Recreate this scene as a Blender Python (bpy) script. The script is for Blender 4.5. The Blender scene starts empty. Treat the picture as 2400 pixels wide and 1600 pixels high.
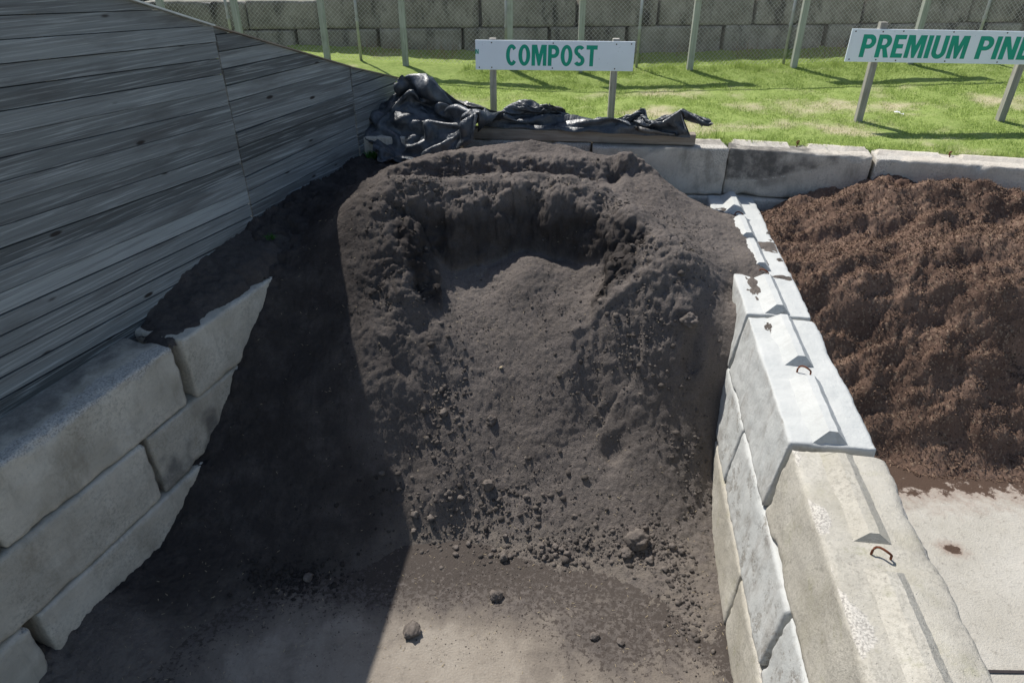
import bpy, bmesh, math, random
import numpy as np
from mathutils import Vector, Matrix
R = math.radians
SC = bpy.context.scene
COL = SC.collection
rng = np.random.default_rng(7)
random.seed(7)

# ------------------------------------------------------------------ camera, sky, sun, exposure
cd = bpy.data.cameras.new('camera'); cam = bpy.data.objects.new('camera', cd); COL.objects.link(cam)
cam.location = (0, 0, 4.89); cam.rotation_euler = (R(90 - 31.6), 0, 0)
cd.lens = 24; cd.sensor_width = 36; cd.clip_end = 2000; cd.clip_start = 0.05
SC.camera = cam
SUN = Vector((-0.455, 0.58, 1.0)).normalized()
SUN_EL = math.asin(SUN.z); SUN_AZ = math.atan2(SUN.x, SUN.y)
w = bpy.data.worlds.new('World'); SC.world = w; w.use_nodes = True
wt = w.node_tree; bg = wt.nodes['Background']
sky = wt.nodes.new('ShaderNodeTexSky'); sky.sky_type = 'NISHITA'; sky.sun_disc = False
sky.sun_elevation = SUN_EL; sky.sun_rotation = SUN_AZ; sky.air_density = 1.0; sky.dust_density = 1.0
wt.links.new(sky.outputs[0], bg.inputs[0]); bg.inputs[1].default_value = 0.105
ld = bpy.data.lights.new('sun', 'SUN'); lo = bpy.data.objects.new('sun', ld); COL.objects.link(lo)
ld.energy = 4.7; ld.angle = R(0.53); ld.color = (1.0, 0.965, 0.91)
lo.rotation_euler = SUN.to_track_quat('Z', 'Y').to_euler(); lo.location = (-10, 16, 25)
SC.view_settings.view_transform = 'Standard'; SC.view_settings.look = 'None'
SC.view_settings.exposure = 0.2; SC.view_settings.gamma = 1.0
try:
    SC.cycles.max_bounces = 6; SC.cycles.diffuse_bounces = 3; SC.cycles.transparent_max_bounces = 4
except Exception: pass

# ------------------------------------------------------------------ noise
_T2 = np.random.default_rng(11).random((256, 256)) * 2 * np.pi
_T3 = np.random.default_rng(12).random((64, 64, 64)) * 2 - 1
def pn2(x, y, seed=0):
    x = np.asarray(x, float) + seed * 17.31; y = np.asarray(y, float) + seed * 9.77
    xi = np.floor(x).astype(int); yi = np.floor(y).astype(int); fx = x - xi; fy = y - yi
    u = fx * fx * fx * (fx * (fx * 6 - 15) + 10); v = fy * fy * fy * (fy * (fy * 6 - 15) + 10)
    def g(ix, iy, dx, dy):
        a = _T2[ix & 255, iy & 255]; return np.cos(a) * dx + np.sin(a) * dy
    n0 = g(xi, yi, fx, fy) * (1 - u) + g(xi + 1, yi, fx - 1, fy) * u
    n1 = g(xi, yi + 1, fx, fy - 1) * (1 - u) + g(xi + 1, yi + 1, fx - 1, fy - 1) * u
    return (n0 * (1 - v) + n1 * v) * 1.5
def fbm2(x, y, o=4, seed=0, lac=2.03, gain=0.5):
    s = 0; a = 1
    for k in range(o):
        s = s + a * pn2(x, y, seed + k * 3); x = x * lac; y = y * lac; a *= gain
    return s
def billow2(x, y, o=4, seed=0, gain=0.5):
    s = 0; a = 1
    for k in range(o):
        s = s + a * (np.abs(pn2(x, y, seed + k * 3)) * 2 - .6); x = x * 2.07; y = y * 2.07; a *= gain
    return s
def vn3(p, seed=0):
    p = p + seed * 7.13
    i = np.floor(p).astype(int); f = p - i; f = f * f * (3 - 2 * f)
    def g(a, b, c): return _T3[(i[:, 0] + a) & 63, (i[:, 1] + b) & 63, (i[:, 2] + c) & 63]
    x, y, z = f[:, 0], f[:, 1], f[:, 2]
    c00 = g(0,0,0)*(1-x)+g(1,0,0)*x; c10 = g(0,1,0)*(1-x)+g(1,1,0)*x
    c01 = g(0,0,1)*(1-x)+g(1,0,1)*x; c11 = g(0,1,1)*(1-x)+g(1,1,1)*x
    return (c00*(1-y)+c10*y)*(1-z)+(c01*(1-y)+c11*y)*z
def fbm3(p, o=3, seed=0):
    s = 0; a = 1
    for k in range(o):
        s = s + a * vn3(p, seed + k); p = p * 2.03; a *= .5
    return s
def sstep(a, b, x):
    t = np.clip((x - a) / (b - a), 0, 1); return t * t * (3 - 2 * t)
def tps(P, x, y, lam=1e-3):
    P = np.array(P, float); n = len(P)
    d = np.hypot(P[:, None, 0] - P[None, :, 0], P[:, None, 1] - P[None, :, 1])
    K = np.where(d > 0, d * d * np.log(d + 1e-9), 0) + lam * np.eye(n)
    Q = np.c_[np.ones(n), P[:, :2]]
    A = np.block([[K, Q], [Q.T, np.zeros((3, 3))]])
    c = np.linalg.solve(A, np.r_[P[:, 2], 0, 0, 0])
    sh = x.shape; x = x.ravel(); y = y.ravel(); z = c[n] + c[n + 1] * x + c[n + 2] * y
    for k in range(n):
        r2 = (x - P[k, 0]) ** 2 + (y - P[k, 1]) ** 2 + 1e-12
        z = z + c[k] * 0.5 * r2 * np.log(r2)
    return z.reshape(sh)

# ------------------------------------------------------------------ object helpers
def tag(o, label=None, cat=None, group=None, kind=None):
    if label: o['label'] = label
    if cat: o['category'] = cat
    if group: o['group'] = group
    if kind: o['kind'] = kind
    return o
def thing(name, label, cat, loc=(0, 0, 0), rz=0, group=None):
    o = bpy.data.objects.new(name, None); COL.objects.link(o); o.location = loc; o.rotation_euler = (0, 0, rz)
    o.empty_display_size = .1
    return tag(o, label, cat, group)
def link(name, me, mat=None, parent=None, loc=None, rz=None):
    o = bpy.data.objects.new(name, me); COL.objects.link(o)
    if mat is not None and len(me.materials) == 0: me.materials.append(mat)
    if parent: o.parent = parent
    if loc is not None: o.location = loc
    if rz is not None: o.rotation_euler = (0, 0, rz)
    return o
def np_mesh(name, V, F, smooth=True):
    V = np.asarray(V, np.float32); F = np.asarray(F, np.int32); k = F.shape[1]
    me = bpy.data.meshes.new(name)
    me.vertices.add(len(V)); me.vertices.foreach_set('co', V.ravel())
    me.loops.add(F.size); me.loops.foreach_set('vertex_index', F.ravel())
    me.polygons.add(len(F)); me.polygons.foreach_set('loop_start', np.arange(0, F.size, k, dtype=np.int32))
    me.polygons.foreach_set('loop_total', np.full(len(F), k, np.int32))
    me.polygons.foreach_set('use_smooth', np.full(len(F), smooth, bool))
    me.update(calc_edges=True); me.validate(verbose=False)
    return me
def attr(me, name, val, dom='POINT'):
    a = me.attributes.new(name, 'FLOAT', dom); a.data.foreach_set('value', np.asarray(val, np.float32).ravel())
def grid_faces(nx, ny, keep=None):
    i, j = np.meshgrid(np.arange(nx - 1), np.arange(ny - 1), indexing='ij'); a = i * ny + j
    F = np.stack([a, a + ny, a + ny + 1, a + 1], -1).reshape(-1, 4)
    return F if keep is None else F[keep.reshape(-1)]
def compact(V, F, *at):
    u, inv = np.unique(F, return_inverse=True)
    return (V[u], inv.reshape(F.shape)) + tuple(a[u] for a in at)
class MB:
    """collects boxes and tubes into one mesh"""
    def __init__(s): s.bm = bmesh.new()
    def box(s, x0, x1, y0, y1, z0, z1, M=None):
        vs = [s.bm.verts.new(((M @ Vector(c)) if M else c)) for c in
              [(x0,y0,z0),(x1,y0,z0),(x1,y1,z0),(x0,y1,z0),(x0,y0,z1),(x1,y0,z1),(x1,y1,z1),(x0,y1,z1)]]
        for f in [(0,3,2,1),(4,5,6,7),(0,1,5,4),(1,2,6,5),(2,3,7,6),(3,0,4,7)]: s.bm.faces.new([vs[i] for i in f])
        return s
    def tube(s, pts, r, n=8, cap=True):
        pts = [Vector(p) for p in pts]; rings = []; up = Vector((.13, .21, .97))
        for i, p in enumerate(pts):
            t = (pts[min(i + 1, len(pts) - 1)] - pts[max(i - 1, 0)]).normalized()
            a = t.cross(up)
            if a.length < .05: a = t.cross(Vector((1, .1, 0)))
            a.normalize(); b = t.cross(a); rr = r[i] if isinstance(r, (list, tuple)) else r
            rings.append([s.bm.verts.new(p + (a * math.cos(2*math.pi*k/n) + b * math.sin(2*math.pi*k/n)) * rr) for k in range(n)])
        for A, B in zip(rings[:-1], rings[1:]):
            for k in range(n): s.bm.faces.new([A[k], A[(k+1) % n], B[(k+1) % n], B[k]])
        if cap: s.bm.faces.new(rings[0][::-1]); s.bm.faces.new(rings[-1])
        return s
    def build(s, name, mat, parent=None, loc=None, rz=None, bevel=0, smooth=False, seg=2):
        if bevel:
            bmesh.ops.bevel(s.bm, geom=s.bm.edges[:] , offset=bevel, segments=seg, affect='EDGES', profile=.5)
        bmesh.ops.recalc_face_normals(s.bm, faces=s.bm.faces[:])
        me = bpy.data.meshes.new(name); s.bm.to_mesh(me); s.bm.free()
        if smooth: me.polygons.foreach_set('use_smooth', np.ones(len(me.polygons), bool))
        return link(name, me, mat, parent, loc, rz)

# ------------------------------------------------------------------ materials
class NT:
    def __init__(s, name):
        s.m = bpy.data.materials.new(name); s.m.use_nodes = True; s.t = s.m.node_tree; s.t.nodes.clear()
        s.out = s.n('ShaderNodeOutputMaterial'); s.b = s.n('ShaderNodeBsdfPrincipled'); s.t.links.new(s.b.outputs[0], s.out.inputs[0])
        s.tc = s.n('ShaderNodeTexCoord'); s.P = s.tc.outputs['Object']
    def n(s, ty, **kw):
        x = s.t.nodes.new(ty)
        for k, v in kw.items(): setattr(x, k, v)
        return x
    def put(s, sock, v):
        if isinstance(v, bpy.types.NodeSocket): s.t.links.new(v, sock)
        elif v is not None:
            if isinstance(v, (tuple, list)) and len(v) == 3 and sock.type == 'RGBA': v = (*v, 1)
            sock.default_value = v
    def noise(s, scale, detail=4, rough=.55, vec=None, dist=0, out=0):
        x = s.n('ShaderNodeTexNoise'); s.put(x.inputs['Vector'], vec or s.P); x.inputs['Scale'].default_value = scale
        x.inputs['Detail'].default_value = detail; x.inputs['Roughness'].default_value = rough; x.inputs['Distortion'].default_value = dist
        return x.outputs[out]
    def vor(s, scale, vec=None, feat='F1', out='Distance', rnd=1):
        x = s.n('ShaderNodeTexVoronoi', feature=feat); s.put(x.inputs['Vector'], vec or s.P); x.inputs['Scale'].default_value = scale
        x.inputs['Randomness'].default_value = rnd; return x.outputs[out]
    def map(s, sc=(1, 1, 1), loc=(0, 0, 0), rot=(0, 0, 0), vec=None):
        x = s.n('ShaderNodeMapping'); s.put(x.inputs[0], vec or s.P); x.inputs['Scale'].default_value = sc
        s.put(x.inputs['Location'], loc); x.inputs['Rotation'].default_value = rot; return x.outputs[0]
    def ramp(s, v, a, b, lo=0., hi=1.):
        x = s.n('ShaderNodeMapRange'); x.interpolation_type = 'SMOOTHSTEP'; s.put(x.inputs[0], v)
        for i, q in zip((1, 2, 3, 4), (a, b, lo, hi)): s.put(x.inputs[i], q)
        return x.outputs[0]
    def mix(s, f, a, b, mode='MIX'):
        x = s.n('ShaderNodeMix', data_type='RGBA', blend_type=mode); s.put(x.inputs[0], f); s.put(x.inputs[6], a); s.put(x.inputs[7], b)
        return x.outputs[2]
    def math(s, op, a, b=0., c=0., clamp=False):
        x = s.n('ShaderNodeMath', operation=op, use_clamp=clamp); s.put(x.inputs[0], a); s.put(x.inputs[1], b); s.put(x.inputs[2], c); return x.outputs[0]
    def at(s, name, out='Fac'):
        x = s.n('ShaderNodeAttribute', attribute_name=name); return x.outputs[out]
    def rnd(s):
        if not hasattr(s, '_r'): s._r = s.n('ShaderNodeObjectInfo').outputs['Random']
        return s._r
    def shift(s, k=37.):
        """object coordinates moved by a different amount for every object"""
        c = s.n('ShaderNodeCombineXYZ'); r = s.math('MULTIPLY', s.rnd(), k); s.put(c.inputs[0], r); s.put(c.inputs[1], s.math('MULTIPLY', r, 1.7)); s.put(c.inputs[2], s.math('MULTIPLY', r, 2.3))
        v = s.n('ShaderNodeVectorMath', operation='ADD'); s.put(v.inputs[0], s.tc.outputs['Object']); s.put(v.inputs[1], c.outputs[0]); s.P = v.outputs[0]; return s.P
    def bump(s, h, dist=.01, st=1., nrm=None):
        x = s.n('ShaderNodeBump'); x.inputs['Strength'].default_value = st; x.inputs['Distance'].default_value = dist
        s.put(x.inputs['Height'], h)
        if nrm is not None: s.put(x.inputs['Normal'], nrm)
        return x.outputs[0]
    def done(s, col, rough=.85, nrm=None, spec=.3, metal=0.):
        s.put(s.b.inputs['Base Color'], col); s.put(s.b.inputs['Roughness'], rough); s.b.inputs['Specular IOR Level'].default_value = spec
        s.put(s.b.inputs['Metallic'], metal)
        if nrm is not None: s.put(s.b.inputs['Normal'], nrm)
        return s.m
    def nz(s):
        g = s.n('ShaderNodeNewGeometry'); x = s.n('ShaderNodeSeparateXYZ'); s.put(x.inputs[0], g.outputs['True Normal']); return x.outputs[2]

def mat_compost():
    t = NT('compost_soil')
    c = t.mix(t.ramp(t.noise(1.1, 4), .35, .7), (.130, .112, .100), (.190, .164, .146))
    c = t.mix(t.ramp(t.noise(9, 5, .65), .4, .7), c, (.165, .142, .128))
    c = t.mix(t.ramp(t.noise(70, 3, .7), .45, .75, 0, .55), c, (.055, .046, .041))
    fl = t.vor(85, out='Color'); fx = t.n('ShaderNodeSeparateColor'); t.put(fx.inputs[0], fl)
    near = t.ramp(t.vor(85), .14, .26, 1, 0)
    sp = t.math('MULTIPLY', t.ramp(fx.outputs[0], .84, .90), near)
    c = t.mix(sp, c, (.33, .28, .22))
    d = t.at('dry'); c = t.mix(t.math('MULTIPLY', d, t.ramp(t.noise(5, 5, .65), .3, .62)), c, (.205, .176, .148))
    painted_shade = t.at('painted_shade'); c = t.mix(t.math('MULTIPLY', painted_shade, t.ramp(t.noise(3.5, 6, .7), .25, .6, .55, 1)), c, (.036, .031, .029))  # shade put into the soil colour where the mask is set
    h = t.math('ADD', t.math('MULTIPLY', t.noise(38, 5, .7), .7), t.math('MULTIPLY', t.noise(150, 3, .7), .3))
    return t.done(c, .95, t.bump(h, .030, 1.), .12)
def mat_clod():
    t = NT('clod_soil'); t.shift()
    c = t.mix(t.ramp(t.noise(25, 4), .35, .7), (.125, .107, .094), (.19, .163, .143))
    return t.done(c, .95, t.bump(t.noise(90, 4, .7), .012, .8), .12)
def mat_mulch():
    t = NT('bark_mulch')
    c = t.mix(t.ramp(t.noise(2.2, 4), .35, .7), (.138, .086, .063), (.225, .147, .108))
    c = t.mix(t.ramp(t.noise(55, 4, .7), .5, .75, 0, .6), c, (.055, .033, .024))
    fl = t.vor(60, vec=t.map((1, .45, .8), rot=(0, 0, .6)), out='Color'); fx = t.n('ShaderNodeSeparateColor'); t.put(fx.inputs[0], fl)
    c = t.mix(t.ramp(fx.outputs[1], .86, .95, 0, .75), c, (.32, .23, .16))
    h = t.math('ADD', t.math('MULTIPLY', t.noise(28, 5, .75), .6), t.math('MULTIPLY', t.noise(110, 3, .75), .4))
    return t.done(c, .9, t.bump(h, .026, .9), .15)
def mat_chip():
    t = NT('bark_chip_wood'); a = t.at('tone')
    c = t.mix(a, (.07, .042, .03), (.31, .21, .145)); return t.done(c, .9, None, .15)
def mat_crumb():
    t = NT('crumb_soil'); a = t.at('tone'); c = t.mix(a, (.040, .035, .032), (.19, .163, .142)); return t.done(c, .95, t.bump(t.noise(140, 2), .006, .8), .1)
def mat_floor():
    t = NT('bay_floor_concrete')
    sd_ = t.ramp(t.at('mulchy'), -.9, -.6)
    c = t.mix(t.ramp(t.noise(1.6, 5, .6), .3, .7), t.mix(sd_, (.25, .215, .175), (.42, .395, .34)), t.mix(sd_, (.34, .30, .25), (.50, .475, .42)))
    c = t.mix(t.ramp(t.noise(60, 4, .7), .5, .75, 0, .45), c, (.40, .37, .33))
    d = t.at('dirt')
    d = t.math('ADD', d, t.math('MULTIPLY', t.math('SUBTRACT', t.noise(1, 7, .7, vec=t.map((7, .7, 1), rot=(0, 0, .08))), .5), .55))
    k = t.math('ADD', d, t.math('MULTIPLY', t.math('SUBTRACT', t.noise(2.6, 9, .72, dist=.4), .5), 1.7))
    c = t.mix(t.ramp(k, .02, .55, 0, .8), c, (.165, .140, .117))
    dust = t.mix(t.ramp(t.noise(9, 5, .65), .4, .7), (.105, .09, .08), (.15, .129, .115)); dust = t.mix(t.ramp(t.noise(70, 3, .7), .45, .75, 0, .55), dust, (.055, .046, .041))
    c = t.mix(t.ramp(k, .45, .95), c, dust)
    c = t.mix(t.ramp(t.noise(16, 6, .75), .52, .72, 0, .45), c, (.10, .085, .072))
    sp = t.math('ADD', t.noise(24, 6, .7), t.math('MULTIPLY', d, .25)); c = t.mix(t.ramp(sp, .70, .76), c, (.07, .058, .05))
    m = t.at('mulchy'); k2 = t.math('ADD', m, t.math('MULTIPLY', t.math('SUBTRACT', t.noise(7, 7, .7), .5), 1.3))
    c = t.mix(t.ramp(k2, .25, .9, 0, .8), c, (.28, .205, .165)); c = t.mix(t.ramp(k2, .70, .80), c, (.085, .055, .04))
    h = t.math('ADD', t.noise(55, 5, .7), t.math('MULTIPLY', t.noise(8, 4), .8))
    return t.done(c, .9, t.bump(h, .014, .8), .2)
def mat_concrete(name, c1, c2, stain, rough_amt=.010, stain_amt=.7, lich=None, pebble=.5):
    t = NT(name); t.shift()
    c = t.mix(t.ramp(t.noise(2.3, 5, .6), .3, .7), c1, c2)
    c = t.mix(t.math('MULTIPLY', t.ramp(t.noise(40, 5, .75), .42, .68, 0, .6), t.ramp(t.noise(2.1, 4, .6), .35, .65, .15, 1)), c, tuple(x * .5 for x in c1))
    c = t.mix(t.ramp(t.noise(1, 5, .7, vec=t.map((9, 9, .9))), .55, .75, 0, .4), c, tuple(x * .62 for x in c1))
    st = t.ramp(t.noise(1.5, 6, .7, vec=t.map((1.6, 1.6, .6))), .48, .72, 0, stain_amt)
    c = t.mix(st, c, stain)
    if lich: c = t.mix(t.ramp(t.noise(5, 6, .7), .55, .75, 0, .5), c, lich)
    pit = t.ramp(t.vor(42), .05, .16, 1, 0); pc = t.vor(42, out='Color'); px = t.n('ShaderNodeSeparateColor'); t.put(px.inputs[0], pc)
    c = t.mix(t.math('MULTIPLY', pit, t.ramp(px.outputs[0], .66, .72, 0, pebble)), c, (.10, .10, .10))
    c = t.mix(t.math('MULTIPLY', pit, t.ramp(px.outputs[1], .86, .9, 0, pebble)), c, (.62, .60, .55))
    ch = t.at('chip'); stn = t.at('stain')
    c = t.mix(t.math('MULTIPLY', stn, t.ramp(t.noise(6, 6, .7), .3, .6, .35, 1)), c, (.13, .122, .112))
    c = t.mix(t.ramp(t.math('ADD', ch, t.math('MULTIPLY', t.math('SUBTRACT', t.noise(24, 5, .7), .5), .9)), .3, .6, 0, .9), c, t.mix(t.ramp(t.noise(70, 3, .7), .35, .6), (.30, .28, .25), (.62, .585, .52)))
    h = t.math('ADD', t.math('MULTIPLY', t.noise(30, 6, .75), .7), t.math('MULTIPLY', t.noise(140, 3, .7), .3))
    h = t.math('SUBTRACT', h, t.math('MULTIPLY', pit, .25))
    return t.done(c, .92, t.bump(h, rough_amt, .9), .2)
def mat_white(name, wear):
    t = NT(name); t.shift()
    c = t.mix(t.ramp(t.noise(3, 4), .35, .7), (.49, .50, .48), (.55, .555, .53))
    g = t.mix(t.ramp(t.noise(9, 5, .7), .35, .7), (.30, .285, .255), (.40, .385, .345))
    side = t.ramp(t.nz(), .55, .9, 1, 0)
    n = t.noise(5.5, 8, .72); n2 = t.noise(60, 4, .75)
    k = t.math('ADD', t.math('ADD', t.math('MULTIPLY', n, .75), t.math('MULTIPLY', n2, .35)), t.math('MULTIPLY', side, wear))
    c = t.mix(t.ramp(k, .74, .80), c, g)
    dirty = t.noise(3.2, 6, .7, vec=t.map((2.2, 2.2, .9))); c = t.mix(t.math('MULTIPLY', side, t.ramp(dirty, .45, .75, 0, .75)), c, (.30, .28, .25))
    pit = t.math('MULTIPLY', t.ramp(t.vor(38), .04, .17, 1, 0), t.ramp(t.noise(7, 3), .5, .66)); c = t.mix(t.math('MULTIPLY', pit, t.ramp(side, 0, 1, .35, .95)), c, (.13, .12, .11))
    h = t.math('SUBTRACT', t.math('ADD', t.noise(26, 6, .75), t.math('MULTIPLY', t.ramp(k, .74, .8), -.25)), t.math('MULTIPLY', pit, .3))
    return t.done(c, .75, t.bump(h, .009, .9), .3)
def mat_timber():
    t = NT('weathered_board'); tone = t.at('tone'); off = t.n('ShaderNodeCombineXYZ'); t.put(off.inputs[0], t.math('MULTIPLY', tone, 53.)); t.put(off.inputs[2], t.math('MULTIPLY', tone, 29.))
    v = t.n('ShaderNodeVectorMath', operation='ADD'); t.put(v.inputs[0], t.P); t.put(v.inputs[1], off.outputs[0]); P = t.map(rot=(0, -.032, 0), vec=v.outputs[0])
    gr = t.noise(1, 8, .72, vec=t.map((.45, 6, 26), vec=P), dist=.35)
    gr2 = t.noise(1, 4, .6, vec=t.map((1.3, 20, 60), vec=P), dist=.4)
    big = t.noise(1, 4, .6, vec=t.map((.9, 3, 5), vec=P))
    c = t.mix(tone, (.080, .087, .087), (.37, .395, .39))
    c = t.mix(t.ramp(gr, .44, .72, 0, .6), c, (.07, .064, .063))
    c = t.mix(t.ramp(gr2, .5, .68, 0, .6), c, (.46, .49, .485))
    c = t.mix(t.ramp(big, .5, .72, 0, .5), c, (.075, .068, .064))
    kd = t.vor(1, vec=t.map((1.9, 1, 6.2), vec=P)); kc = t.vor(1, vec=t.map((1.9, 1, 6.2), vec=P), out='Color'); kx = t.n('ShaderNodeSeparateColor'); t.put(kx.inputs[0], kc)
    kn = t.math('MULTIPLY', t.ramp(kd, .07, .14, 1, 0), t.ramp(kx.outputs[0], .40, .44)); c = t.mix(kn, c, (.038, .033, .03))
    h = t.math('ADD', gr, t.math('MULTIPLY', gr2, .5))
    return t.done(c, .85, t.bump(h, .006, .8), .25)
def mat_wood(name, c1, c2, dark, axis=2):
    t = NT(name); t.shift(); sc = [26, 26, 26]; sc[axis] = 1.4
    g = t.noise(1, 6, .65, vec=t.map(tuple(sc)), dist=.6)
    c = t.mix(t.ramp(g, .35, .7), c1, c2); c = t.mix(t.ramp(t.noise(1, 3, .6, vec=t.map(tuple(x * 2.6 for x in sc))), .58, .74, 0, .8), c, dark)
    c = t.mix(t.ramp(t.noise(3, 3), .5, .75, 0, .35), c, dark)
    return t.done(c, .85, t.bump(g, .005, .7), .2)
def mat_simple(name, col, rough=.6, metal=0., spec=.4, var=.12, sc=12, bump=0.):
    t = NT(name); c = t.mix(t.ramp(t.noise(sc, 4), .3, .7), tuple(x * (1 - var) for x in col), tuple(min(1, x * (1 + var)) for x in col))
    return t.done(c, rough, t.bump(t.noise(sc * 4, 4), bump, .6) if bump else None, spec, metal)
def mat_sign(name, col):
    t = NT(name); t.shift()
    c = t.mix(t.ramp(t.noise(1.7, 3), .3, .7), col, tuple(x * .93 for x in col))
    s = t.math('MULTIPLY', t.ramp(t.noise(30, 5, .7), .63, .68), t.ramp(t.noise(3.3, 2), .5, .6)); c = t.mix(t.math('MULTIPLY', s, .6), c, (.20, .28, .27))
    return t.done(c, .45, None, .4)
def mat_tarp():
    t = NT('black_tarp_plastic'); g = t.n('ShaderNodeNewGeometry')
    c = t.mix(t.ramp(t.noise(5, 5, .65), .35, .7), (.024, .030, .038), (.085, .096, .108))
    c = t.mix(t.ramp(t.noise(9, 6, .7), .56, .68, 0, .6), c, (.12, .118, .11))
    back = t.mix(t.noise(8, 4), (.125, .115, .105), (.18, .17, .155))
    c = t.mix(g.outputs['Backfacing'], c, back)
    h = t.math('ADD', t.math('MULTIPLY', t.noise(18, 5, .7, dist=.5), .8), t.math('MULTIPLY', t.vor(26, feat='SMOOTH_F1'), .35))
    return t.done(c, t.ramp(t.noise(7, 4), .3, .7, .27, .48), t.bump(h, .018, .8), .7)
def mat_grassblade():
    t = NT('grass_blade'); k = t.at('tone'); d = t.at('dryness')
    c = t.mix(k, (.26, .36, .09), (.45, .54, .17)); c = t.mix(d, c, (.66, .61, .40))
    m = t.done(c, .65, None, .25)
    tr = t.n('ShaderNodeBsdfTranslucent'); t.put(tr.inputs[0], c); mx = t.n('ShaderNodeMixShader'); mx.inputs[0].default_value = .5
    t.t.links.new(t.b.outputs[0], mx.inputs[1]); t.t.links.new(tr.outputs[0], mx.inputs[2]); t.t.links.new(mx.outputs[0], t.out.inputs[0]); return m
def mat_lawn():
    t = NT('lawn_soil'); d = t.at('dryness')
    c = t.mix(t.ramp(t.noise(14, 5, .7), .3, .7), (.23, .31, .08), (.33, .40, .125))
    c = t.mix(d, c, (.52, .46, .30)); c = t.mix(t.ramp(t.noise(45, 4, .7), .5, .75, 0, .6), c, (.05, .055, .02))
    return t.done(c, .95, t.bump(t.noise(60, 4, .7), .02, .8), .1)
M = dict(
    compost=mat_compost(), clod=mat_clod(), mulch=mat_mulch(), chip=mat_chip(), crumb=mat_crumb(), floor=mat_floor(),
    block=mat_concrete('grey_block_concrete', (.50, .455, .37), (.68, .625, .52), (.33, .29, .225), .014, .8),
    ret=mat_concrete('aged_block_concrete', (.56, .505, .43), (.69, .635, .55), (.30, .275, .235), .018, .9, None, .9),
    near=mat_concrete('beige_block_concrete', (.44, .41, .345), (.54, .51, .44), (.36, .335, .26), .014, .6, (.36, .35, .22)),  # own beige colour of the unpainted divider blocks
    back=mat_concrete('stained_block_concrete', (.185, .176, .145), (.33, .315, .27), (.042, .04, .038), .01, .98),
    white=mat_white('worn_white_paint', .10), wash=mat_white('scraped_whitewash', .16),
    timber=mat_timber(), post=mat_wood('greyed_post_wood', (.30, .285, .25), (.44, .42, .37), (.16, .145, .12)),
    gpost=mat_wood('treated_post_wood', (.34, .36, .30), (.46, .47, .41), (.18, .19, .15)),
    beam=mat_wood('sleeper_wood', (.27, .225, .18), (.40, .345, .285), (.09, .072, .058), 0),
    steel=mat_simple('galvanised_steel', (.42, .44, .45), .45, .75, .5), rust=mat_simple('rusty_steel', (.17, .06, .03), .85, .2, .3, .4, 60, .003),
    wire=mat_simple('galvanised_wire', (.46, .46, .44), .5, .5, .5),
    sign=mat_sign('white_sign_board', (.86, .93, .98)), green=mat_simple('green_letter_paint', (.0, .34, .22), .5, 0, .4, .08, 4),
    screw=mat_simple('dark_screw', (.06, .05, .05), .6, .6), tarp=mat_tarp(), blade=mat_grassblade(), lawn=mat_lawn(),
    flash=mat_simple('white_metal_flashing', (.66, .67, .68), .4, .3, .5), dead=mat_simple('dead_stalk', (.22, .15, .085), .9), litter=mat_simple('white_plastic_scrap', (.78, .77, .76), .5),
    gravel=mat_simple('pale_gravel', (.55, .53, .48), .95, 0, .2, .2, 30), asphalt=mat_simple('yard_concrete', (.34, .32, .29), .95, 0, .2, .2, 8),
    leafy=mat_simple('weed_leaf', (.05, .16, .025), .6, 0, .3, .4, 30), splinter=mat_simple('pale_splinter', (.42, .34, .22), .9))

# ------------------------------------------------------------------ the lie of the place
LT = np.array([.3244, .9459]); LN = np.array([.9459, -.3244]); L0 = np.array([-3.39, 3.43])     # left block wall face
DT = np.array([.1289, .9917]); DN = np.array([-.9917, .1289]); D0 = np.array([2.488, 3.58])     # divider, far edge of its top
def Yr(x): return 8.97 - .2 * np.asarray(x, float) + 0.0                                        # retaining wall face
def gz(x, y):
    x = np.asarray(x, float); y = np.asarray(y, float); d = y - Yr(x); dd = np.clip(d, 0, 6)
    z = 2.425 + .03 * dd + .012 * dd ** 2 + .062 * np.clip(1.2 - x, 0, 5) * np.clip(dd / 1.6, 0, 1)
    return z
# ------------------------------------------------------------------ ground sheets
S = 300
g = np_mesh('ground', [(-S, -S, -.012), (S, -S, -.012), (S, S, -.012), (-S, S, -.012)], [(0, 1, 2, 3)], False); tag(link('ground', g, M['asphalt']), kind='structure')
nx, ny = 330, 220
X, Y = np.meshgrid(np.linspace(-5, 11, nx), np.linspace(-1.0, 9.6, ny), indexing='ij')
Z = .004 * fbm2(X * 3, Y * 3, 4, 5)
toeY = 4.15 + .12 * np.sin(X * 2.1) - .55 * sstep(.6, 2.0, X) - .45 * sstep(-1.2, -2.8, X)
dirt = .74 + .65 * sstep(-.9, .25, Y - toeY)
def blob(cx, cy, rx, ry): return np.exp(-(((X - cx) / rx) ** 2 + ((Y - cy) / ry) ** 2))
dirt = dirt - 1.1 * blob(-.45, 3.0, .75, .66) - .58 * blob(-1.75, 3.25, .75, .6) - .22 * blob(.9, 2.9, .6, .35) - .2 * blob(1.35, 2.8, .35, .6)
dirt = dirt + .30 * blob(.8, 3.35, .6, .3) + .35 * sstep(-2.5, -3.1, X) + .3 * sstep(1.45, 1.8, X) * (X < 2.2)
dirt = np.where(X > 2.25 + .13 * (Y - 3.6), -.42 + .25 * blob(4.0, 4.4, .5, .5), dirt)
mul = np.where(X > 2.25 + .13 * (Y - 3.6), sstep(-1.15, -.02, Y - 5.45), -1.) + .95 * blob(4.03, 4.33, .17, .12) * (X > 3)
me = np_mesh('bay_floor', np.c_[X.ravel(), Y.ravel(), Z.ravel()], grid_faces(nx, ny)); attr(me, 'dirt', dirt); attr(me, 'mulchy', mul)
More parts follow.
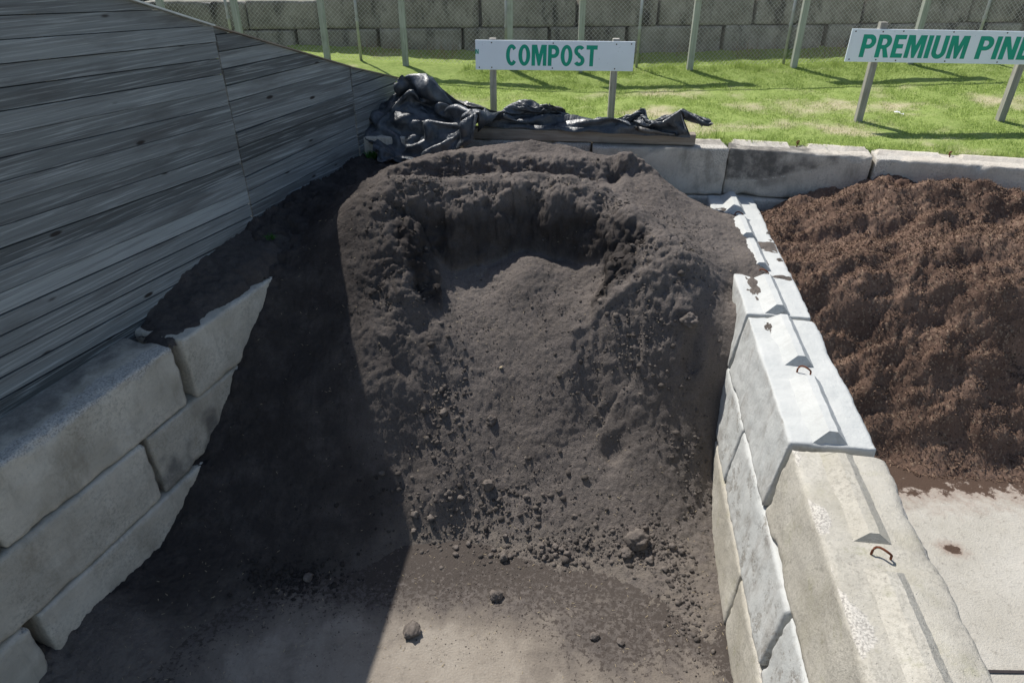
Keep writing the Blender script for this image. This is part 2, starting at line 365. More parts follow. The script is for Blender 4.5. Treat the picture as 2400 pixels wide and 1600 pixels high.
tag(link('bay_floor', me, M['floor']), kind='structure')
# slab joint in the mulch bay floor
MB().box(3.62, 5.9, -.012, .012, .007, .011).build('floor_joint', M['screw'], None, (.0, 3.19, 0), R(-1)).__setitem__('kind', 'structure')
# grass bank behind the retaining wall
nx, ny = 520, 120
X, T = np.meshgrid(np.linspace(-14, 20, nx), np.linspace(0, 1, ny), indexing='ij')
Y = Yr(X) + .50 + (13.35 - Yr(X) - .50) * T
Y = Y + .05 * fbm2(X * 4, X * 0 + 3, 3, 8) * (1 - T) ** 6
Z = gz(X, Y) + .018 * fbm2(X * 2.2, Y * 2.2, 4, 21)
Z[:, 0] -= .04
def dryfun(x, y):
    k = fbm2(x * .9, y * 1.3, 5, 31, gain=.62) * .7 - .28
    k = k + .55 * np.exp(-(((x - 2.45) / .7) ** 2 + ((y - 9.35) / .35) ** 2)) + .5 * np.exp(-(((x - 4.9) / .8) ** 2 + ((y - 9.45) / .35) ** 2)) + .25 * np.exp(-((y - 10.2) / .6) ** 2)
    k = k - .5 * np.exp(-(((x - 3.6) / .5) ** 2 + ((y - 8.6) / .25) ** 2)) - .35 * sstep(11.2, 12.0, y)
    return np.clip(sstep(-.25, .75, k), 0, 1)
dry = dryfun(X, Y)
V = np.c_[X.ravel(), Y.ravel(), Z.ravel()]; F = grid_faces(nx, ny)
sk = V.reshape(nx, ny, 3)[:, 0].copy(); sk[:, 2] = 0; sk[:, 1] += .2; n0 = len(V); V = np.r_[V, sk]
a = np.arange(nx - 1); F = np.r_[F, np.c_[a * ny, n0 + a, n0 + a + 1, (a + 1) * ny]]
me = np_mesh('grass_bank', V, F); attr(me, 'dryness', np.r_[dry.ravel(), np.ones(nx)]); tag(link('grass_bank', me, M['lawn']), kind='structure')
me = np_mesh('gravel_yard', [(-120, 13.9, 3.62), (120, 13.9, 3.9), (120, 200, 3.9), (-120, 200, 3.62)], [(0, 1, 2, 3)], False); tag(link('gravel_yard', me, M['gravel']), kind='structure')

# ------------------------------------------------------------------ concrete blocks
def block_mesh(name, L, D, H, seed, res=.026, r0=.014, chip=.06, top_chip=None, rough=.005, thr=.2, paint=None, batter=0.):
    """a cast block, x 0..L along its length, y 0..D into the wall, z 0..H, with worn and broken arrises"""
    hs = np.array([L, D, H]) / 2; nn = [max(6, int(round(q / res))) for q in (L, D, H)]
    Vs, Fs, off = [], [], 0
    for ax in range(3):
        b, c = [k for k in range(3) if k != ax]
        for sg in (-1, 1):
            u, v = np.meshgrid(np.linspace(-1, 1, nn[b] + 1), np.linspace(-1, 1, nn[c] + 1), indexing='ij')
            P = np.zeros(u.shape + (3,)); P[..., ax] = sg; P[..., b] = u; P[..., c] = v
            F = grid_faces(nn[b] + 1, nn[c] + 1)
            if (sg > 0) == (ax == 1): F = F[:, ::-1]
            Vs.append(P.reshape(-1, 3)); Fs.append(F + off); off += P.size // 3
    V = np.concatenate(Vs); F = np.concatenate(Fs)
    key = np.round((V + 1) * 1e5).astype(np.int64); _, ui, inv = np.unique(key[:, 0] * 10**12 + key[:, 1] * 10**6 + key[:, 2], return_index=True, return_inverse=True)
    V = V[ui] * hs; F = inv.reshape(-1)[F]
    n = fbm3((V + 5) * 3.6, 4, seed); n2 = fbm3((V + 9) * 14, 3, seed + 5)
    tc = chip if top_chip is None else top_chip
    am = np.where(V[:, 2] > 0, tc, chip)
    r = r0 * (1 + .5 * n2) + am * np.clip(n - thr, 0, 1) ** 1.2 + .01 * np.clip(n2, 0, 1)
    r = np.clip(r, .006, .16)[:, None]
    cl = np.clip(V, -(hs - r), hs - r); d = V - cl; ln = np.linalg.norm(d, axis=1, keepdims=True)
    Q = cl + d / np.maximum(ln, 1e-9) * np.minimum(ln, r)
    edge = (np.abs(d) > 1e-6).sum(1) > 1
    moved = np.linalg.norm(Q - V, axis=1)
    N = np.where(np.abs(V) > hs - 1e-6, np.sign(V), 0); N = N / np.maximum(np.linalg.norm(N, axis=1, keepdims=True), 1)
    Q = Q + N * (rough * fbm3(V * 9, 3, seed + 2) + .006 * fbm3(V * 2, 2, seed + 3) + rough * .6 * (moved[:, None][:, 0] > .012) * fbm3(V * 40, 2, seed + 4))[:, None]
    Q = Q + hs; Q[:, 1] -= batter * (1 - Q[:, 2] / H) * np.clip(1 - Q[:, 1] / D, 0, 1)
    cv = np.clip((moved - .008) / .03, 0, 1); sv = np.zeros(len(cv)); u_, v_, w_ = (V / hs * .5 + .5).T; nn_ = fbm3((V + 2) * 5, 3, seed + 8)
    if paint:
        a_, b_ = paint(u_, v_, w_, nn_); cv = np.maximum(cv, np.clip(a_, 0, 1)); sv = np.clip(b_, 0, 1)
    me = np_mesh(name, Q, F); attr(me, 'chip', cv); attr(me, 'stain', sv); return me
def key_bm(L, seed, hgt=.085, half=.15, top=.03):
    """one of the two ridges cast on a block's top: a wedge with sloping ends"""
    n = 16; V = []; xs = np.linspace(0, L, n + 1); rr = np.random.default_rng(seed)
    prof = [(-half, -.014), (-top, hgt), (top * .9, hgt), (.118, -.014)]
    for i, x in enumerate(xs):
        for (y, z) in prof:
            xx = x
            if z > 0: xx = np.clip(x, .055, L - .04)
            V.append((xx + (rr.normal(0, .002) if 0 < i < n else 0), y + rr.normal(0, .0016), z + (rr.normal(0, .0012) if z > 0 else 0)))
    F = []
    for i in range(n):
        for k in range(3): a = i * 4 + k; F.append((a, a + 4, a + 5, a + 1))
    F += [(0, 1, 2, 3), (n * 4 + 3, n * 4 + 2, n * 4 + 1, n * 4)]
    me = np_mesh('ridge', V, F, False); attr(me, 'chip', np.zeros(len(V))); return me
def loop_on(parent, x, y, z, rz=0., h=.062):
    pts = [(-.05, 0, -.03), (-.048, 0, h * .55)] + [(-.045 * math.cos(a), .012 * math.sin(a * 2), h * .55 + .45 * h * math.sin(a)) for a in np.linspace(.3, math.pi - .3, 7)] + [(.05, 0, h * .5), (.055, .01, -.03)]
    MB().tube(pts, .0072, 7).build('lifting_loop', M['rust'], parent, (x, y, z), rz, smooth=True)
BN = [0]
def block(p0, p1, z0, H, mat, label, group, D=.6, keys=True, loop=True, name='concrete_block', into=None, kh=.085, **kw):
    """block whose front bottom edge runs p0->p1 (plan); it reaches back to the left of that line by D"""
    p0 = np.array(p0, float); p1 = np.array(p1, float); d = p1 - p0; L = float(np.hypot(*d)); BN[0] += 1
    me = block_mesh(name, L, D, H, BN[0] * 3, **kw)
    o = link(name, me, mat, None, (p0[0], p0[1], z0), math.atan2(d[1], d[0])); tag(o, label, 'concrete block', group)
    if keys:
        kl = L / 2 - .105
        for x in (.015, L - .015 - kl):
            link('ridge', key_bm(kl, BN[0] * 5 + int(x * 10), kh), mat, o, (x, D / 2, H - .002))
        if loop: loop_on(o, L / 2, D / 2, H, R(75))
    return o
def lp(s, off=0.): return L0 + LT * s + LN * off
GL = 'grey blocks of the stacked wall under the timber boards'
lw = dict(chip=.11, r0=.02, top_chip=.13)
def leftblock(s0, s1, z0, label, off=0., keys=False, **kw):
    q = dict(lw); q.update(kw)
    return block(lp(s1, off) , lp(s0, off), z0, .605, M['block'], label, GL, keys=keys, into=1, **q) if False else block(lp(s0, off), lp(s1, off), z0, .605, M['block'], label, GL, keys=keys, **q)
leftblock(-.21, 1.56, 1.22, 'long grey block with crumbly pale top, upper course below the boards', top_chip=.20, thr=-.02, paint=lambda u, v, w, n: (sstep(.30, .12, v + .10 * n) * sstep(.985, 1., w) + sstep(.86, .97, w + .08 * n) * (v < .02), .75 * sstep(.2, .5, v + .25 * n) * (w > .98)))
leftblock(1.66, 3.42, 1.22, 'grey block with compost spilled over its top, upper course beside the pile', .02, chip=.06)
leftblock(-2.02, -.25, 1.22, 'grey block of the upper course just entering the left picture edge')
leftblock(-.80, .99, .61, 'pale grey block with rust pit, middle course of the left wall', .03)
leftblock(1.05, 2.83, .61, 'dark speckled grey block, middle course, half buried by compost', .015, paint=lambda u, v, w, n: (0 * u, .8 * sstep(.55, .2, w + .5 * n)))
leftblock(-.26, 1.50, .0, 'low grey block of the bottom course, sliver above the compost', .05)
leftblock(-2.1, -.34, .0, 'rounded grey block in the lower left corner, bottom course', .05, r0=.05)

def dp(y, off=0.):   # point on the divider's bay side (top block), at distance along from D0's Y
    k = (y - D0[1]) / DT[1]; return D0 + DT * k + DN * (.575 + off)
GD = 'blocks of the white topped dividing wall'
def divblock(ya, yb, z0, mat, label, off=0., D=.575, keys=True, **kw):
    return block(dp(yb, off), dp(ya, off), z0, .605, mat, label, GD, D=D, keys=keys, **kw)
dk = dict(chip=.045, r0=.008, res=.02, batter=.075)
divblock(3.57, 5.335, 1.225, M['white'], 'white painted block with upright rusty loop, nearest painted one', **dk)
divblock(5.385, 7.05, 1.225, M['white'], 'white painted block half covered by spilled compost, middle of the painted three', **dk)
divblock(7.08, 8.56, 1.225, M['white'], 'white painted block abutting the rear retaining wall', **dk)
divblock(1.72, 3.53, 1.215, M['near'], 'unpainted beige block with bent rusty loop, in front of the white ones', kh=.05, off=.0, D=.60, batter=.075, chip=.06, r0=.03, thr=.0, paint=lambda u, v, w, n: (sstep(.16, .02, v + .16 * n) * (w > .97) * .8, .22 * sstep(.75, .95, v + .1 * n)))
divblock(4.46, 6.2, .615, M['wash'], 'scraped whitewashed block under the nearest painted block', .072, .6, False, batter=.07, chip=.08, r0=.02)
divblock(2.68, 4.43, .615, M['wash'], 'worn whitewashed block in the middle course below the beige block', .075, .6, False, batter=.07, chip=.09, r0=.02)
divblock(.9, 2.64, .615, M['wash'], 'whitewashed block in the middle course at the bottom picture edge', .075, .6, False, batter=.07, chip=.08, r0=.02)
divblock(3.44, 5.2, .0, M['near'], 'grey bottom course block rising out of the compost, right of the bay', .145, .6, False, batter=.03, chip=.06, r0=.02)
divblock(1.66, 3.41, .0, M['near'], 'yellowish bottom course block by the bare floor, right of the bay', .147, .6, False, batter=.03, chip=.06, r0=.025)

GR = 'grey blocks of the retaining wall below the grass'
rk = dict(kh=.034, chip=.10, top_chip=.12, r0=.016)
def retblock(p0, p1, z0, label, mat='ret', H=.605, **kw):
    q = dict(rk); q.update(kw); return block(p0, p1, z0, H, M[mat], label, GR, D=.6, **q)
retblock((-2.28, 9.20), (-.70, 9.10), 1.84, 'mossy grey block half hidden under the draped tarp', loop=False)
retblock((-.66, 9.07), (1.02, 8.86), 1.835, 'grey block under the timber sleeper, left one above the compost crest', loop=False, paint=lambda u, v, w, n: (sstep(.0, .05, w - .80 + .16 * n), 0 * u))
retblock((1.035, 8.72), (2.748, 8.63), 1.835, 'grey block with chipped corner under the right end of the sleeper', loop=False, paint=lambda u, v, w, n: (sstep(.0, .06, (w - .62) - 1.5 * (1 - u) + .15 * n) + sstep(.0, .06, w - .9 - .8 * u + .1 * n), .35 * sstep(.1, .5, n)))
retblock((2.762, 8.68), (4.428, 8.295), 1.83, 'grey block with a dark sweeping stain, behind the white wall end', paint=lambda u, v, w, n: (sstep(.03, .0, np.abs(w - .30 - .75 * np.clip(u - .12, 0, 1) ** 1.2)) * (u > .15) * (u < .62) * .75, .95 * sstep(.0, .1, w - .30 - .75 * np.clip(u - .12, 0, 1) ** 1.2) * sstep(.75, .45, u + .2 * n) + .6 * sstep(.22, .0, np.hypot((u - .33) * 1.3, w - .38) + .1 * n)))
retblock((4.444, 8.24), (6.14, 7.82), 1.825, 'plain grey block with broken corner behind the bark mulch crest', paint=lambda u, v, w, n: (sstep(.0, .06, w - .45 - 3.2 * u + .2 * n), .3 * sstep(.5, .1, w)))
retblock((1.95, 8.69), (3.66, 8.42), 1.215, 'lower course block showing behind the far end of the white wall', keys=False)
retblock((3.69, 8.41), (5.45, 8.0), 1.215, 'lower course block just showing above the bark mulch', keys=False)

# ------------------------------------------------------------------ high block wall beyond the fence
GB = 'stained blocks of the high wall behind the fence'
def backblock(x0, x1, row, label, top=None):
    y = 13.3; zb = 2.755 + .009 * (x0 + x1) / 2
    z0 = zb if row == 0 else zb + .525
    H = .515 if row == 0 else (.50 if top is None else top)
    o = block((x0 + .012, y + random.uniform(-.015, .015)), (x1 - .012, y + random.uniform(-.015, .015)), z0, H, M['back'], label, GB, keys=False, res=.05, chip=.08, r0=.018)
    return o
tops = [(-6.5, -4.69), (-4.69, -3.435), (-3.40, -1.99), (-1.96, -.58), (-.55, 1.135), (1.16, 2.58), (2.6, 4.28), (4.3, 6.19), (6.22, 8.1), (8.1, 9.9)]
tl = ['upper wall block over the timber wall slope, leftmost in view', 'upper wall block behind the leaning fence posts on the left', 'upper wall block with cracked right joint, left of the tall steel post', 'upper wall block with black drips, above left of COMPOST sign', 'upper wall block directly above the COMPOST board', 'upper wall block above the right end of the COMPOST board', 'upper wall block between the two signs, over the pale block', 'upper wall block left of the PREMIUM PINE board top', 'upper wall block above the PREMIUM PINE board', 'upper wall block at the right picture edge']
for (a, b), l in zip(tops, tl): backblock(a, b, 1, l, .46 if b < -3 else .50)
bots = [(-5.66, -3.9), (-3.87, -2.42), (-2.38, -.90), (-.87, .655), (.68, 2.04), (2.08, 3.77), (3.81, 5.585), (5.64, 7.3), (7.34, 9.1)]
bl = ['lower wall block just above the sloping timber top', 'lower wall block with dark damp streaks, left of the compost sign', 'lower wall block with dead weeds at its foot', 'lower wall block partly behind the left half of the COMPOST board', 'lower wall block partly behind the right half of the COMPOST board', 'blue grey stained lower wall block right of the COMPOST board', 'pale lower wall block with a rusty patch near its right end', 'lower wall block behind the left of the PREMIUM PINE board', 'lower wall block behind the right of the PREMIUM PINE board']
for (a, b), l in zip(bots, bl): backblock(a, b, 0, l)
o = block((-8.3, 13.24), (10, 13.24), 2.4, .345, M['back'], 'low concrete footing strip along the foot of the high wall', None, D=.7, keys=False, res=.09, chip=.05); o.name = 'concrete_footing'; o['category'] = 'footing'

# ------------------------------------------------------------------ timber boarded wall
def clip_poly(P, a, b, c):      # keep a*x+b*z<=c
    out = []
    for i in range(len(P)):
        p, q = P[i], P[(i + 1) % len(P)]; dp_, dq = a * p[0] + b * p[1] - c, a * q[0] + b * q[1] - c
        if dp_ <= 0: out.append(p)
        if dp_ * dq < 0: t = dp_ / (dp_ - dq); out.append((p[0] + (q[0] - p[0]) * t, p[1] + (q[1] - p[1]) * t))
    return out
tw = thing('timber_wall', 'tall sloping wall of weathered grey horizontal boards on the left', 'wall', (-2.785, 6.95, 0))
TWO = Vector((-2.785, 6.95, 0))
def panel(p0, p1, z0, top0, top1, slope0, slope1, bh, seed, joints=()):
    """boards between plan points p0 and p1; local x runs along the wall, z up, top edge from top0 to top1"""
    p0 = Vector((*p0, 0)); p1 = Vector((*p1, 0)); L = (p1 - p0).length; rr = random.Random(seed); bm = bmesh.new(); tn = []
    n = int((max(top0, top1) - z0 + .6) / bh) + 6
    for i in range(-4, n):
        za = z0 + i * bh; f = (i + .0) / n; sl = slope0 + (slope1 - slope0) * min(1, max(0, (za - z0) / (max(top0, top1) - z0)))
        cuts = [0, L] if not joints else sorted([0, L] + [j * L for j in joints if rr.random() < .35])
        for xa, xb in zip(cuts[:-1], cuts[1:]):
            gp = .0055; wob = [rr.gauss(0, .0025) for _ in range(4)]
            P = [(xa + .004, za + sl * xa + gp + wob[0]), (xb - .004, za + sl * xb + gp + wob[1]), (xb - .004, za + bh + sl * xb - gp + wob[2]), (xa + .004, za + bh + sl * xa - gp + wob[3])]
            P = clip_poly(P, (top0 - top1) / L, 1, top0)
            P = clip_poly(P, 0, -1, -z0)
            if len(P) < 3: continue
            y = rr.gauss(0, .0035); tl = rr.gauss(0, .003)
            fr = [bm.verts.new((x, y + (tl if k % 2 else 0), z)) for k, (x, z) in enumerate(P)]; bk = [bm.verts.new((x, .03, z)) for x, z in P]
            k = len(P); tone = min(1, max(0, rr.gauss(.47, .23))); fs = [bm.faces.new(fr), bm.faces.new(bk[::-1])]
            for q in range(k): fs.append(bm.faces.new([fr[q], bk[q], bk[(q + 1) % k], fr[(q + 1) % k]]))
            tn += [tone] * len(fs)
    _pb = [bm.verts.new((x, .034, z)) for x, z in clip_poly([(0, z0), (L, z0), (L, max(top0, top1) + .5), (0, max(top0, top1) + .5)], (top0 - top1) / L, 1, top0 - .01)]; bm.faces.new(_pb); tn.append(0.)
    bmesh.ops.recalc_face_normals(bm, faces=bm.faces[:])
    me = bpy.data.meshes.new('board_panel'); bm.to_mesh(me); bm.free(); attr(me, 'tone', tn, 'FACE')
    o = link('board_panel', me, M['timber'], tw, p0 - TWO, math.atan2(p1.y - p0.y, p1.x - p0.x)); return o
J = (-2.785, 6.95); A0 = (-2.785 - .30 * 6.4, .55)
def zt(y): return 4.05 + (4.05 - 4.359) / (6.95 - 6.032) * (y - 6.95) if y < 6.95 else 4.05 - .339 * (y - 6.95)
Bq = (-2.028, 9.053); Cq = (-1.621, 10.183)
panel(A0, J, 1.30, zt(.55), 4.05, -.060, -.078, .1475, 3)
panel((J[0] + .003, J[1] + .012), Bq, 1.55, 4.046, zt(Bq[1]), .03, -.04, .152, 5)
panel((Bq[0] + .003, Bq[1] + .012), Cq, 1.9, zt(Bq[1]) - .004, 2.997, .02, -.01, .150, 9)
def tws(p): return Vector(p) - TWO
# cap strip along the sloping top, posts behind
def strip(pa, pb, w, h, mat, name, dz=0):
    a = tws(pa); b = tws(pb); d = (b - a); L = d.length; o = MB().box(0, L, -w * .25, w * .75, dz, dz + h).build(name, mat, tw, a)
    o.rotation_euler = (0, -math.atan2(d.z, math.hypot(d.x, d.y)), math.atan2(d.y, d.x)); return o
strip((A0[0], A0[1], zt(.55)), (J[0] - .005, J[1] - .015, 4.055), .16, .014, M['flash'], 'metal_flashing', .004)
strip((J[0], J[1], 4.052), (Bq[0], Bq[1], zt(Bq[1])), .10, .012, M['beam'], 'cap_board', .003)
strip((Bq[0], Bq[1], zt(Bq[1]) - .004), (Cq[0] + .06, Cq[1] + .17, 2.945), .12, .012, M['beam'], 'cap_board', .003)
for y in (1.2, 3.2, 5.2, 6.9, 8.4, 10.05):
    x = J[0] + (.30 if y < 6.95 else .36) * (y - J[1]); MB().box(-.13, -.03, -.05, .05, -y * 0, (zt(y) if y < 9.1 else 3.0) - .14).build('post', M['beam'], tw, tws((x, y, 0)), R(-17))
# ------------------------------------------------------------------ compost pile
U = [(-1.647,6.75,2.396),(-1.444,6.95,2.513),(-1.276,7.1,2.596),(-.913,7.15,2.575),(-.541,7.15,2.551),(-.216,7.2,2.559),(.113,7.25,2.581),(.487,7.2,2.573),(.761,7.1,2.548),(1.027,6.95,2.466),(1.233,6.75,2.396),(1.426,6.5,2.282),(1.582,6.35,2.203),(1.806,6.1,2.058),
     (-1.752,7.5,2.351),(-1.486,7.7,2.386),(-1.233,8.1,2.417),(-.932,8.25,2.451),(-.406,8.4,2.541),(.128,8.4,2.579),(.706,8.25,2.531),(1.17,8.1,2.432),(1.377,8.1,2.454),(1.582,8.05,2.406),(1.844,7.95,2.225),(2.061,7.9,2.081),(2.33,7.85,1.95),
     (-1.35,7.35,2.36),(-1.0,7.55,2.36),(-.6,7.62,2.37),(0,7.68,2.385),(.5,7.62,2.37),(.95,7.48,2.31),(1.3,7.25,2.24),(1.6,6.95,2.14),(1.85,6.65,2.06),(2.1,7.3,2.06),(2.1,6.7,1.98),(1.7,7.5,2.27),
     (-1.2,8.75,2.30),(-.6,8.9,2.25),(.1,8.85,2.25),(.8,8.7,2.22),(1.5,8.5,2.15),(2.2,8.4,1.86),(2.5,8.3,1.80),
     (-2.922,6.571,2.037),(-2.765,7.005,2.154),(-2.459,7.856,2.204),(-2.127,8.777,2.227),(-1.95,9.1,2.20),(-2.2,7.3,2.12),(-1.95,8.0,2.16),(-2.3,6.75,1.98),(-1.6,8.4,2.20),
     (2.50,7.75,1.885),(2.66,7.25,1.865),(2.58,6.55,1.872),(2.47,6.12,1.862),(2.38,6.35,1.88),(2.36,5.72,1.815),(2.41,6.73,1.90),(2.31,6.05,1.62),(2.78,7.8,1.80),(2.80,7.25,1.79),(2.72,6.6,1.80),(2.62,6.1,1.79),(2.5,5.6,1.70),(3.2,7.3,1.45),(3.1,6.4,1.4),(3.2,8.0,1.5),
     (-2.43,6.22,1.80),(-2.07,5.95,1.55),(-1.47,6.25,1.95),(-1.3,5.9,1.6),(2.0,5.6,1.35),(1.6,5.3,1.0),(-2.9,5.0,.7),(-2.0,4.8,.5),(0,5.2,.2),(2.2,5.2,.5),(0,6.2,1.6)]
Lo = [(.229,6.62,1.86),(.229,6.95,1.80),(-.371,6.75,1.70),(-.165,6.8,1.74),(-.655,6.6,1.66),(.499,6.72,1.76),(.75,6.35,1.68),(.787,5.7,1.36),(1.15,5.7,1.50),(-.80,6.25,1.60),(-1.0,5.85,1.42),(-1.467,6.25,1.988),(-1.32,5.95,1.655),(-1.273,5.7,1.49),(-1.127,5.3,1.063),(-.977,4.95,.552),(-1.12,6.45,2.03),(-1.246,6.75,2.25),
      (1.002,6.5,1.90),(1.194,6.15,1.70),(1.31,5.9,1.53),(1.52,6.15,1.88),(1.815,5.95,1.752),(1.958,5.6,1.366),(1.78,5.35,1.027),(1.755,4.95,.552),(1.627,4.5,.155),(.107,6.15,1.546),(.105,5.78,1.252),(.103,5.45,.955),(.101,5.13,.67),(.099,4.82,.396),(.097,4.56,.205),
      (-.764,5.85,1.413),(-.748,5.42,.977),(-.728,4.95,.552),(-.716,4.65,.282),(.964,5.6,1.14),(.944,5.15,.653),(.911,4.65,.282),(-2.069,5.95,1.556),(-1.979,5.3,1.063),(-1.93,4.85,.64),(-1.717,4.4,.26),(-2.314,4.7,.508),(-2.602,4.2,.201),(-2.451,6.5,1.85),(-1.981,6.6,2.024),
      (2.31,6.05,1.30),(2.229,5.529,.898),(2.188,5.255,.567),(2.148,4.986,.262),(2.05,4.62,.10),(1.9,4.27,.05),(1.80,3.9,.02),
      (-2.45,6.2,1.78),(-2.556,5.861,1.30),(-2.684,5.489,1.186),(-2.779,5.21,.871),(-2.951,4.711,.551),(-3.098,4.282,.276),(-3.185,4.029,.24),(-3.268,3.785,.27),(-3.434,3.303,.24),(-3.52,3.03,.13),(-2.95,3.45,.11),
      (-1.831,4.096,.04),(-1.289,4.25,.04),(-.942,4.45,.04),(-.514,4.5,.04),(.096,4.33,.04),(.687,4.22,.04),(1.061,4.08,.04),(1.41,3.9,.03),(1.55,3.4,.0),
      (-2.4,3.7,.0),(-1.8,3.75,-.05),(-.9,4.0,-.05),(.1,3.95,-.05),(1.0,3.7,-.05),(-3.1,3.0,.06),(-2.5,3.0,-.06),(-.5,3.3,-.14),(1.0,3.0,-.14),(1.7,3.2,-.03),(-1.5,3.0,-.14),(0,2.4,-.2),(-3.6,2.6,.03),(1.6,2.6,-.05)]
Lo += [(x_, y_, z_) for y_, z_ in ((7.25, 1.9), (8.2, 1.5), (9.3, 1.2)) for x_ in (-2.4, -1.2, 0., 1.2, 2.4)]
dx = .0125
xs = np.arange(-3.75, 3.35, dx); ys = np.arange(2.5, 9.15, dx); nx, ny = len(xs), len(ys)
X, Y = np.meshgrid(xs, ys, indexing='ij')
def polysd(X, Y, P):
    P = np.array(P); d = np.full(X.shape, 1e9); ins = np.zeros(X.shape, bool)
    for (x0, y0), (x1, y1) in zip(P, np.roll(P, -1, 0)):
        ex, ey = x1 - x0, y1 - y0; t = np.clip(((X - x0) * ex + (Y - y0) * ey) / (ex * ex + ey * ey), 0, 1)
        d = np.minimum(d, np.hypot(X - x0 - t * ex, Y - y0 - t * ey))
        c = ((y0 > Y) != (y1 > Y)) & (X < ex * (Y - y0) / (ey + 1e-12) + x0); ins ^= c
    return np.where(ins, d, -d)
scoop = [(-.9,5.95),(-1.12,6.3),(-1.34,6.72),(-1.26,6.98),(-.6,7.15),(-.2,7.18),(.113,7.22),(.5,7.17),(.86,7.04),(1.22,6.80),(1.46,6.42),(1.30,6.12),(.95,5.9),(.6,5.6),(-.3,5.5)]
wx = X + .07 * fbm2(X * 3.2, Y * 3.2, 3, 41) ; wy = Y + .06 * fbm2(X * 3.2, Y * 3.2, 3, 43) 
sd = polysd(wx, wy, scoop)
Uz = tps(U, X, Y, .004); Lz = tps(Lo, X, Y, .004)
brk = .20 + .10 * fbm2(X * 2.3, Y * .7, 3, 45); Uc = Uz - 0.75 * np.clip(sd, 0, brk) - (2.1 - .9 * sstep(-.60, -1.0, X) - 1.0 * sstep(.70, 1.15, X) + .3 * fbm2(X * 1.3, Y * .5, 2, 46)) * np.clip(sd - brk, 0, None)
Uc = np.where(sd > -.12, Uc - .035 * np.clip(1 + sd / .12, 0, 1) ** 2, Uc)
k = .035; hsm = np.clip(.5 + .5 * (Uc - Lz) / k, 0, 1); Zc = Lz * (1 - hsm) + Uc * hsm + k * hsm * (1 - hsm)   # smooth maximum
scarp = sstep(.0, .12, sd) * sstep(-.02, .1, Uc - Lz)
bankR = np.exp(-(((X - 1.35) / .55) ** 2 + ((Y - 6.05) / .55) ** 2)); bankL = np.exp(-(((X + 1.15) / .30) ** 2 + ((Y - 6.25) / .5) ** 2))
low = sstep(4.9, 4.3, Y) * (Zc < .5)
_yw0 = Y + .05 * np.sin(X * 3.1) + .05 * fbm2(X * 2.5, Y * 2.5, 3, 58)
rough = .008 + .012 * scarp + .010 * np.clip(bankR, 0, 1) + .012 * bankL; rough3 = .004 + .017 * scarp + .013 * np.clip(bankR, 0, 1) + .018 * bankL + .008 * sstep(.05, -.1, sd) * sstep(-.5, -.2, sd) * (Y > 6.7) + .022 * np.exp(-((_yw0 - 7.86) / .10) ** 2) * sstep(-1.75, -1.2, X) * sstep(1.9, 1.3, X)
Zc = Zc + .028 * fbm2(X * 1.7, Y * 1.7, 3, 51) * sstep(0, .5, Zc)
Zc = Zc + rough * (billow2(X * 5.5, Y * 5.5, 4, 52, .55) + .3)
Zc = Zc + .005 * fbm2(X * 24, Y * 24, 3, 53) + .004 * fbm2(X * 44, Y * 44, 1, 54) + rng.normal(0, .0017, X.shape)
def dent(cx, cy, r, dpt, ex=1.): return -dpt * np.exp(-(((X - cx) / r) ** 2 + ((Y - cy) / (r * ex)) ** 2) ** 1.5)
Zc += dent(1.18, 7.86, .10, .14, 1.3) + dent(.78, 8.12, .07, .04) - dent(1.34, 7.98, .14, .05)
Zc += dent(.98, 5.05, .11, .09, .8) + dent(1.72, 5.52, .09, .11, .9) - dent(1.66, 5.72, .10, .07) + dent(-1.05, 5.50, .08, .06) - dent(-1.12, 5.72, .14, .03) - dent(-1.0, 6.33, .11, .08, .8) - dent(-.95, 6.02, .1, .05)
# second small cut below the right bank
cut = polysd(wx, wy, [(.62,5.78),(.9,5.86),(1.28,5.98),(1.2,5.4),(.8,5.2)]); Zc -= .05 * sstep(-.02, .05, cut) * sstep(.5, .05, cut)
# stepped left bank and the crest furrow
_yw = Y + .05 * np.sin(X * 3.1) + .05 * fbm2(X * 2.5, Y * 2.5, 3, 58); Zc += (.09 * sstep(7.80, 7.93, _yw) * sstep(8.9, 8.2, Y) - .085 * sstep(7.9, 8.2, Y) - .05 * np.exp(-((_yw - 7.72) / .12) ** 2)) * sstep(-1.75, -1.2, X) * sstep(1.9, 1.3, X)
Zc -= (.01 + .02 * fbm2(X * 3, Y * 3, 2, 48)) * np.exp(-((Y - 7.60 - .05 * np.sin(X * 4)) / .17) ** 2) * sstep(-1.9, -1.3, X) * sstep(1.9, 1.2, X)
Zc += .05 * np.exp(-((Y - 8.15 - .12 * np.sin(X * 3)) / .12) ** 2) * sstep(-1.5, -.8, X) * sstep(1.6, 1.0, X)
# crumbs at the foot
Zc += .042 * fbm2(X * 7, Y * 8, 4, 59) * np.exp(-np.clip((X - L0[0]) * LN[0] + (Y - L0[1]) * LN[1], 0, None) / .10)
Zc += low * .012 * np.clip(billow2(X * 9, Y * 9, 3, 57), 0, 1)
inl = (X - L0[0]) * LN[0] + (Y - L0[1]) * LN[1]
keep_v = (Zc > -.05) & ~((X > 2.75 + .13 * (Y - 6)) & (Zc < 1.78))
Zc = np.where((inl < -.02) & (Y < 6.15), np.minimum(Zc, 1.76), Zc)
left_t = (X < -2.785 + np.where(Y < 6.95, .30, .36) * (Y - 6.95) - .01)
keep_v &= ~left_t & (Y < Yr(X) + .25)
kf = keep_v[:-1, :-1] & keep_v[1:, :-1] & keep_v[:-1, 1:] & keep_v[1:, 1:]
dry = np.clip(sstep(.25, -.02, Zc) * .9 + .45 * sstep(1.45, 2.1, X) * sstep(1.2, .3, Zc) + .25 * sstep(2.0, 2.6, X), 0, 1)
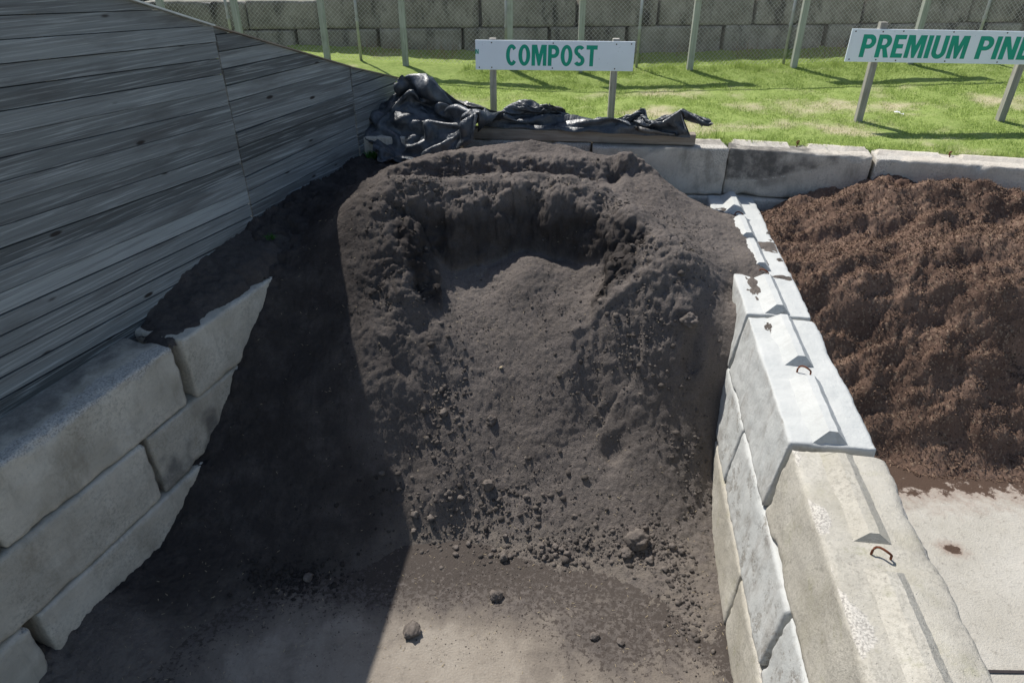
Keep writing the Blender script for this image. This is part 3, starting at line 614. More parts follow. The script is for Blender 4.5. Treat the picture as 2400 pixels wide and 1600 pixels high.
painted_shade = np.clip(scarp * .8 * sstep(2.40, 2.15, Zc) + .85 * sstep(-.55, -1.75, X + .35 * fbm2(X * 1.6, Y * 1.3, 4, 47) + .25 * sstep(6.4, 7.2, Y)) * sstep(3.2, 3.9, Y + .3 * fbm2(X * 2, Y * 2, 3, 49)), 0, 1)  # shade painted along the left side and on the scoop face, noisy edge
gx_, gy_ = np.gradient(Zc, dx); nl = np.sqrt(1 + gx_ ** 2 + gy_ ** 2)
V, F, dv, wv, r3, Nv = compact(np.c_[X.ravel(), Y.ravel(), Zc.ravel()], grid_faces(nx, ny, kf), dry.ravel(), painted_shade.ravel(), (rough3 * sstep(.02, .2, Zc)).ravel(), np.stack([-gx_ / nl, -gy_ / nl, 1 / nl], -1).reshape(-1, 3))
bl3 = 0; a_ = 1.
for k_, f_ in enumerate((5.2, 10.7, 21., 41.)): bl3 = bl3 + a_ * ((1.3 - np.abs(vn3(V * f_ * (1, 1, 1.25), 30 + k_)) * 2.6) if k_ % 2 else vn3(V * f_, 30 + k_) * 1.6); a_ *= .72
V = V + Nv * (r3 * bl3)[:, None]
me = np_mesh('compost_pile', V, F); attr(me, 'dry', dv); attr(me, 'painted_shade', wv)
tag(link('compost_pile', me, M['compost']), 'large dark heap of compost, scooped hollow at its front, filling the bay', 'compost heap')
ZC = Zc
def pile_z(x, y):
    i = int(round((x - xs[0]) / dx)); j = int(round((y - ys[0]) / dx))
    if 0 <= i < nx and 0 <= j < ny: return max(0.0, float(ZC[i, j]))
    return 0.0
def pile_zv(x, y):
    i = np.clip(np.round((x - xs[0]) / dx).astype(int), 0, nx - 1); j = np.clip(np.round((y - ys[0]) / dx).astype(int), 0, ny - 1); return np.maximum(ZC[i, j], 0)
# soil lying on the ledge between the boards and the block tops
gx = .02; s_, o_ = np.meshgrid(np.arange(1.25, 3.75, gx), np.arange(-.98, .0, gx), indexing='ij')
Xe = L0[0] + LT[0] * s_ + LN[0] * o_; Ye = L0[1] + LT[1] * s_ + LN[1] * o_
edge = .045 * fbm2(s_ * 5, o_ * 2 + 9, 4, 61)
Ze = 1.822 + .16 * sstep(1.35, 2.9, s_ - o_ * .9 - .25) * sstep(.12, -.25, o_ + edge) + .05 * sstep(2.2, 3.2, s_) + .10 * sstep(-.25, -.7, o_) * sstep(1.6, 2.6, s_)
Ze = Ze + .018 * billow2(Xe * 6, Ye * 6, 4, 62) + .006 * fbm2(Xe * 26, Ye * 26, 3, 63)
Ze = Ze - .22 * sstep(-.10, .06, o_ + edge) - .12 * sstep(1.75, 1.45, s_ - .55 * (-o_ - .3) + edge)
lt_ = (Xe < -2.785 + .30 * (Ye - 6.95) - .02)
kv = (Ze > 1.76) & ~lt_; kf = kv[:-1, :-1] & kv[1:, :-1] & kv[:-1, 1:] & kv[1:, 1:]
V, F = compact(np.c_[Xe.ravel(), Ye.ravel(), Ze.ravel()], grid_faces(*Xe.shape, kf))
me = np_mesh('soil_drift', V, F); attr(me, 'dry', np.zeros(len(V))); attr(me, 'painted_shade', np.full(len(V), .6))
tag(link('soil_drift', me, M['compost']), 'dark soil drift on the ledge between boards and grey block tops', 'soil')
# thin smears of soil left on the white block tops
def smear(cx, cy, rx, ry, label, seed, t=.016, mat='compost', z0=1.829, rz=-.13):
    n = 46; u, v = np.meshgrid(np.linspace(-1.3, 1.3, n), np.linspace(-1.3, 1.3, n), indexing='ij')
    q = 1 - np.hypot(u, v) + .55 * fbm2(u * 2.1, v * 2.1, 4, seed); z = z0 + t * np.clip(q, -.6, 1) + .004 * fbm2(u * 9, v * 9, 2, seed + 1)
    gx_, gy_ = cx + u * rx * math.cos(rz) - v * ry * math.sin(rz), cy + u * rx * math.sin(rz) + v * ry * math.cos(rz); kv = (q > -.12) & (gx_ < D0[0] + .13 * (gy_ - D0[1]) - .012); kf = kv[:-1, :-1] & kv[1:, :-1] & kv[:-1, 1:] & kv[1:, 1:]
    V, F = compact(np.c_[(u * rx).ravel(), (v * ry).ravel(), (z - z0).ravel()], grid_faces(n, n, kf))
    me = np_mesh('soil_smear', V, F); attr(me, 'dry', np.full(len(V), .25)); attr(me, 'painted_shade', np.zeros(len(V)))
    return tag(link('soil_smear', me, M[mat], None, (cx, cy, z0), rz), label, 'soil smear', 'soil smears on the white wall top')
smear(2.90, 6.98, .22, .15, 'broad soil smear across the white wall top at the second gap', 71)
smear(2.78, 6.19, .20, .055, 'narrow soil band crossing the white top behind the loop', 72)
smear(2.30, 5.22, .055, .09, 'small isolated soil patch just in front of the white block joint', 73)
smear(2.70, 8.10, .14, .07, 'small soil smear near the far end of the white wall', 74)
smear(3.07, 7.95, .045, .13, 'brown bark smear on the outer edge of the white top', 75, mat='mulch')
smear(2.40, 5.98, .085, .30, 'tapering soil strip along the ridge in front of the big spill', 79, t=.035, rz=-.05)
smear(2.99, 7.35, .05, .05, 'dark crumbly soil lump on the white top by the bark', 76, t=.035)
smear(2.84, 6.62, .03, .04, 'tiny soil fleck on the cleaner stretch of white top', 77)

# ------------------------------------------------------------------ bark mulch pile
U2 = [(3.13,8.45,1.62),(3.27,8.2,1.746),(3.529,8.1,1.909),(3.848,8.0,1.99),(4.43,7.85,2.126),(4.939,7.7,2.231),(5.404,7.6,2.187),(5.853,7.45,2.187),(6.6,7.3,2.2),(7.5,7.1,2.1),(3.0,7.9,1.64),(2.98,7.4,1.55),
      (3.126,7.2,1.602),(3.529,7.0,1.682),(3.968,6.9,1.697),(4.389,6.7,1.717),(4.934,7.0,1.851),(5.117,6.4,1.60),(5.9,6.5,1.75),(3.6,7.5,1.66),(4.4,7.3,1.78),(5.3,7.15,1.95),(2.9,6.7,1.30),(3.4,6.55,1.22),(4.0,6.35,1.15),(4.7,6.2,1.2),
      (4.014,5.557,.05),(4.208,5.387,.03),(4.626,5.321,.03),(5.271,5.256,.03),(6.5,5.2,.03),(2.85,6.2,.82),(2.75,5.8,.42),(2.7,5.5,.1),(3.3,5.5,.06),(3.6,6.0,.62),(4.4,5.8,.58),(5.2,5.8,.72),(6.5,5.9,.9),(3,5.0,-.12),(4.2,4.95,-.12),(5.3,4.85,-.12),(6.8,4.8,-.12),(8,6.5,1.4),(8.2,5.2,.1),(4,8.6,1.9),(6,8.1,2.0),(3.4,4.5,-.2),(5.5,4.3,-.25)]
dx2 = .016; xs2 = np.arange(2.66, 8.3, dx2); ys2 = np.arange(4.7, 8.6, dx2); X, Y = np.meshgrid(xs2, ys2, indexing='ij')
Zm = tps(U2, X, Y, .004)
md = sstep(0, .35, Zm)
Zm = Zm + md * (.13 * fbm2(X * 1.5, Y * 1.9, 2, 81) + (.05 * fbm2(X * 2.9, Y * 3.4, 3, 82) + .085 * fbm2(X * 1.25, Y * 3.6, 3, 87) - .05 * np.clip(fbm2(X * 2.2 + 7, Y * 2.2, 2, 86), 0, 1)) + .014 * (billow2(X * 7, Y * 7, 3, 83, .6) + .3)) + .011 * fbm2(X * 22, Y * 22, 3, 84, gain=.7) + .005 * fbm2(X * 50, Y * 50, 1, 85) + np.random.default_rng(4).normal(0, .0028, X.shape)
div_edge = D0[0] + DT[0] / DT[1] * (Y - D0[1])
kv = (Zm > -.03) & (X > div_edge - .1) & (Y < Yr(X) + .35); Zm = np.where(X < div_edge + .02, np.minimum(Zm, 1.80), Zm)
kf = kv[:-1, :-1] & kv[1:, :-1] & kv[:-1, 1:] & kv[1:, 1:]
V, F = compact(np.c_[X.ravel(), Y.ravel(), Zm.ravel()], grid_faces(*X.shape, kf))
me = np_mesh('mulch_pile', V, F); tag(link('mulch_pile', me, M['mulch']), 'reddish brown heap of shredded bark mulch right of the white wall', 'mulch heap')

# ------------------------------------------------------------------ loose pieces: shared builders
_bm = bmesh.new(); bmesh.ops.create_icosphere(_bm, subdivisions=1, radius=1); ICO_V = np.array([v.co[:] for v in _bm.verts]); ICO_F = np.array([[v.index for v in f.verts] for f in _bm.faces]); _bm.free()
def scatter_ico(name, P, r, tone, mat, seed, flat=.75):
    rr = np.random.default_rng(seed); n = len(P); J = rr.normal(1, .17, (n, len(ICO_V), 1)); sc = rr.uniform(.7, 1.3, (n, 1, 3)); sc[..., 2] *= flat
    a = rr.uniform(0, 6.28, n); c, s = np.cos(a), np.sin(a); W = ICO_V[None] * J * sc * r[:, None, None]
    x = W[..., 0] * c[:, None] - W[..., 1] * s[:, None]; y = W[..., 0] * s[:, None] + W[..., 1] * c[:, None]
    V = np.stack([x, y, W[..., 2]], -1) + P[:, None]; F = ICO_F[None] + (np.arange(n) * len(ICO_V))[:, None, None]
    me = np_mesh(name, V.reshape(-1, 3), F.reshape(-1, 3), True); attr(me, 'tone', np.repeat(tone, len(ICO_V))); o = link(name, me, mat); o['kind'] = 'stuff'; return o
def scatter_chips(name, P, ln, wd, tone, mat, seed, tilt=.5):
    rr = np.random.default_rng(seed); n = len(P); az = rr.uniform(0, 6.28, n); el = rr.normal(0, tilt, n)
    d = np.stack([np.cos(az) * np.cos(el), np.sin(az) * np.cos(el), np.sin(el)], -1); q = np.stack([-np.sin(az), np.cos(az), rr.normal(0, .4, n)], -1)
    up = np.cross(d, q); a = d * ln[:, None] * .5; b = q * wd[:, None] * .5; t = up / np.linalg.norm(up, axis=1, keepdims=True) * wd[:, None] * .25
    V = np.stack([P - a - b, P - a + b, P + a + b * .6, P + a - b * .6, P + t * 2], 1)
    F = np.array([[0, 1, 4], [1, 2, 4], [2, 3, 4], [3, 0, 4]])[None] + (np.arange(n) * 5)[:, None, None]
    me = np_mesh(name, V.reshape(-1, 3), F.reshape(-1, 3), False); attr(me, 'tone', np.repeat(tone, 5)); o = link(name, me, mat); o['kind'] = 'stuff'; return o
# compost crumbs: a band at the foot, a fan below the scarp, and a general sprinkle
def samp(n, fx, fy): return fx(n), fy(n)
px, py, pr = [], [], []
def crumbs(n, cx, cy, sx, sy, r0, sig):
    px.append(rng.normal(cx, sx, n)); py.append(rng.normal(cy, sy, n)); pr.append(r0 * np.exp(rng.normal(0, sig, n)))
crumbs(1000, -.35, 4.62, .55, .17, .0078, .6); crumbs(600, .5, 4.30, .42, .09, .0075, .6); crumbs(360, 1.25, 4.28, .14, .12, .009, .6); crumbs(260, 1.45, 3.75, .10, .30, .010, .5)
crumbs(420, -1.9, 3.98, .22, .08, .010, .5); crumbs(300, -.62, 5.35, .12, .25, .011, .5); crumbs(250, 1.7, 4.9, .12, .25, .010, .5); crumbs(500, 1.1, 5.6, .4, .25, .010, .5)
crumbs(1700, 1.35, 6.1, .38, .42, .0058, .5); crumbs(1000, -1.15, 6.3, .20, .42, .0058, .5); crumbs(900, 1.75, 7.1, .35, .35, .005, .45)
for _a, _b in ((-.9, 7.02), (-.4, 7.05), (.1, 7.08), (.5, 7.0), (.9, 6.85)): crumbs(300, _a, _b, .28, .12, .006, .5)
for _a in (-.8, -.3, .3, .9): crumbs(180, _a, 7.82, .28, .07, .0065, .5)
n = 2600; px.append(rng.normal(.1, 1.0, n)); py.append(3.15 + 1.15 * rng.random(n) ** .6); pr.append(.0032 * np.exp(rng.normal(0, .35, n)))
n = 5000; px.append(rng.uniform(-3.0, 2.3, n)); py.append(rng.uniform(4.1, 7.9, n)); pr.append(.0042 * np.exp(rng.normal(0, .35, n)))
n = 1500; px.append(rng.normal(.1, .55, n)); py.append(rng.uniform(4.6, 6.3, n)); pr.append(.0048 * np.exp(rng.normal(0, .35, n)))
px, py, pr = map(np.concatenate, (px, py, pr)); pz = pile_zv(px, py)
ok = (px > L0[0] + .343 * (py - L0[1]) + .03) & (px < 1.74 + .13 * (py - 3.3)) & (pr < .04); px, py, pz, pr = px[ok], py[ok], pz[ok], pr[ok]
scatter_ico('compost_crumbs', np.c_[px, py, pz + pr * .1], pr, np.clip(.15 + .6 * rng.random(len(px)) - .9 * sstep(-.9, -1.5, px), 0, 1), M['crumb'], 91)  # crumbs on the left darkened to go with the painted shade
n = 1300; sx_, sy_ = rng.uniform(-3, 2.6, n), rng.uniform(2.9, 8.3, n); zz = pile_zv(sx_, sy_) + .004
ok = (sx_ > L0[0] + .343 * (sy_ - L0[1]) + .05) & ~((sx_ > 1.75 + .13 * (sy_ - 3.3)) & (zz < 1.8))
scatter_chips('wood_splinters', np.c_[sx_, sy_, zz][ok], rng.uniform(.010, .032, n)[ok], rng.uniform(.003, .006, n)[ok], rng.random(n)[ok], M['splinter'], 92, .2)
n = 85000; mx, my = rng.uniform(2.7, 7.2, n), rng.uniform(4.9, 8.4, n); i = np.clip(((mx - xs2[0]) / dx2).astype(int), 0, len(xs2) - 1); j = np.clip(((my - ys2[0]) / dx2).astype(int), 0, len(ys2) - 1); mz = Zm[i, j]
ok = (mz > -.03) & (mx > D0[0] + .13 * (my - D0[1]) + .02) & (my < Yr(mx) - .02); ok &= (mz > .05) | (rng.random(n) < .35); mz = np.maximum(mz, .004)
scatter_chips('bark_chips', np.c_[mx, my, mz + .004][ok], (.012 + .05 * rng.random(n) ** 2.2)[ok], rng.uniform(.004, .012, n)[ok], np.clip(rng.random(n) ** 2.2, 0, 1)[ok], M['chip'], 93, .6)
# clods one can pick out
def clod(x, y, r, label, group, seed, flat=.8, mat='clod', name='soil_clod', ang=.0, z=None):
    bm = bmesh.new(); bmesh.ops.create_icosphere(bm, subdivisions=4 if r > .05 else 3, radius=1); V = np.array([v.co[:] for v in bm.verts])
    r = r * .78
    d = 1 + .34 * fbm3(V * 1.2 + 3, 2, seed) + .26 * (np.abs(fbm3(V * 2.6, 3, seed + 1)) - .3); V = V * d[:, None]; rr = np.random.default_rng(seed); V *= rr.uniform(.8, 1.25, 3) * np.array([1, 1, flat])
    if ang: V = np.sign(V) * np.abs(V) ** (1 - ang)
    for v, q in zip(bm.verts, V * r): v.co = q
    me = bpy.data.meshes.new(name); bm.to_mesh(me); bm.free(); me.polygons.foreach_set('use_smooth', np.ones(len(me.polygons), bool))
    o = link(name, me, M[mat], None, (x, y, (pile_z(x, y) if z is None else z) + r * flat * .62), rr.uniform(0, 6)); return tag(o, label, 'clod', group)
GC = 'clods on and below the compost slope'
clod(1.13, 4.30, .105, 'largest angular clod at the foot of the slope, casting a deep shadow', GC, 201, .85, ang=.25)
clod(-.14, 3.80, .062, 'round clod alone on the dirty floor below the clod band', GC, 202, .75)
clod(-.80, 3.47, .080, 'ragged dark clod on the pale floor beside the shadow edge', GC, 203, .75)
clod(-.22, 4.78, .055, 'pale tall clod standing on the slope above the crumb band', GC, 204, 1.25, ang=.15)
clod(-.66, 5.28, .05, 'lumpy clod high on the slope near the shadow', GC, 205, .8)
clod(-.20, 5.24, .055, 'dark clod in mid slope, right of another pair', GC, 206, .8)
clod(-.08, 4.22, .062, 'bulky clod at the lower edge of the crumb band', GC, 207, .8)
clod(1.02, 4.20, .055, 'clod touching the front of the largest clod', GC, 208, .8); clod(1.22, 4.13, .05, 'flat clod in the shadow below the largest clod', GC, 209, .6)
clod(1.70, 5.66, .09, 'rough lump by the hollow high on the right bank', GC, 210, .9)
clod(.66, 3.42, .042, 'left clod of a short row on the stained floor', GC, 211, .8); clod(.86, 3.37, .036, 'right clod of a short row on the stained floor', GC, 212, .7)
clod(-1.78, 4.0, .05, 'shaded clod among crumbs on the floor left of the shadow edge', GC, 213, .8)
LS = 'small dark soil clod among the crumbs at the slope foot'
for k in range(40):
    if k < 22: x, y = rng.normal(-.38, .5), rng.normal(4.6, .15)
    elif k < 34: x, y = rng.normal(.45, .35), rng.normal(4.25, .06)
    else: x, y = rng.normal(1.28, .14), rng.normal(4.3, .14)
    clod(x, y, rng.uniform(.022, .04), LS, 'small clods at the slope foot', 300 + k, .8)
clod(-.11, 5.62, .018, 'tiny pale yellow stone in the middle of the compost slope', None, 402, .8, 'splinter', 'pebble').__setitem__('category', 'pebble')

# ------------------------------------------------------------------ sign boards
def arc(cx, cy, rx, ry, a0, a1, n=14): return [(cx + rx * math.cos(R(a0 + (a1 - a0) * k / n)), cy + ry * math.sin(R(a0 + (a1 - a0) * k / n))) for k in range(n + 1)]
def stroke(P, wx, wy):
    """outline of a broad stroke along P"""
    l, r = [], []
    for i, p in enumerate(P):
        q0, q1 = P[max(i - 1, 0)], P[min(i + 1, len(P) - 1)]; dx_, dy_ = q1[0] - q0[0], q1[1] - q0[1]; n = math.hypot(dx_, dy_); nx_, ny_ = -dy_ / n, dx_ / n
        l.append((p[0] + nx_ * wx, p[1] + ny_ * wy)); r.append((p[0] - nx_ * wx, p[1] - ny_ * wy))
    return l + r[::-1]
def glyph(ch):
    """outlines of one heavy condensed capital in a box W wide and 1 high; a second outline is a hole"""
    if ch == 'C': return .56, [arc(.29, .5, .29, .51, 40, 320, 32) + arc(.29, .5, .10, .335, 318, 42, 26)]
    if ch == 'O': return .60, [arc(.30, .5, .30, .51, 0, 350, 35), arc(.30, .5, .105, .335, 0, 350, 35)]
    if ch == 'M': return .76, [[(0, 0), (0, 1), (.27, 1), (.38, .55), (.49, 1), (.76, 1), (.76, 0), (.58, 0), (.58, .62), (.44, 0), (.32, 0), (.18, .62), (.18, 0)]]
    if ch == 'P': return .57, [[(0, 0), (0, 1), (.30, 1)] + arc(.30, .69, .27, .31, 80, -80) + [(.30, .38), (.19, .38), (.19, 0)], [(.19, .56), (.19, .81), (.27, .81)] + arc(.28, .685, .10, .125, 80, -80, 8) + [(.27, .56)]]
    if ch == 'R': return .58, [[(0, 0), (0, 1), (.30, 1)] + arc(.30, .70, .27, .30, 80, -50) + [(.42, .42), (.58, 0), (.37, 0), (.25, .38), (.19, .38), (.19, 0)], [(.19, .55), (.19, .82), (.27, .82)] + arc(.28, .685, .10, .135, 80, -80, 8) + [(.27, .55)]]
    if ch == 'S': return .55, [stroke(arc(.275, .735, .175, .175, 28, 250, 18) + arc(.275, .27, .185, .185, 78, -152, 18), .095, .085)]
    if ch == 'T': return .56, [[(0, 1), (.56, 1), (.56, .80), (.375, .80), (.375, 0), (.185, 0), (.185, .80), (0, .80)]]
    if ch == 'E': return .48, [[(0, 0), (0, 1), (.48, 1), (.48, .81), (.19, .81), (.19, .60), (.42, .60), (.42, .41), (.19, .41), (.19, .19), (.48, .19), (.48, 0)]]
    if ch == 'I': return .19, [[(0, 0), (0, 1), (.19, 1), (.19, 0)]]
    if ch == 'U': return .58, [[(0, 1), (.19, 1)] + [(.19, .30)] + arc(.29, .30, .10, .13, 180, 360, 10) + [(.39, 1), (.58, 1)] + arc(.29, .30, .29, .32, 0, -180, 16)]
    return .62, [[(0, 0), (0, 1), (.21, 1), (.43, .42), (.43, 1), (.62, 1), (.62, 0), (.41, 0), (.19, .58), (.19, 0)]]      # N
def text_mesh(body, w, h, name, mat, parent, x, z, y, gap=.075):
    cu = bpy.data.curves.new(name, 'CURVE'); cu.dimensions = '2D'; cu.fill_mode = 'BOTH'; ox = 0
    for ch in body:
        W, outs = glyph(ch)
        for P in outs:
            sp = cu.splines.new('POLY'); sp.points.add(len(P) - 1); sp.use_cyclic_u = True
            for q, (px_, py_) in zip(sp.points, P): q.co = (ox + px_, py_, 0, 1)
        ox += W + gap
    ob = bpy.data.objects.new(name, cu); COL.objects.link(ob); bpy.context.view_layer.update()
    me = bpy.data.meshes.new_from_object(ob.evaluated_get(bpy.context.evaluated_depsgraph_get())); bpy.data.objects.remove(ob)
    n = len(me.vertices); V = np.empty(n * 3); me.vertices.foreach_get('co', V); V = V.reshape(-1, 3)
    Q = np.c_[V[:, 0] / (ox - gap) * w, np.zeros(n), V[:, 1] * h]; me.vertices.foreach_set('co', Q.ravel().astype(np.float32)); me.update(); me.name = name; me.materials.clear()
    return link(name, me, mat, parent, (x, y, z))
def signboard(name, label, loc, rz, W, Hh, zb, posts, ptop, texts, screws, group=None, pw=.045, rx=0., pm='post'):
    """posts: x positions; the board's lower edge stands zb above the ground at its left end"""
    t = thing(name, label, 'sign', loc, rz, group)
    for x in posts: MB().box(x - pw, x + pw, -.004, pw * 2 - .004, -.25, ptop).build('post', M[pm], t, bevel=.004)
    if W:
        p = MB().box(0, W, -.026, -.006, 0, Hh).build('board', M['sign'], t, (0, 0, zb), bevel=.003); p.rotation_euler = (0, rx, 0)
        for body, x, z, w_, h_ in texts: text_mesh(body, w_, h_, 'lettering', M['green'], p, x, z, -.0275)
        for (x, z) in screws: MB().tube([(x, -.024, z), (x, -.030, z)], .009, 8).build('screw', M['screw'], p)
    return t
s1 = signboard('sign_board', 'white board reading COMPOST in green on two grey posts', (-.497, 9.96, gz(.5, 9.96) - .0), R(-1.2), 2.15, .375, 3.155 - float(gz(.5, 9.96)), (.235, 1.90), 3.545 - float(gz(.5, 9.96)),
               [('COMPOST', .415, .058, 1.235, .265)], [(.05, .03), (.22, .345), (.22, .03), (1.05, .345), (1.05, .03), (1.9, .03), (1.9, .34), (2.1, .345)], rx=R(.4))
text_mesh('N', .045, .06, 'lettering', M['green'], [c for c in s1.children if c.name.startswith('board')][0], .0, .2, -.0275)
z2 = float(gz(4.8, 9.78)); s2 = signboard('sign_board', 'white board reading PREMIUM PINE in green on two weathered posts', (4.42, 9.70, z2), R(-2.2), 2.62, .40, 3.30 - z2, (.405, 2.33), 3.775 - z2,
               [('PREMIUM', .165, .058, 1.37, .278), ('PINE', 1.665, .058, .70, .278)], [(.05, .37), (.05, .03), (.40, .37), (.40, .03), (.66, .38), (.66, .025), (1.30, .38), (1.30, .025), (1.98, .38), (1.98, .025), (2.4, .025)], rx=R(.55))
# blank high boards on treated posts along the fence: only the posts stand in the picture
def tall(xa, xb, label, lean=0):
    za = float(gz((xa + xb) / 2, 12.3)); t = thing('tall_sign', label, 'sign', (xa, 12.32, za), 0, 'tall signs along the fence')
    for x in (0, xb - xa): MB().box(x - .048, x + .048, -.045, .05, -.2, 1.42).build('post', M['gpost'], t, bevel=.004)
    MB().box(-.30, xb - xa + .30, -.07, -.047, 1.12, 1.40).build('board', M['sign'], t, bevel=.003); return t
tall(-1.80, -.03, 'tall treated posts left of and behind the COMPOST board'); tall(1.15, 3.02, 'tall treated posts rising right behind the COMPOST board'); tall(4.78, 6.73, 'tall treated posts, one passing behind the PREMIUM PINE board'); tall(-4.52, -3.115, 'tall pale posts rising behind the sloping timber wall top'); tall(-7.3, -5.72, 'tall pale post at the upper left above the metal flashing')
# ------------------------------------------------------------------ chain link fence
fe = thing('chain_link_fence', 'galvanised chain link fence along the foot of the high wall', 'fence', (0, 12.46, 0)); fy = 12.46
for x in (-7.2, -4.72, -2.585, -.10, 2.14, 4.66, 7.86, 10.0):
    zb = float(gz(x, fy)); MB().tube([(x, .03, zb - .2), (x, .03, zb + 1.88)], .024, 10).build('steel_post', M['steel'], fe, smooth=True)
    MB().tube([(x, .03, zb + .62), (x, .03, zb + .66)], .032, 10).build('clamp', M['steel'], fe)
zb0, zb1 = float(gz(-7, fy)), float(gz(10, fy)); MB().tube([(-7.2, .03, zb0 + 1.86), (10, .03, zb1 + 1.86)], .02, 8).build('top_rail', M['steel'], fe, smooth=True)
wv, wf, off = [], [], 0; pit = .072; xA, xB, hh = -7.2, 10.0, 1.84
for sgn in (1, -1):
    for c in np.arange(xA - hh, xB + hh, pit):
        x0 = c; t0 = 0.; t1 = hh
        if sgn > 0: lo_, hi_ = max(0, xA - c), min(hh, xB - c)
        else: lo_, hi_ = max(0, c - xB), min(hh, c - xA)
        if hi_ - lo_ < .02: continue
        q = []
        for t in (lo_, hi_):
            x = c + sgn * t; q.append((x, .0 + .004 * sgn, float(gz(x, fy)) + .02 + t))
        r = .0017
        for p in q:
            for k in range(3): a = 2.094 * k + .5; wv.append((p[0] + r * math.cos(a) * .7, p[1] + r * math.sin(a), p[2] + r * math.cos(a) * -.7 * sgn))
        for k in range(3): wf.append((off + k, off + (k + 1) % 3, off + 3 + (k + 1) % 3, off + 3 + k))
        off += 6
link('netting', np_mesh('netting', wv, wf), M['wire'], fe)

TN = 150
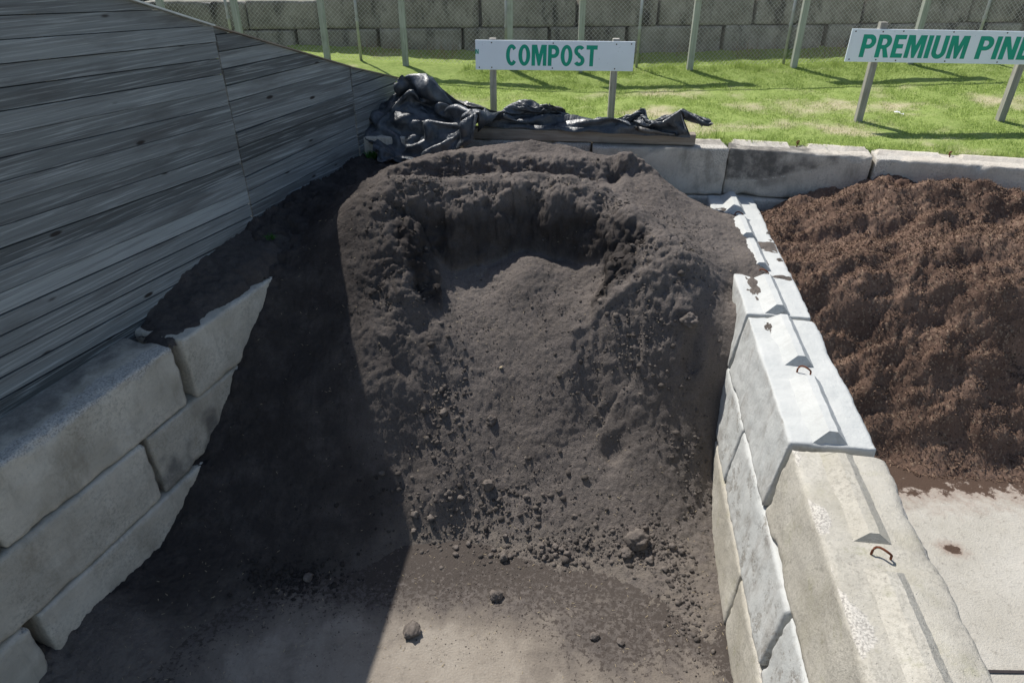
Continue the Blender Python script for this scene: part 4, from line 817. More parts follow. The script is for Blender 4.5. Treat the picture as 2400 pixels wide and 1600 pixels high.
# how the crumpled sheet lies: steps of 3 mm along each line of the sheet, x then y then z
TARP = [
-633,-1,1,1,1,4,-5,-1,-1,-6,-3,-5,-6,0,1,1,-6,-7,-11,-6,-4,-8,-3,-1,2,2,0,1,5,0,-2,9,9,4,-7,-5,1,-1,-3,-4,
3,2,6,4,4,1,2,4,4,3,4,5,0,3,6,8,8,8,-615,-2,-2,-1,-2,2,3,1,1,-1,-4,-6,-5,-5,-8,0,3,-2,-6,-12,-6,-9,
-8,-4,-3,-2,1,1,2,3,5,-3,8,10,2,-11,-6,4,3,1,-1,2,2,-4,2,3,3,5,8,5,4,1,0,5,8,5,10,10,-597,-2,-4,-3,
-1,-5,2,0,6,2,-1,-3,-5,-7,-6,-6,-5,2,2,-10,-8,-8,-9,-7,-6,-3,-2,0,1,1,2,4,2,10,5,-10,-11,2,2,2,5,7,2,-4,
-2,-1,3,5,8,7,3,1,7,5,1,8,10,10,-589,-2,-1,-3,-4,-3,0,1,5,3,-4,-1,-3,-5,-5,-5,-5,0,-4,-5,-7,-8,-7,-7,-6,-4,
-4,-1,0,2,2,1,6,8,-11,-9,0,2,2,4,4,6,6,-2,-1,-4,1,4,6,9,1,9,5,4,4,3,9,11,-585,-6,2,2,-1,-3,-2,1,
4,4,-6,-2,0,-3,-3,-5,-5,-4,-3,-4,-6,-6,-6,-6,-5,-6,-4,-3,-1,1,2,2,4,-9,-4,-1,0,2,2,3,4,4,4,6,-5,0,0,3,
4,7,7,7,0,3,4,7,11,10,-578,-7,0,-1,2,3,-2,-2,5,4,-4,-4,-4,4,-2,-4,-4,-4,-7,-7,-5,-4,-4,-6,-6,-1,-4,-5,-2,1,
0,-3,-3,-1,-1,0,0,1,1,2,3,4,4,4,3,0,0,2,3,6,4,3,6,5,3,8,11,9,-572,-5,-1,0,4,-3,3,-2,1,5,-5,-5,
0,2,-3,-2,-3,-4,-3,-6,-6,-6,-6,-6,-3,-3,-2,-2,-3,-3,-1,-1,-2,1,-2,-3,-1,2,2,1,0,3,3,5,3,4,3,1,-1,3,4,4,
5,6,10,9,8,8,-566,-3,0,-3,1,1,1,1,-1,4,-5,-3,2,-3,-2,-1,-2,-2,-2,-2,-4,-5,-6,-6,-6,-4,-4,-3,-2,-3,-1,-1,-1,-2,
-3,1,0,-1,2,0,-1,2,2,3,4,4,1,1,5,4,0,6,6,7,9,8,6,8,-557,-3,-2,0,1,0,0,0,-2,4,-2,-4,-1,0,-2,-2,
-2,-3,-1,0,-2,-5,-5,-4,-5,-5,-4,-4,-4,-3,-4,-3,-4,1,4,-3,0,1,1,-1,-1,1,1,2,3,2,2,5,5,0,2,6,5,5,9,7,
9,7,-547,-2,-2,0,0,-1,0,-1,-3,-5,2,2,-1,-2,-2,-2,-2,-3,-1,-2,-1,-2,-2,-3,-4,-5,-5,-6,-5,-4,-3,-4,0,-2,-4,3,5,-1,
-1,0,0,0,-1,0,2,3,4,5,5,-1,1,6,-2,8,10,7,9,8,-537,-1,-2,1,-1,-3,0,-2,-6,-2,1,1,0,-2,-3,-2,-1,-2,-3,-1,
-1,-1,-1,-2,-4,-5,-8,-8,-4,-2,-4,1,-5,-1,1,-1,1,4,-2,2,0,-1,0,0,1,2,3,3,3,2,1,2,3,-2,10,11,7,9,-525,-3,
1,0,-2,-3,-3,-2,-5,-3,2,0,-1,-2,-7,1,1,-1,-2,-3,-1,-2,-1,-3,-4,-6,-9,-5,-5,-2,2,-4,0,0,0,2,-1,0,0,-5,5,2,
1,0,0,0,2,2,1,1,4,3,3,-2,-3,11,9,8,-512,-4,2,0,-3,-3,-3,-3,-8,1,0,0,-1,-6,-9,3,2,1,-1,-3,-6,-6,2,-5,
-2,-7,-5,-5,-4,2,-3,2,1,0,0,-2,0,-1,-3,-1,1,7,3,-1,0,-1,0,1,1,-1,2,5,0,-12,3,9,9,7,-500,-4,2,-5,0,-2,
-2,-3,-9,2,0,1,-6,-9,-8,2,3,-1,-1,1,-3,-6,-5,-3,-3,-5,-5,-5,-2,0,1,1,1,0,-1,0,-2,-2,-1,1,-3,3,4,7,-2,0,
-2,-2,2,-1,2,-1,-4,-11,1,10,7,6,-489,-4,0,-3,0,-1,-3,-4,-8,3,2,-5,-8,-9,-8,2,-2,-1,0,-1,1,0,-10,-1,-5,-3,-4,-5,
-1,1,1,1,0,-1,0,0,-2,-2,-1,-2,2,0,1,6,6,-5,1,-3,-2,1,-5,-8,-5,-4,0,8,9,6,-480,-2,-10,4,2,0,-3,-5,-4,3,
-2,-8,-9,-8,-9,-8,-2,-1,-1,1,0,0,3,-5,0,-3,-5,-5,0,0,1,1,0,-1,-1,0,-2,-2,-1,-2,3,0,-1,7,-2,1,0,2,-4,0,
-6,-5,-7,-7,-4,4,7,8,-471,-7,-8,6,1,-1,-1,-4,-2,1,-5,-7,-8,-8,-6,-7,-1,-1,1,0,1,-1,-2,-2,-1,-4,-4,-6,0,0,1,0,
0,-1,-2,-3,1,-3,0,-2,4,0,-3,6,0,3,0,0,-2,-2,-5,-6,-7,-7,-7,-5,7,8,-462,-8,-8,-2,-1,3,1,0,0,-1,-7,-7,-7,-5,
-5,-6,-2,1,1,1,0,0,-3,-4,-1,-3,-7,-3,-2,0,0,0,-1,-1,-3,-3,-1,0,-1,-1,4,-2,0,3,4,1,3,-2,-1,-6,-6,-2,-7,-7,
-7,-7,-2,8,-455,-6,-9,-6,-3,-1,2,4,5,-6,-4,-4,-7,-2,-5,-7,-2,0,3,1,1,-1,-3,-6,-2,-2,-5,-5,-3,-1,1,0,-1,-3,-2,-2,
-1,-1,-1,-1,3,-2,3,2,3,2,4,-3,-1,-6,-4,-5,-7,-7,-7,-6,0,-2,-447,-6,-8,-8,-5,-1,3,5,6,-5,-4,-4,-6,-1,-5,-7,-2,-1,
2,3,1,-1,-5,-2,-4,-3,-3,-4,-5,-2,0,0,-1,-3,-2,-2,-1,-1,-1,-1,1,2,2,2,3,3,4,-1,-6,-4,-8,-4,-8,-6,-7,-7,-6,4,
-438,-6,-8,-8,-7,-1,3,6,6,-3,-7,-3,-6,2,-6,-4,-3,-3,1,4,-2,2,-4,-2,-3,-2,-3,-4,-6,-2,-2,0,-3,-1,-3,-2,-3,1,1,-2,
1,2,3,2,2,4,-9,4,5,-8,-8,-8,-8,-8,-6,-4,-2,-2,-429,-6,-7,-8,-8,-1,4,5,7,-2,-8,-6,-6,-4,0,-4,-6,-3,6,1,1,-1,
0,-1,-1,-2,-3,-4,-6,-4,-2,-1,-2,-2,-2,-2,-3,-3,-1,3,1,2,2,0,-5,-2,6,2,1,-5,-8,-7,-7,-6,-7,-2,-3,-5,-420,-7,-6,-7,
-7,-2,3,6,7,-2,-8,-8,-7,-8,-3,1,-4,-2,5,5,1,-3,3,-1,-1,-4,-2,-5,-4,-4,-3,-2,-2,-2,-2,-1,-1,-5,-2,-1,-1,4,4,-1,
-3,-4,3,2,0,-3,-5,-6,-7,-8,-5,-2,-1,-1,-410,-6,-7,-7,-6,-3,3,6,7,-2,-9,-8,-8,-10,-7,-3,1,-2,6,6,6,1,0,-1,-1,-4,
-4,-3,-4,-3,-3,-2,-4,-2,0,-2,0,-2,-3,-1,-1,-4,0,4,-6,0,-1,3,-3,-3,-9,-6,-2,-2,-3,-2,-1,-1,-400,-5,-7,-7,-6,-3,2,6,
8,-3,-10,-8,-11,-8,-9,-8,-4,-3,9,10,7,6,3,-1,-3,-2,-4,-3,-2,-4,-2,-4,-4,-3,1,-11,3,4,-2,0,-1,-1,-4,-2,0,-1,-5,0,
-2,-8,-4,1,1,-2,-4,-3,-2,-2,-390,-5,-5,-7,-5,-4,1,5,8,-3,-10,-7,-11,-10,-10,-10,-7,-4,4,9,10,7,8,3,-1,-2,-3,-2,-4,-1,
-3,-5,-5,-2,-10,-2,3,1,2,-1,0,1,-2,-4,-2,-1,-7,-4,-4,-3,3,0,0,-2,-3,-4,-2,-2,-381,-3,-6,-5,-6,-4,-1,6,7,-3,-9,-8,
-9,-11,-10,-11,-9,-6,0,6,9,11,10,8,1,-1,-2,-2,-2,0,-5,-5,-5,-4,-7,-3,0,3,0,1,0,-1,0,-4,-4,-1,-8,-7,0,-1,1,1,
-1,0,-2,-3,-2,-3,-373,-3,-4,-6,-4,-4,-3,5,6,-2,-7,-8,-8,-8,-10,-11,-11,-9,-3,3,8,11,13,10,5,1,-2,-2,0,-4,-3,-5,-8,1,
-7,-7,3,0,2,-2,1,-5,1,-1,-3,-4,-10,-4,-1,0,0,0,0,1,-1,-2,-1,-2,-366,-3,-3,-5,-3,-4,-4,2,6,0,-5,-6,-6,-6,-8,-11,
-12,-10,-7,0,6,9,13,13,7,1,0,0,-3,-6,-10,-9,3,-10,1,-7,5,2,-2,1,2,-4,-3,-3,-1,-1,-11,-3,-2,0,0,0,0,0,0,0,
1,-2,-361,-2,-2,-3,-4,-3,-3,-1,6,1,-2,-4,-7,-4,-4,-9,-11,-11,-11,-2,2,8,10,14,8,1,2,-3,-7,-10,-10,-10,1,-8,-1,5,3,-1,
3,0,2,-4,-1,-2,-2,-1,-10,-3,-2,-1,0,-1,0,0,1,-3,0,0,-357,-1,-1,-1,-3,-3,-2,-2,5,0,-3,2,-6,-1,-2,-7,-9,-13,-12,-4,
-2,5,9,10,11,2,-5,-8,-11,-11,-5,-9,-3,5,-7,4,5,1,3,2,2,-2,-2,0,-2,-5,-3,-3,-3,-2,-2,-2,0,0,2,-5,0,3,-352,-2,
0,1,-1,-1,-2,-5,-1,4,-2,6,-4,1,0,-4,-8,-12,-13,-6,-3,1,5,7,9,-3,-12,-9,-7,-11,-6,-1,-2,-1,0,3,4,4,2,3,2,0,
-1,0,-2,-3,-3,-3,-3,-6,-4,-3,-1,0,5,-6,1,4,-348,-2,0,2,2,0,-1,-3,-4,-2,3,9,0,-1,2,-2,-5,-12,-12,-7,-4,-3,3,4,
7,-13,-13,-11,-8,-1,-2,-3,-2,-1,0,1,5,4,0,1,5,3,-2,3,-3,-2,-2,-2,-6,-6,-4,-4,-3,1,5,-6,0,5,-342,-3,-1,3,3,-1,
-3,4,-3,-4,0,7,0,4,8,-1,-4,-10,-12,-7,-6,-3,-1,4,-3,-13,-14,-12,-1,-1,-4,-2,-3,-1,0,2,3,6,0,-2,3,6,-1,6,-2,-2,
-2,-3,-5,-6,-5,-4,-2,0,2,-6,-2,7,-336,-4,-1,4,0,-2,-4,2,6,0,-7,4,6,2,-4,9,5,-6,-11,-7,-7,-4,-1,-2,-13,-9,-14,-12,
3,-1,-5,-2,-2,-1,0,2,3,6,-1,0,0,7,2,5,0,-3,-1,-3,-5,-6,-6,-3,-3,-1,-1,-6,-2,6,-330,-4,-3,3,-5,1,-3,0,1,9,
-4,2,7,-3,-7,4,9,5,-2,-10,-4,-4,-7,-13,-10,-9,-12,-12,2,3,-4,-2,-1,-1,1,3,3,5,0,0,-2,3,7,6,1,-3,0,-3,-6,-7,
-6,-4,-4,-3,-3,-7,-2,7,-323,-5,-3,-3,1,-5,-2,-1,0,12,-1,1,7,-9,-7,2,7,7,4,-3,-4,-8,-11,-12,-9,-13,-10,-8,1,1,2,-2,
0,1,3,3,4,1,0,-1,1,4,6,7,1,-1,1,-10,-6,-4,-8,-6,-6,-6,-2,-6,-1,7,-316,-5,-4,-3,1,-6,-5,-2,-4,12,8,-1,5,-11,
-8,0,8,7,4,-2,-2,-7,-11,-8,-14,-10,-7,-6,0,1,-2,2,2,-1,6,3,-1,1,2,3,4,4,5,5,3,-1,2,-9,-10,-5,-10,-7,-7,-5,
-5,-3,-1,7,-310,-4,-4,-4,1,-6,-8,-3,-6,7,13,3,3,-10,-10,-2,6,8,5,1,-1,-8,-10,-7,-12,-6,-5,-5,-2,-3,-1,-2,2,6,7,1,
1,0,4,6,5,3,3,2,1,5,-6,2,-9,-10,-10,-8,-8,-5,-5,-3,-1,3,-304,-3,-3,-5,0,-6,-10,-7,-5,1,11,15,-3,-4,-11,-4,2,7,
7,-2,4,-8,-6,-8,-5,-5,-5,-3,-4,-2,-2,-5,-1,7,10,1,1,4,7,5,5,3,1,-1,2,-1,-1,1,1,-8,-7,-9,-8,-7,-5,-5,-3,-3,
-295,-4,-3,-6,1,-10,-10,-9,-6,-2,7,13,12,-4,-11,-6,-1,4,6,7,-4,-3,-4,-4,-4,-4,-4,-4,-3,-3,-2,-4,-2,3,13,3,5,5,6,4,
4,1,0,-1,0,-1,-2,0,-4,1,0,-8,-8,-8,-8,-5,-5,-4,-291,-5,-5,-1,-5,-11,-9,-8,-4,4,10,13,-1,-4,-7,-1,3,2,7,-2,-2,-2,
-2,-3,-4,-3,-4,-4,-3,-2,-5,-2,2,6,13,6,5,6,3,3,0,0,-1,-1,-2,-3,0,-1,-3,-3,-5,2,-3,-7,-7,-6,-6,-4,-291,-4,-1,-6,
-6,-9,-9,-4,3,9,10,-1,1,-1,-4,1,1,5,-1,0,-2,-4,-2,-4,-3,-4,-5,-5,-3,-2,0,3,6,9,8,8,6,4,0,0,2,-3,0,-2,
-4,-2,-3,-1,-6,-5,-3,0,2,-4,-4,-6,-4,-4,-286,-5,-2,-5,-7,-9,-4,4,6,8,-3,1,-2,3,0,3,2,1,0,-3,-6,-1,-4,-5,-4,-4,
-5,-2,0,1,3,6,6,8,8,6,0,0,3,3,-3,-1,0,-2,-5,-1,-6,-4,-3,-2,-1,-4,-2,1,-5,-2,-4,-4,-281,-6,-4,-2,-7,-5,3,6,
3,-3,0,-2,1,2,5,2,2,2,-5,-4,-4,-5,-7,-3,-3,-2,0,0,2,3,4,5,7,8,1,0,3,4,3,0,-4,2,-3,-2,-2,-4,-3,-4,
-4,-2,-1,-2,-3,-2,-1,-4,-2,-4,-277,-6,-4,0,-5,2,5,0,-4,-2,0,1,3,5,3,2,2,-2,-6,-6,-3,-6,-4,-2,-1,0,1,2,2,3,
5,6,2,1,2,4,3,2,-1,-3,1,3,0,-4,-2,-1,-4,-3,-3,-3,-3,-1,-3,-1,-2,-3,-3,-3,-273,-5,-3,2,2,2,-4,-2,-2,0,3,3,
2,2,4,0,2,-6,-6,-4,-4,-3,-3,-1,0,1,2,3,4,4,2,1,1,3,3,1,-1,-3,0,2,3,2,-1,0,-2,-2,-1,-2,-3,-3,-3,-2,
-3,-2,-2,-2,-3,-3,-281,-2,15,3,-2,-2,-1,-1,1,2,3,3,2,0,-3,3,-5,-6,-5,-6,1,-3,-1,2,1,2,4,3,4,0,-2,5,0,0,
-4,0,-1,2,2,3,3,1,-1,2,-2,-1,0,-3,-3,-2,-1,-3,-3,-3,-3,0,-3,-3,-275,-2,-3,14,12,9,-12,-1,3,3,1,1,-4,-3,0,-6,
-4,-6,-3,2,-2,0,1,5,3,4,3,4,-3,-2,-3,0,-1,-1,0,1,2,3,3,2,2,-2,3,1,0,0,-3,-2,-1,-3,-4,-6,-3,0,0,0,
-3,-2,-269,-1,-3,15,6,16,-7,-2,2,-3,-4,-4,3,-4,-7,-2,-5,4,-4,4,-1,4,3,4,5,7,-5,0,-2,-2,-2,-1,0,0,0,2,2,3,
2,1,1,2,2,-2,-1,-1,2,-5,-3,-1,-7,-4,-1,-1,0,0,-2,-2,-261,0,0,6,17,16,-14,-4,-5,-1,-4,-4,-4,-3,1,-5,2,7,2,2,
6,3,6,3,-3,-2,1,-1,-1,-2,-1,0,0,2,1,3,1,2,3,2,1,2,-3,-1,0,-2,-2,-1,-5,-2,-6,-4,0,-1,-3,1,0,-2,-246,1,
1,6,21,15,-38,-2,-4,0,-5,0,-1,0,2,3,4,6,7,6,-2,-2,0,2,-3,2,-1,-1,1,-1,2,0,3,1,2,2,2,2,-1,0,-1,1,
-2,0,-1,-1,-3,-1,-4,-5,-4,-3,-1,0,-2,-2,2,-1,-228,0,2,14,21,8,-36,-3,0,-1,1,2,4,0,0,0,-1,2,2,0,-1,-1,1,4,
-2,2,1,-1,3,1,1,2,-1,-1,0,1,0,-1,0,-2,1,-2,0,0,1,-2,-4,-4,-3,-3,-2,-1,-3,-1,1,-3,-1,1,-217,0,2,8,17,17,
-36,-3,-1,1,0,2,2,1,2,-1,-1,1,1,2,0,-1,0,3,-1,3,1,-1,3,1,1,-2,-1,1,0,1,1,1,-3,1,-2,2,-2,0,0,0,
1,-5,-3,-2,-4,-1,-3,0,-1,-2,-2,0,-206,0,1,4,18,13,-31,0,-2,-2,2,-1,1,2,2,-3,3,2,0,-1,2,3,-2,1,2,0,4,1,
2,2,-1,-3,0,-1,1,-2,2,3,-1,-3,1,-1,3,-1,1,-4,2,-1,-3,-1,-2,-2,-2,-2,-1,-1,-2,-1,-197,0,1,4,8,20,-31,0,0,-1,
-1,2,-1,-1,2,-2,-2,3,3,3,-3,4,1,2,2,0,3,3,1,1,1,-2,0,-3,-4,0,2,1,3,-1,2,-2,2,1,0,-3,1,1,-1,-2,
-3,-2,-1,-1,-1,-1,-2,-1,-187,-1,2,3,1,20,-22,-3,0,-1,-1,1,-1,0,1,-1,-3,-1,3,3,-2,3,3,2,-2,4,1,4,3,2,2,-3,
-2,-3,1,-1,1,0,2,1,0,1,1,1,2,-1,-3,2,0,1,-2,-4,-1,-2,0,-1,-2,-1,-179,0,1,2,2,9,-14,1,-1,0,-1,-2,0,0,
-1,2,-3,-2,-2,1,2,2,3,3,2,-5,2,4,5,0,4,2,-3,-2,-2,2,1,1,0,2,1,1,-2,2,2,2,-2,-2,0,1,1,0,-2,-3,
2,-1,-1,-2,-171,0,1,2,1,9,-10,-3,-1,0,0,-1,-1,0,-1,-1,0,-2,-1,-3,1,2,0,3,3,0,-3,5,1,3,4,4,-1,-1,-3,-2,
3,2,3,0,0,2,1,0,2,0,0,-1,0,0,0,1,0,0,-2,-1,3,-2,-163,0,1,2,1,5,-7,0,-3,-1,2,-3,-1,1,-1,-2,0,0,
-1,-2,-2,-2,1,0,3,4,-3,1,4,-1,4,4,4,0,-6,2,0,2,3,3,-2,0,2,2,0,0,1,1,-1,1,2,-1,0,1,0,-3,1,1,
-155,-1,2,2,1,4,-7,1,-1,-3,0,0,-2,1,0,-2,-1,0,3,-2,-4,-2,-2,0,-1,1,0,-1,2,3,3,2,4,5,-1,-4,-1,3,2,1,
4,-1,2,-1,2,1,2,2,-1,-2,0,2,0,1,0,-1,1,0,-147,-1,2,3,1,4,-8,1,0,-2,-2,-1,1,0,1,-1,-3,-3,0,2,-1,0,
-3,-2,0,-1,-1,1,0,0,1,2,3,3,5,1,-3,-1,2,0,3,0,3,1,1,2,1,1,2,2,-2,1,1,0,1,-2,1,0,-138,-1,2,3,
2,3,-7,1,0,-1,-1,-3,0,1,1,-2,-3,-3,-2,1,2,0,1,-3,0,-2,0,-1,0,0,0,0,0,2,2,4,3,-1,0,3,-3,3,2,2,
-1,0,3,-2,1,3,3,-1,2,0,0,1,-1,1,-128,0,1,4,2,2,-4,-2,0,1,-1,-1,-2,-2,2,0,-3,-3,-1,0,-1,-2,0,1,0,1,
0,-1,-2,0,-1,1,0,0,1,1,0,1,1,2,4,-3,3,3,2,-1,3,1,-4,0,-1,4,2,2,1,1,-3,3,-117,0,0,5,2,3,-4,-2,
-2,0,2,-2,2,-4,2,-1,-3,-2,-1,1,-3,0,0,-1,0,0,1,0,-1,-1,-1,0,0,0,0,0,1,0,0,0,1,0,2,2,3,3,-2,3,
2,-3,-2,2,2,0,2,3,-3,2,-106,1,0,5,3,3,-8,1,1,-3,1,-1,1,1,0,-3,1,-2,-2,0,-2,-1,-2,0,0,0,1,0,0,-2,
-1,-1,0,0,0,1,0,0,0,1,0,-1,-1,1,2,2,1,2,3,2,-4,-1,1,2,1,3,1,-1,-93,0,0,5,4,2,-7,1,-2,0,1,-2,
-1,0,2,0,2,-2,-1,-1,-2,0,-3,-1,-1,1,-1,1,0,-1,-1,-2,0,-1,1,-2,1,1,0,-2,2,1,-2,-1,-1,1,2,2,2,3,2,-1,
-3,2,0,2,4,0,-81,0,0,5,4,2,-6,1,-1,-1,0,-2,-1,0,1,0,2,1,-2,1,-2,-2,-1,-2,-1,-2,1,0,0,-1,-1,-1,-1,-1,
-2,1,-1,0,3,-1,-1,2,0,-3,0,1,-1,1,2,2,3,1,0,-2,1,1,3,3,-69,0,0,5,5,1,-5,0,0,-2,0,-1,-1,-1,1,-1,
1,3,0,0,-1,-3,0,-1,-2,-1,-1,-1,1,-2,0,-1,-2,0,-2,0,0,-3,0,0,0,0,1,1,1,-1,-1,0,1,2,2,3,-1,0,1,0,
2,3,-57,0,1,4,5,2,-4,-1,0,-1,-1,0,-1,-1,0,0,-1,1,2,2,-3,0,-1,-2,0,-1,-1,-2,0,-1,-2,-2,0,-1,-1,-1,-1,0,
-1,-3,1,1,-1,-3,2,3,0,-1,1,1,1,3,2,-1,0,1,0,1,-46,1,0,5,4,3,-4,0,-1,0,0,0,-1,-1,0,0,-1,-1,-2,4,
-2,1,-2,0,-2,2,-2,-1,-2,-1,-1,0,-2,0,-1,-1,-2,-1,0,-3,1,-2,2,-4,3,-3,1,1,1,2,1,3,1,1,0,-1,1,-6,-35,0,
1,4,4,4,-3,-1,0,1,-1,1,0,-1,0,-1,-1,0,0,-2,1,-2,3,-3,-1,0,0,-1,-2,-1,-2,1,-2,0,0,-2,-1,-3,-1,0,0,-3,
1,0,0,-2,1,1,1,1,2,1,2,0,1,-2,-1,1,-26,1,1,4,4,4,-2,-1,0,0,1,0,0,1,0,-1,0,-1,-1,-1,0,-2,1,-1,
-1,-2,0,1,-2,-2,0,-3,0,0,1,-1,0,-3,0,-1,-2,-1,0,1,-1,0,0,1,1,1,1,2,1,0,0,-2,-4,1,-18,1,2,4,4,4,
-2,0,0,0,-1,1,1,1,1,0,-1,0,-1,-1,-1,-2,0,-1,-1,-2,0,-1,-1,0,0,-1,-2,-1,-1,-1,1,0,0,-1,2,-3,0,-1,0,0,
-2,2,2,1,0,0,-2,0,2,-2,-5,0,-10,0,2,5,4,2,1,0,1,0,-1,0,-1,1,2,1,0,0,-1,-1,-2,-2,0,-1,-1,-2,0,-1,
-2,0,1,-1,-2,0,-1,-1,-1,-1,0,1,0,-1,1,2,-3,3,-4,-2,-4,3,-3,0,3,3,-2,1,-4,0,-3,1,2,4,5,1,2,1,1,1,
-1,0,0,-1,0,1,2,-1,0,-1,-2,-2,-1,0,-2,-2,0,-1,-2,-1,2,-1,-1,-1,0,-3,-1,-2,-2,1,3,0,1,-1,-3,-2,1,-1,-3,-3,
1,3,-2,3,3,0,-4,0,5,1,1,5,5,2,1,1,1,0,1,0,0,0,0,-2,1,1,-1,0,-1,-2,-1,-1,-1,-2,-3,0,-1,-3,1,3,
-1,-2,-1,0,-3,-1,-2,-2,-1,2,2,-3,-3,0,2,0,-2,-2,-1,1,1,-2,3,2,-1,0,14,0,2,4,5,2,2,0,2,0,0,1,0,0,
1,-1,0,0,-1,0,-4,1,-1,-2,-1,-1,-3,-3,-2,0,-2,1,-2,0,2,0,0,-2,-2,-2,-2,-1,2,-1,-3,-1,2,2,-1,-3,0,2,-1,-2,
1,5,-2,1,23,1,1,4,5,3,1,-1,2,1,0,1,1,-2,1,1,-1,0,1,-2,-3,-2,2,-3,-1,-3,-2,0,-4,-1,0,-4,1,-4,0,2,
1,0,0,-2,-2,0,0,0,-1,-3,-1,2,2,-2,-1,1,1,-3,1,5,-1,0,32,1,2,2,2,7,1,-1,1,1,0,0,1,0,0,0,1,-1,
3,-1,-4,-3,-1,2,-3,-1,-3,-5,-1,-1,1,-4,1,-5,2,-2,-1,0,2,-1,-3,1,1,0,0,-2,-1,0,2,-1,-2,2,0,-2,1,2,3,2,
41,0,2,3,-1,9,2,-1,1,-1,1,0,0,1,0,0,1,-3,1,2,-4,-2,-1,-1,-3,3,-4,-4,0,0,-1,-1,-1,-3,0,-1,-2,1,-2,1,
-2,-1,1,0,0,-1,-1,0,2,-1,-2,2,1,-2,-2,2,3,-2,49,0,2,3,-1,7,4,-1,0,0,0,0,-2,2,1,0,-2,1,-2,-1,1,-2,
-2,-1,0,-1,2,-4,-1,0,0,-1,-1,-1,0,-2,0,-2,0,-1,0,-3,2,-1,-1,2,0,-5,2,2,1,-4,0,3,-1,-1,1,1,58,0,2,3,
-2,8,2,0,0,-1,1,-1,-2,1,-1,-1,1,-1,1,-1,-2,0,-1,-3,1,-3,3,-1,1,-1,1,-1,-3,2,-1,0,1,-1,1,-3,1,-2,-1,1,
1,0,-2,3,-1,0,-2,-1,1,1,-1,1,0,-1,67,0,2,2,-2,9,3,-2,0,-1,0,1,-2,-3,-1,0,-3,2,-4,4,0,-1,-2,-3,1,-2,
-2,3,2,-1,2,2,-2,2,-2,2,1,1,1,-3,-1,-2,0,-1,0,1,-1,2,0,3,-2,0,5,-1,-4,3,0,-1,78,0,2,2,-3,9,5,-3,
0,-2,-2,3,-2,-2,-3,-1,-2,-3,1,-4,0,4,-2,-3,-3,-1,1,2,2,0,1,2,2,-1,2,1,-4,0,1,1,1,1,2,0,-1,-3,2,-2,
3,-4,1,2,4,-2,2,-3,4,1,90,-1,2,1,-2,8,5,-1,1,-4,0,-1,-2,-3,0,-1,-1,-3,-3,-3,-3,1,3,-4,-2,-2,3,1,2,-1,
2,1,1,2,0,-3,4,-3,2,3,2,0,3,0,0,0,-3,1,-3,1,-5,2,2,3,-3,3,3,1,102,-1,3,-1,-1,8,6,-1,1,-3,-1,0,
-4,-1,-2,-3,-2,-3,-3,-2,-3,-3,0,1,-4,2,0,2,1,-1,3,-1,3,1,-1,2,1,2,2,0,3,3,-3,5,-3,3,-4,2,1,-2,-1,-1,
-3,-2,3,-4,3,2,113,0,3,-3,1,8,7,-1,1,-1,-2,-1,-1,-3,-2,-3,-3,-3,-4,-3,-4,-4,-4,1,1,1,1,1,3,-4,2,3,-1,4,
0,1,2,2,0,2,3,-1,3,-3,3,-2,2,2,-2,0,0,1,1,-3,0,-4,-4,1,125,0,3,-4,2,7,8,-1,0,1,-2,-1,1,-4,-4,-4,
-4,-4,-4,-4,-3,-4,-1,1,0,-3,-1,1,3,2,-2,3,2,2,1,2,0,2,2,-1,2,3,-3,4,2,-3,1,3,1,0,-2,0,0,2,-2,-3,
-4,-2,136,0,3,-4,2,8,8,-2,1,1,-1,-2,0,-1,-3,-4,-4,-5,-4,-5,-4,-3,-1,1,-4,-1,1,-2,1,1,0,2,1,3,1,2,1,1,
2,2,-2,3,-2,3,1,1,-2,-1,4,-1,3,0,0,-2,0,-2,-3,-2,148,0,3,-5,2,8,9,-2,-1,-2,3,-2,-3,-3,-2,-2,-1,-1,-5,-4,
-4,-5,-1,-2,-1,-1,-1,-1,0,0,-1,3,-2,3,-1,3,2,2,0,1,1,-2,-1,3,0,2,0,2,-1,3,0,3,-1,-1,-2,0,-2,-2,160,0,
3,-4,0,9,10,-2,-2,-4,-1,1,-3,-2,0,-2,1,-1,-4,-4,-5,-3,-2,-2,-1,-2,-2,1,-3,1,0,0,-3,2,-2,2,1,1,1,1,1,-1,
-1,3,0,-1,1,2,-1,3,0,3,-1,3,-3,-3,2,-3,172,1,3,-5,-1,9,12,-2,-5,-1,-4,0,-3,-1,-1,1,-3,1,-4,-1,-4,-2,-2,-2,
-3,0,-2,0,-3,0,0,1,-4,-1,-1,0,2,-4,2,1,0,2,1,2,-2,0,1,0,1,1,-4,2,1,4,1,-3,-3,3,184,1,3,-4,-2,9,
12,-3,-5,-5,-2,1,-2,-2,-1,-1,0,-2,-1,-2,-1,-1,-2,-1,-3,0,-3,-1,-1,-1,-2,0,-1,0,-4,-2,3,-2,1,-3,-1,3,0,2,1,-2,
3,-3,2,1,-2,1,-1,0,1,2,-4,2,196,1,3,-4,-3,9,12,-3,-4,-5,-4,1,0,-3,-1,-1,1,-3,-1,0,-1,-1,-1,-2,-2,-3,1,-4,
2,-1,-3,0,-2,-1,-2,-3,2,-1,1,-4,-3,0,2,1,0,2,0,0,0,0,1,0,-1,0,-1,0,-1,0,207,1,2,-4,-3,7,13,-3,-4,-4,
-3,0,1,-2,-3,0,-1,-1,-1,0,-1,0,-1,-2,-3,0,-2,-2,0,1,-1,-1,-1,-3,-3,-2,0,0,-2,0,-1,1,-1,0,0,-1,4,-1,0,0,
0,0,-1,-1,0,-2,-1,-1,217,0,3,-4,-4,4,15,-1,-3,-4,-4,-1,1,-2,-2,-1,0,-2,-1,0,0,-1,0,-2,-2,0,-2,-1,-1,-2,2,-4,
